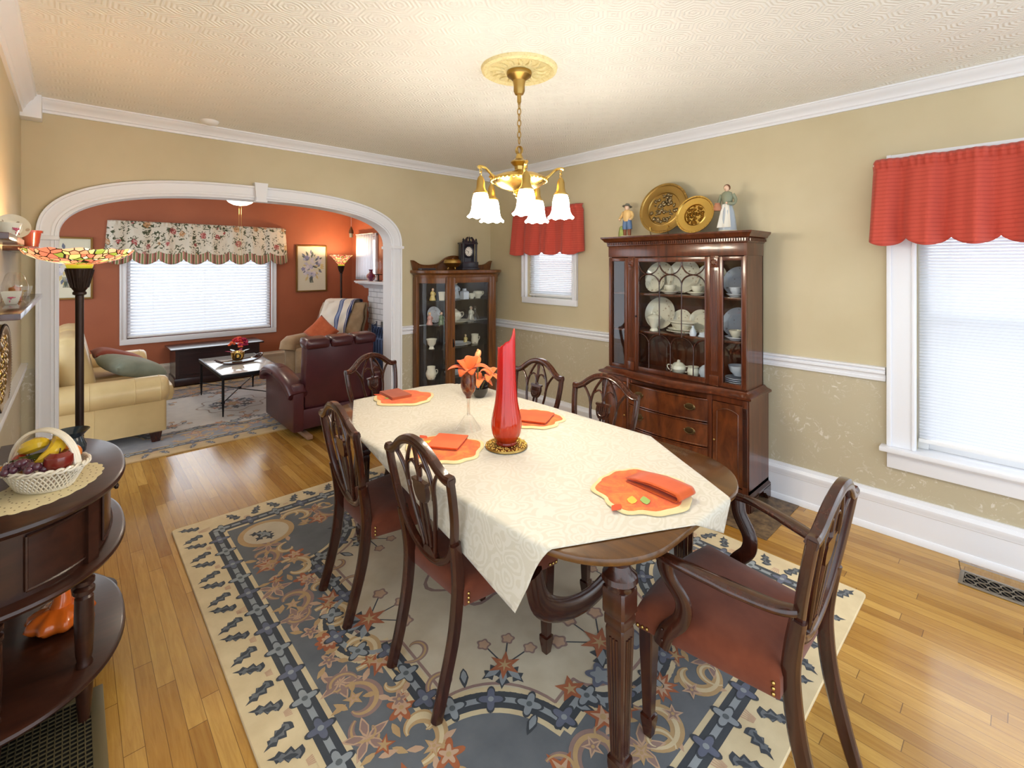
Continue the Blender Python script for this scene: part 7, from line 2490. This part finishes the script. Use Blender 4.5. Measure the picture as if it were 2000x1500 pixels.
tag(o, 'orange velvet cushion on the beige armchair in front of the striped throw', 'cushion')

# fireplace
def brick_mat():
    m = mat('white_painted_brick', (224, 226, 230), 0.5)
    nt, N, L, B = nodes(m)
    g = N.new('ShaderNodeNewGeometry')
    sx = N.new('ShaderNodeSeparateXYZ'); L.new(g.outputs['Position'], sx.inputs[0])
    cb = N.new('ShaderNodeCombineXYZ')
    L.new(math_n(nt, 'ADD', sx.outputs[1], sx.outputs[0]), cb.inputs[0]); L.new(sx.outputs[2], cb.inputs[1])
    br = N.new('ShaderNodeTexBrick'); br.inputs['Scale'].default_value = 1.0; br.inputs['Brick Width'].default_value = 0.2; br.inputs['Row Height'].default_value = 0.085; br.inputs['Mortar Size'].default_value = 0.005
    br.inputs['Color1'].default_value = lin((226, 228, 232)); br.inputs['Color2'].default_value = lin((218, 220, 226)); br.inputs['Mortar'].default_value = lin((150, 152, 158))
    L.new(cb.outputs[0], br.inputs['Vector'])
    L.new(br.outputs[0], B.inputs['Base Color']); bump(nt, br.outputs['Fac'], -0.6, 0.006)
    return m
fpz = thing('fireplace', 'white painted brick fireplace with a white mantel shelf at the living room side wall', 'fireplace', (XR + 0.02, 6.2, 0))
a = MB()
a.bx(-0.17, -0.002, 0.45, 0.85, 0.0, 1.24); a.bx(-0.17, -0.002, -0.85, -0.45, 0.0, 1.24); a.bx(-0.17, -0.002, -0.45, 0.45, 0.75, 1.24)
for k in range(7):
    a.bx(-0.175, -0.03, 0.85, 0.868, 0.085 * 2 * k + 0.02, 0.085 * 2 * k + 0.095)
a.build('brick_breast', brick_mat(), fpz)
a = MB(); a.bx(-0.03, -0.003, -0.45, 0.45, 0.0, 0.75); a.build('firebox', M['black'], fpz)
a = MB()
prof = [(0, 0), (0.18, 0), (0.2, 0.02), (0.22, 0.04), (0.27, 0.055), (0.3, 0.075), (0.34, 0.08), (0.34, 0.11), (0, 0.11)]
a.loft([[(-d, y, 1.24 + h) for d, h in prof] for y in (-0.98, 0.96)])
a.bx(-0.35, -0.002, -1.0, 0.985, 1.335, 1.358, 0.004); a.build('mantel_shelf', M['trim'], fpz)
a = MB(); a.bx(-0.4, -0.171, -0.85, 0.85, 0.0005, 0.02, 0.003); a.build('hearth', mat('hearth_tile', (150, 120, 96), 0.4), fpz)
jar('purple_vase', 'round purple glass vase on the fireplace mantel', 'vase', (3.36, 6.83, 1.3585), [(0, 0), (0.03, 0), (0.055, 0.03), (0.07, 0.06), (0.06, 0.095), (0.03, 0.12), (0.022, 0.14), (0.026, 0.165), (0.036, 0.175), (0.02, 0.15), (0, 0.12)], mat('plum_glass', (128, 40, 90), 0.08, trans=0.35, coat=0.8))
t = thing('hurricane_lamp', 'clear glass hurricane candle holder in an iron cross stand on the mantel', 'candle holder', (3.38, 6.62, 1.3585))
a = MB(); a.lathe([(0.0, 0.0), (0.05, 0.0), (0.05, 0.008), (0.01, 0.012), (0.008, 0.1), (0.03, 0.108), (0, 0.11)], 18)
for k in range(2):
    R = Matrix.Rotation(k * PI / 2, 4, 'Z'); a.tube([R @ Vector((-0.06, 0, 0.1)), R @ Vector((0.06, 0, 0.1))], 0.005, 6)
a.build('iron_stand', M['black'], t)
a = MB(); a.lathe([(0.035, 0.112), (0.05, 0.16), (0.055, 0.21), (0.045, 0.27), (0.05, 0.32), (0.058, 0.34)], 28, ruf=(6, .006, 5)); a.build('glass_chimney', M['clear_glass'], t)
t = thing('fire_screen', 'dark blue black scrolled iron fire screen in front of the fireplace', 'fire screen', (3.13, 6.2, 0.0), 0.0)
IRON = mat('blue_black_iron', (48, 58, 84), 0.4, 0.6)
def screen_panel(p0, p1, h):
    a = MB()
    P0, P1 = Vector(p0 + (0,)), Vector(p1 + (0,))
    up = Vector((0, 0, 1))
    a.tube([P0 + up * 0.03, P0 + up * h, P1 + up * h, P1 + up * 0.03], 0.009, 6, closed=True)
    d = P1 - P0
    n_ = 6
    for i in range(1, n_):
        q = P0 + d * (i / n_); a.tube([q + up * 0.03, q + up * (h - 0.2)], 0.005, 5)
    for i in range(n_):
        c = P0 + d * ((i + 0.5) / n_) + up * (h - 0.11)
        r = d.length / n_ * 0.45
        a.tube([c + d.normalized() * r * math.cos(k * 0.5) * (1 - k / 30) + up * 0.09 * math.sin(k * 0.5) * (1 - k / 30) for k in range(24)], 0.005, 5)
    mesh_ = [P0 + up * 0.03, P1 + up * 0.03, P1 + up * h, P0 + up * h]
    return a
screen_panel((0.02, -0.3), (0.0, 0.12), 0.76).build('screen_panel', IRON, t)
screen_panel((0.0, 0.13), (0.22, 0.42), 0.76).build('screen_panel', IRON, t)
screen_panel((0.02, -0.31), (0.22, -0.6), 0.76).build('screen_panel', IRON, t)
for p0, p1 in (((0.024, -0.3), (0.004, 0.12)), ((0.004, 0.13), (0.224, 0.42)), ((0.024, -0.31), (0.224, -0.6))):
    a = MB(); q = [(p0[0], p0[1], 0.05), (p1[0], p1[1], 0.05), (p1[0], p1[1], 0.74), (p0[0], p0[1], 0.74)]
    a.f([a.v(x) for x in q]); a.build('mesh_backing', mat('dark_mesh', (66, 82, 116), 0.6, 0.4), t, solid=0.002)

# lace curtain on the little side window
def lace_mat():
    m = slat_mat('white_lace', (240, 240, 244), 0.5)
    return m
t = thing('lace_curtain', 'white lace curtain on the little window above the mantel', 'curtain', (XR - 0.045, 7.42, 1.36))
a = MB(); a.grid(lambda u, v: (0.02 * math.sin(u * 14 * PI) * (0.4 + 0.6 * (1 - v)), (u - 0.5) * 0.6, 0.76 * v), 120, 8); a.build('gathered_lace', lace_mat(), t, smooth=80, solid=0.002)
a = MB(); a.tube([(-0.005, -0.31, 0.755), (-0.005, 0.31, 0.755)], 0.006, 6); a.build('curtain_rod', M['white'], t)

# floral valance over the picture window
def floral_valance():
    m = mat('floral_cotton', (232, 226, 212), 0.85, sheen=0.2)
    nt, N, L, B = nodes(m)
    sx = N.new('ShaderNodeSeparateXYZ'); L.new(coords(nt, kind='UV'), sx.inputs[0])
    cb = N.new('ShaderNodeCombineXYZ')
    L.new(math_n(nt, 'MULTIPLY', sx.outputs[0], 2.2), cb.inputs[0]); L.new(math_n(nt, 'MULTIPLY', sx.outputs[1], 0.5), cb.inputs[1])
    P = cb.outputs[0]
    wob = N.new('ShaderNodeVectorMath'); wob.operation = 'MULTIPLY_ADD'
    nn = N.new('ShaderNodeTexNoise'); nn.inputs['Scale'].default_value = 45; L.new(P, nn.inputs['Vector'])
    L.new(nn.outputs[1], wob.inputs[0]); wob.inputs[1].default_value = (0.05, 0.05, 0); L.new(P, wob.inputs[2])
    vo = N.new('ShaderNodeTexVoronoi'); vo.inputs['Scale'].default_value = 7.5; vo.inputs['Randomness'].default_value = 0.6; L.new(wob.outputs[0], vo.inputs['Vector'])
    sp = N.new('ShaderNodeSeparateColor'); L.new(vo.outputs['Color'], sp.inputs[0])
    fcol = ramp(nt, sp.outputs[0], [(0.0, (196, 84, 92)), (0.35, (206, 150, 96)), (0.55, (176, 60, 70)), (0.8, (222, 186, 128))])
    fcol.node.color_ramp.interpolation = 'CONSTANT'
    fl_ = math_n(nt, 'MULTIPLY', math_n(nt, 'LESS_THAN', vo.outputs['Distance'], 0.3), math_n(nt, 'GREATER_THAN', noise(nt, P, 90, 2), 0.46))
    n2 = N.new('ShaderNodeTexNoise'); n2.inputs['Scale'].default_value = 22; n2.inputs['Detail'].default_value = 2; n2.inputs['Distortion'].default_value = 1.5; L.new(P, n2.inputs['Vector'])
    lf = math_n(nt, 'MULTIPLY', math_n(nt, 'LESS_THAN', vo.outputs['Distance'], 0.62), math_n(nt, 'GREATER_THAN', n2.outputs[0], 0.55))
    c = mixc(nt, lf, (232, 226, 212), (78, 88, 64))
    c = mixc(nt, fl_, c, fcol)
    st = math_n(nt, 'FRACT', math_n(nt, 'MULTIPLY', sx.outputs[0], 26.0))
    sc = ramp(nt, st, [(0.0, (150, 64, 66)), (0.2, (222, 206, 180)), (0.32, (124, 140, 92)), (0.55, (222, 206, 180)), (0.65, (196, 120, 110)), (0.85, (104, 124, 80))])
    sc.node.color_ramp.interpolation = 'CONSTANT'
    band = math_n(nt, 'GREATER_THAN', sx.outputs[1], 0.77)
    L.new(mixc(nt, band, c, sc), B.inputs['Base Color'])
    tr_ = N.new('ShaderNodeBsdfTranslucent'); tr_.inputs[0].default_value = lin((226, 216, 196))
    mx = N.new('ShaderNodeMixShader'); mx.inputs[0].default_value = 0.2
    L.new(B.outputs[0], mx.inputs[1]); L.new(tr_.outputs[0], mx.inputs[2]); L.new(mx.outputs[0], N['Material Output'].inputs[0])
    return m
t = valance('cream floral valance with striped hem over the living room picture window', (1.41, YL - 0.028, 2.11), 0, 2.16, 0.5, 8, 0.014, 0.07, 8, 0.07, floral_valance())
g_ = t.children[0] if t.children[0].name.startswith('gathered') else t.children[1]
me = g_.data
uvl = me.uv_layers.new(name='UVMap')
nv_ = 28
for lp in me.loops:
    vi = lp.vertex_index
    uvl.data[lp.index].uv = ((vi // (nv_ + 1)) / 240, (vi % (nv_ + 1)) / nv_)

# framed flower pictures
def picture(label, p, w, h, seed):
    t = thing('framed_picture', label, 'picture', p)
    a = MB()
    for xa, xb, za, zb in ((-w / 2, -w / 2 + 0.022, 0, h), (w / 2 - 0.022, w / 2, 0, h), (-w / 2 + 0.022, w / 2 - 0.022, 0, 0.022), (-w / 2 + 0.022, w / 2 - 0.022, h - 0.022, h)):
        a.bx(xa, xb, -0.03, -0.001, za, zb, 0.004)
    a.build('frame', mat('gilt_frame', (134, 100, 48), 0.4, 0.5), t)
    a = MB(); a.bx(-w / 2 + 0.02, w / 2 - 0.02, -0.014, -0.002, 0.02, h - 0.02); a.build('mat_board', mat('ivory_mat_board', (222, 220, 200), 0.7), t)
    rnd = random.Random(seed)
    cols = [(196, 198, 214), (150, 152, 186), (222, 220, 226), (112, 120, 140), (96, 106, 96), (214, 196, 140)]
    ms = [mat('watercolour', c, 0.8) for c in cols]
    a = MB()
    for k in range(80):
        q = math.sqrt(rnd.random()); an = rnd.random() * 6.28
        x, z = q * w * 0.29 * math.cos(an), h * 0.56 + q * h * 0.28 * math.sin(an)
        a.mi = rnd.randrange(6)
        s = rnd.uniform(0.018, 0.042)
        pts = foil(5, 0.8, 0.25, 20, rnd.random()) if a.mi < 3 else LEAF
        ca, sa = math.cos(an), math.sin(an)
        s2 = s if a.mi < 3 else s * 2.2
        y = -0.0142 - 0.00004 * k
        vs = [a.v((x + s2 * (px * ca - py * sa), y, z + s2 * (px * sa + py * ca))) for px, py in pts]
        a.f(vs)
    for k in range(7):
        a.mi = 4
        a.tube([((k - 3) * 0.012, -0.0145, h * 0.36), ((k - 3) * 0.004, -0.0145, h * 0.27), ((k - 3) * 0.009, -0.0145, h * 0.19)], 0.0022, 4)
    a.build('painted_bouquet', ms, t, smooth=0)
    return t
picture('framed bouquet picture right of the living room window', (2.908, YL - 0.001, 1.165), 0.5, 0.765, 3)
picture('framed bouquet picture left of the living room window behind the floor lamp', (-0.06, YL - 0.001, 1.175), 0.5, 0.775, 8)

# lights and cords hanging from the living room ceiling
t = thing('ceiling_light', 'white glass dome ceiling light with pull chains in the living room', 'ceiling light', (1.43, 6.2, ZC - 0.0005))
a = MB(); a.lathe([(0, 0), (0.08, 0), (0.08, -0.03), (0.03, -0.05), (0.02, -0.23), (0.06, -0.25), (0.1, -0.26), (0, -0.26)], 28); a.build('stem', M['brass'], t)
a = MB(); a.lathe([(0.15, -0.26), (0.148, -0.29), (0.12, -0.325), (0.07, -0.35), (0.0, -0.36)], 36); a.build('glass_dome', mat('lit_dome_glass', (255, 250, 240), 0.4, emit=(255, 244, 226), estr=3.0), t)
for x in (-0.012, 0.012):
    a = MB(); a.tube([(x, 0, -0.355), (x, 0, -1.05)], 0.0012, 5); a.build('pull_chain', M['brass'], t)
ld = bpy.data.lights.new('dome_bulb', 'POINT'); ld.energy = 14; ld.color = (1.0, 0.86, 0.68); ld.shadow_soft_size = 0.1
lo = bpy.data.objects.new('dome_bulb', ld); COL.objects.link(lo); lo.parent = t; lo.location = (0, 0, -0.42)
t = thing('light_pull', 'wooden and white pull cord knob hanging from the living room ceiling by the fireplace', 'pull cord', (2.9, 6.5, ZC - 0.0005))
a = MB(); a.tube([(0, 0, 0), (0, 0, -0.52)], 0.002, 5); a.build('cord', M['white'], t)
a = MB(); a.lathe([(0.0, -0.5), (0.01, -0.51), (0.028, -0.56), (0.034, -0.6), (0, -0.6)], 18); a.build('wooden_bell', mat('brown_wood_bell', (130, 76, 40), 0.4), t)
a = MB(); a.lathe([(0, -0.598), (0.024, -0.6), (0.024, -0.655), (0, -0.66)], 18); a.build('white_tip', mat('ivory_tip', (236, 214, 170), 0.5), t)
# ------------------------------------------------------------------ lamps (temporary)
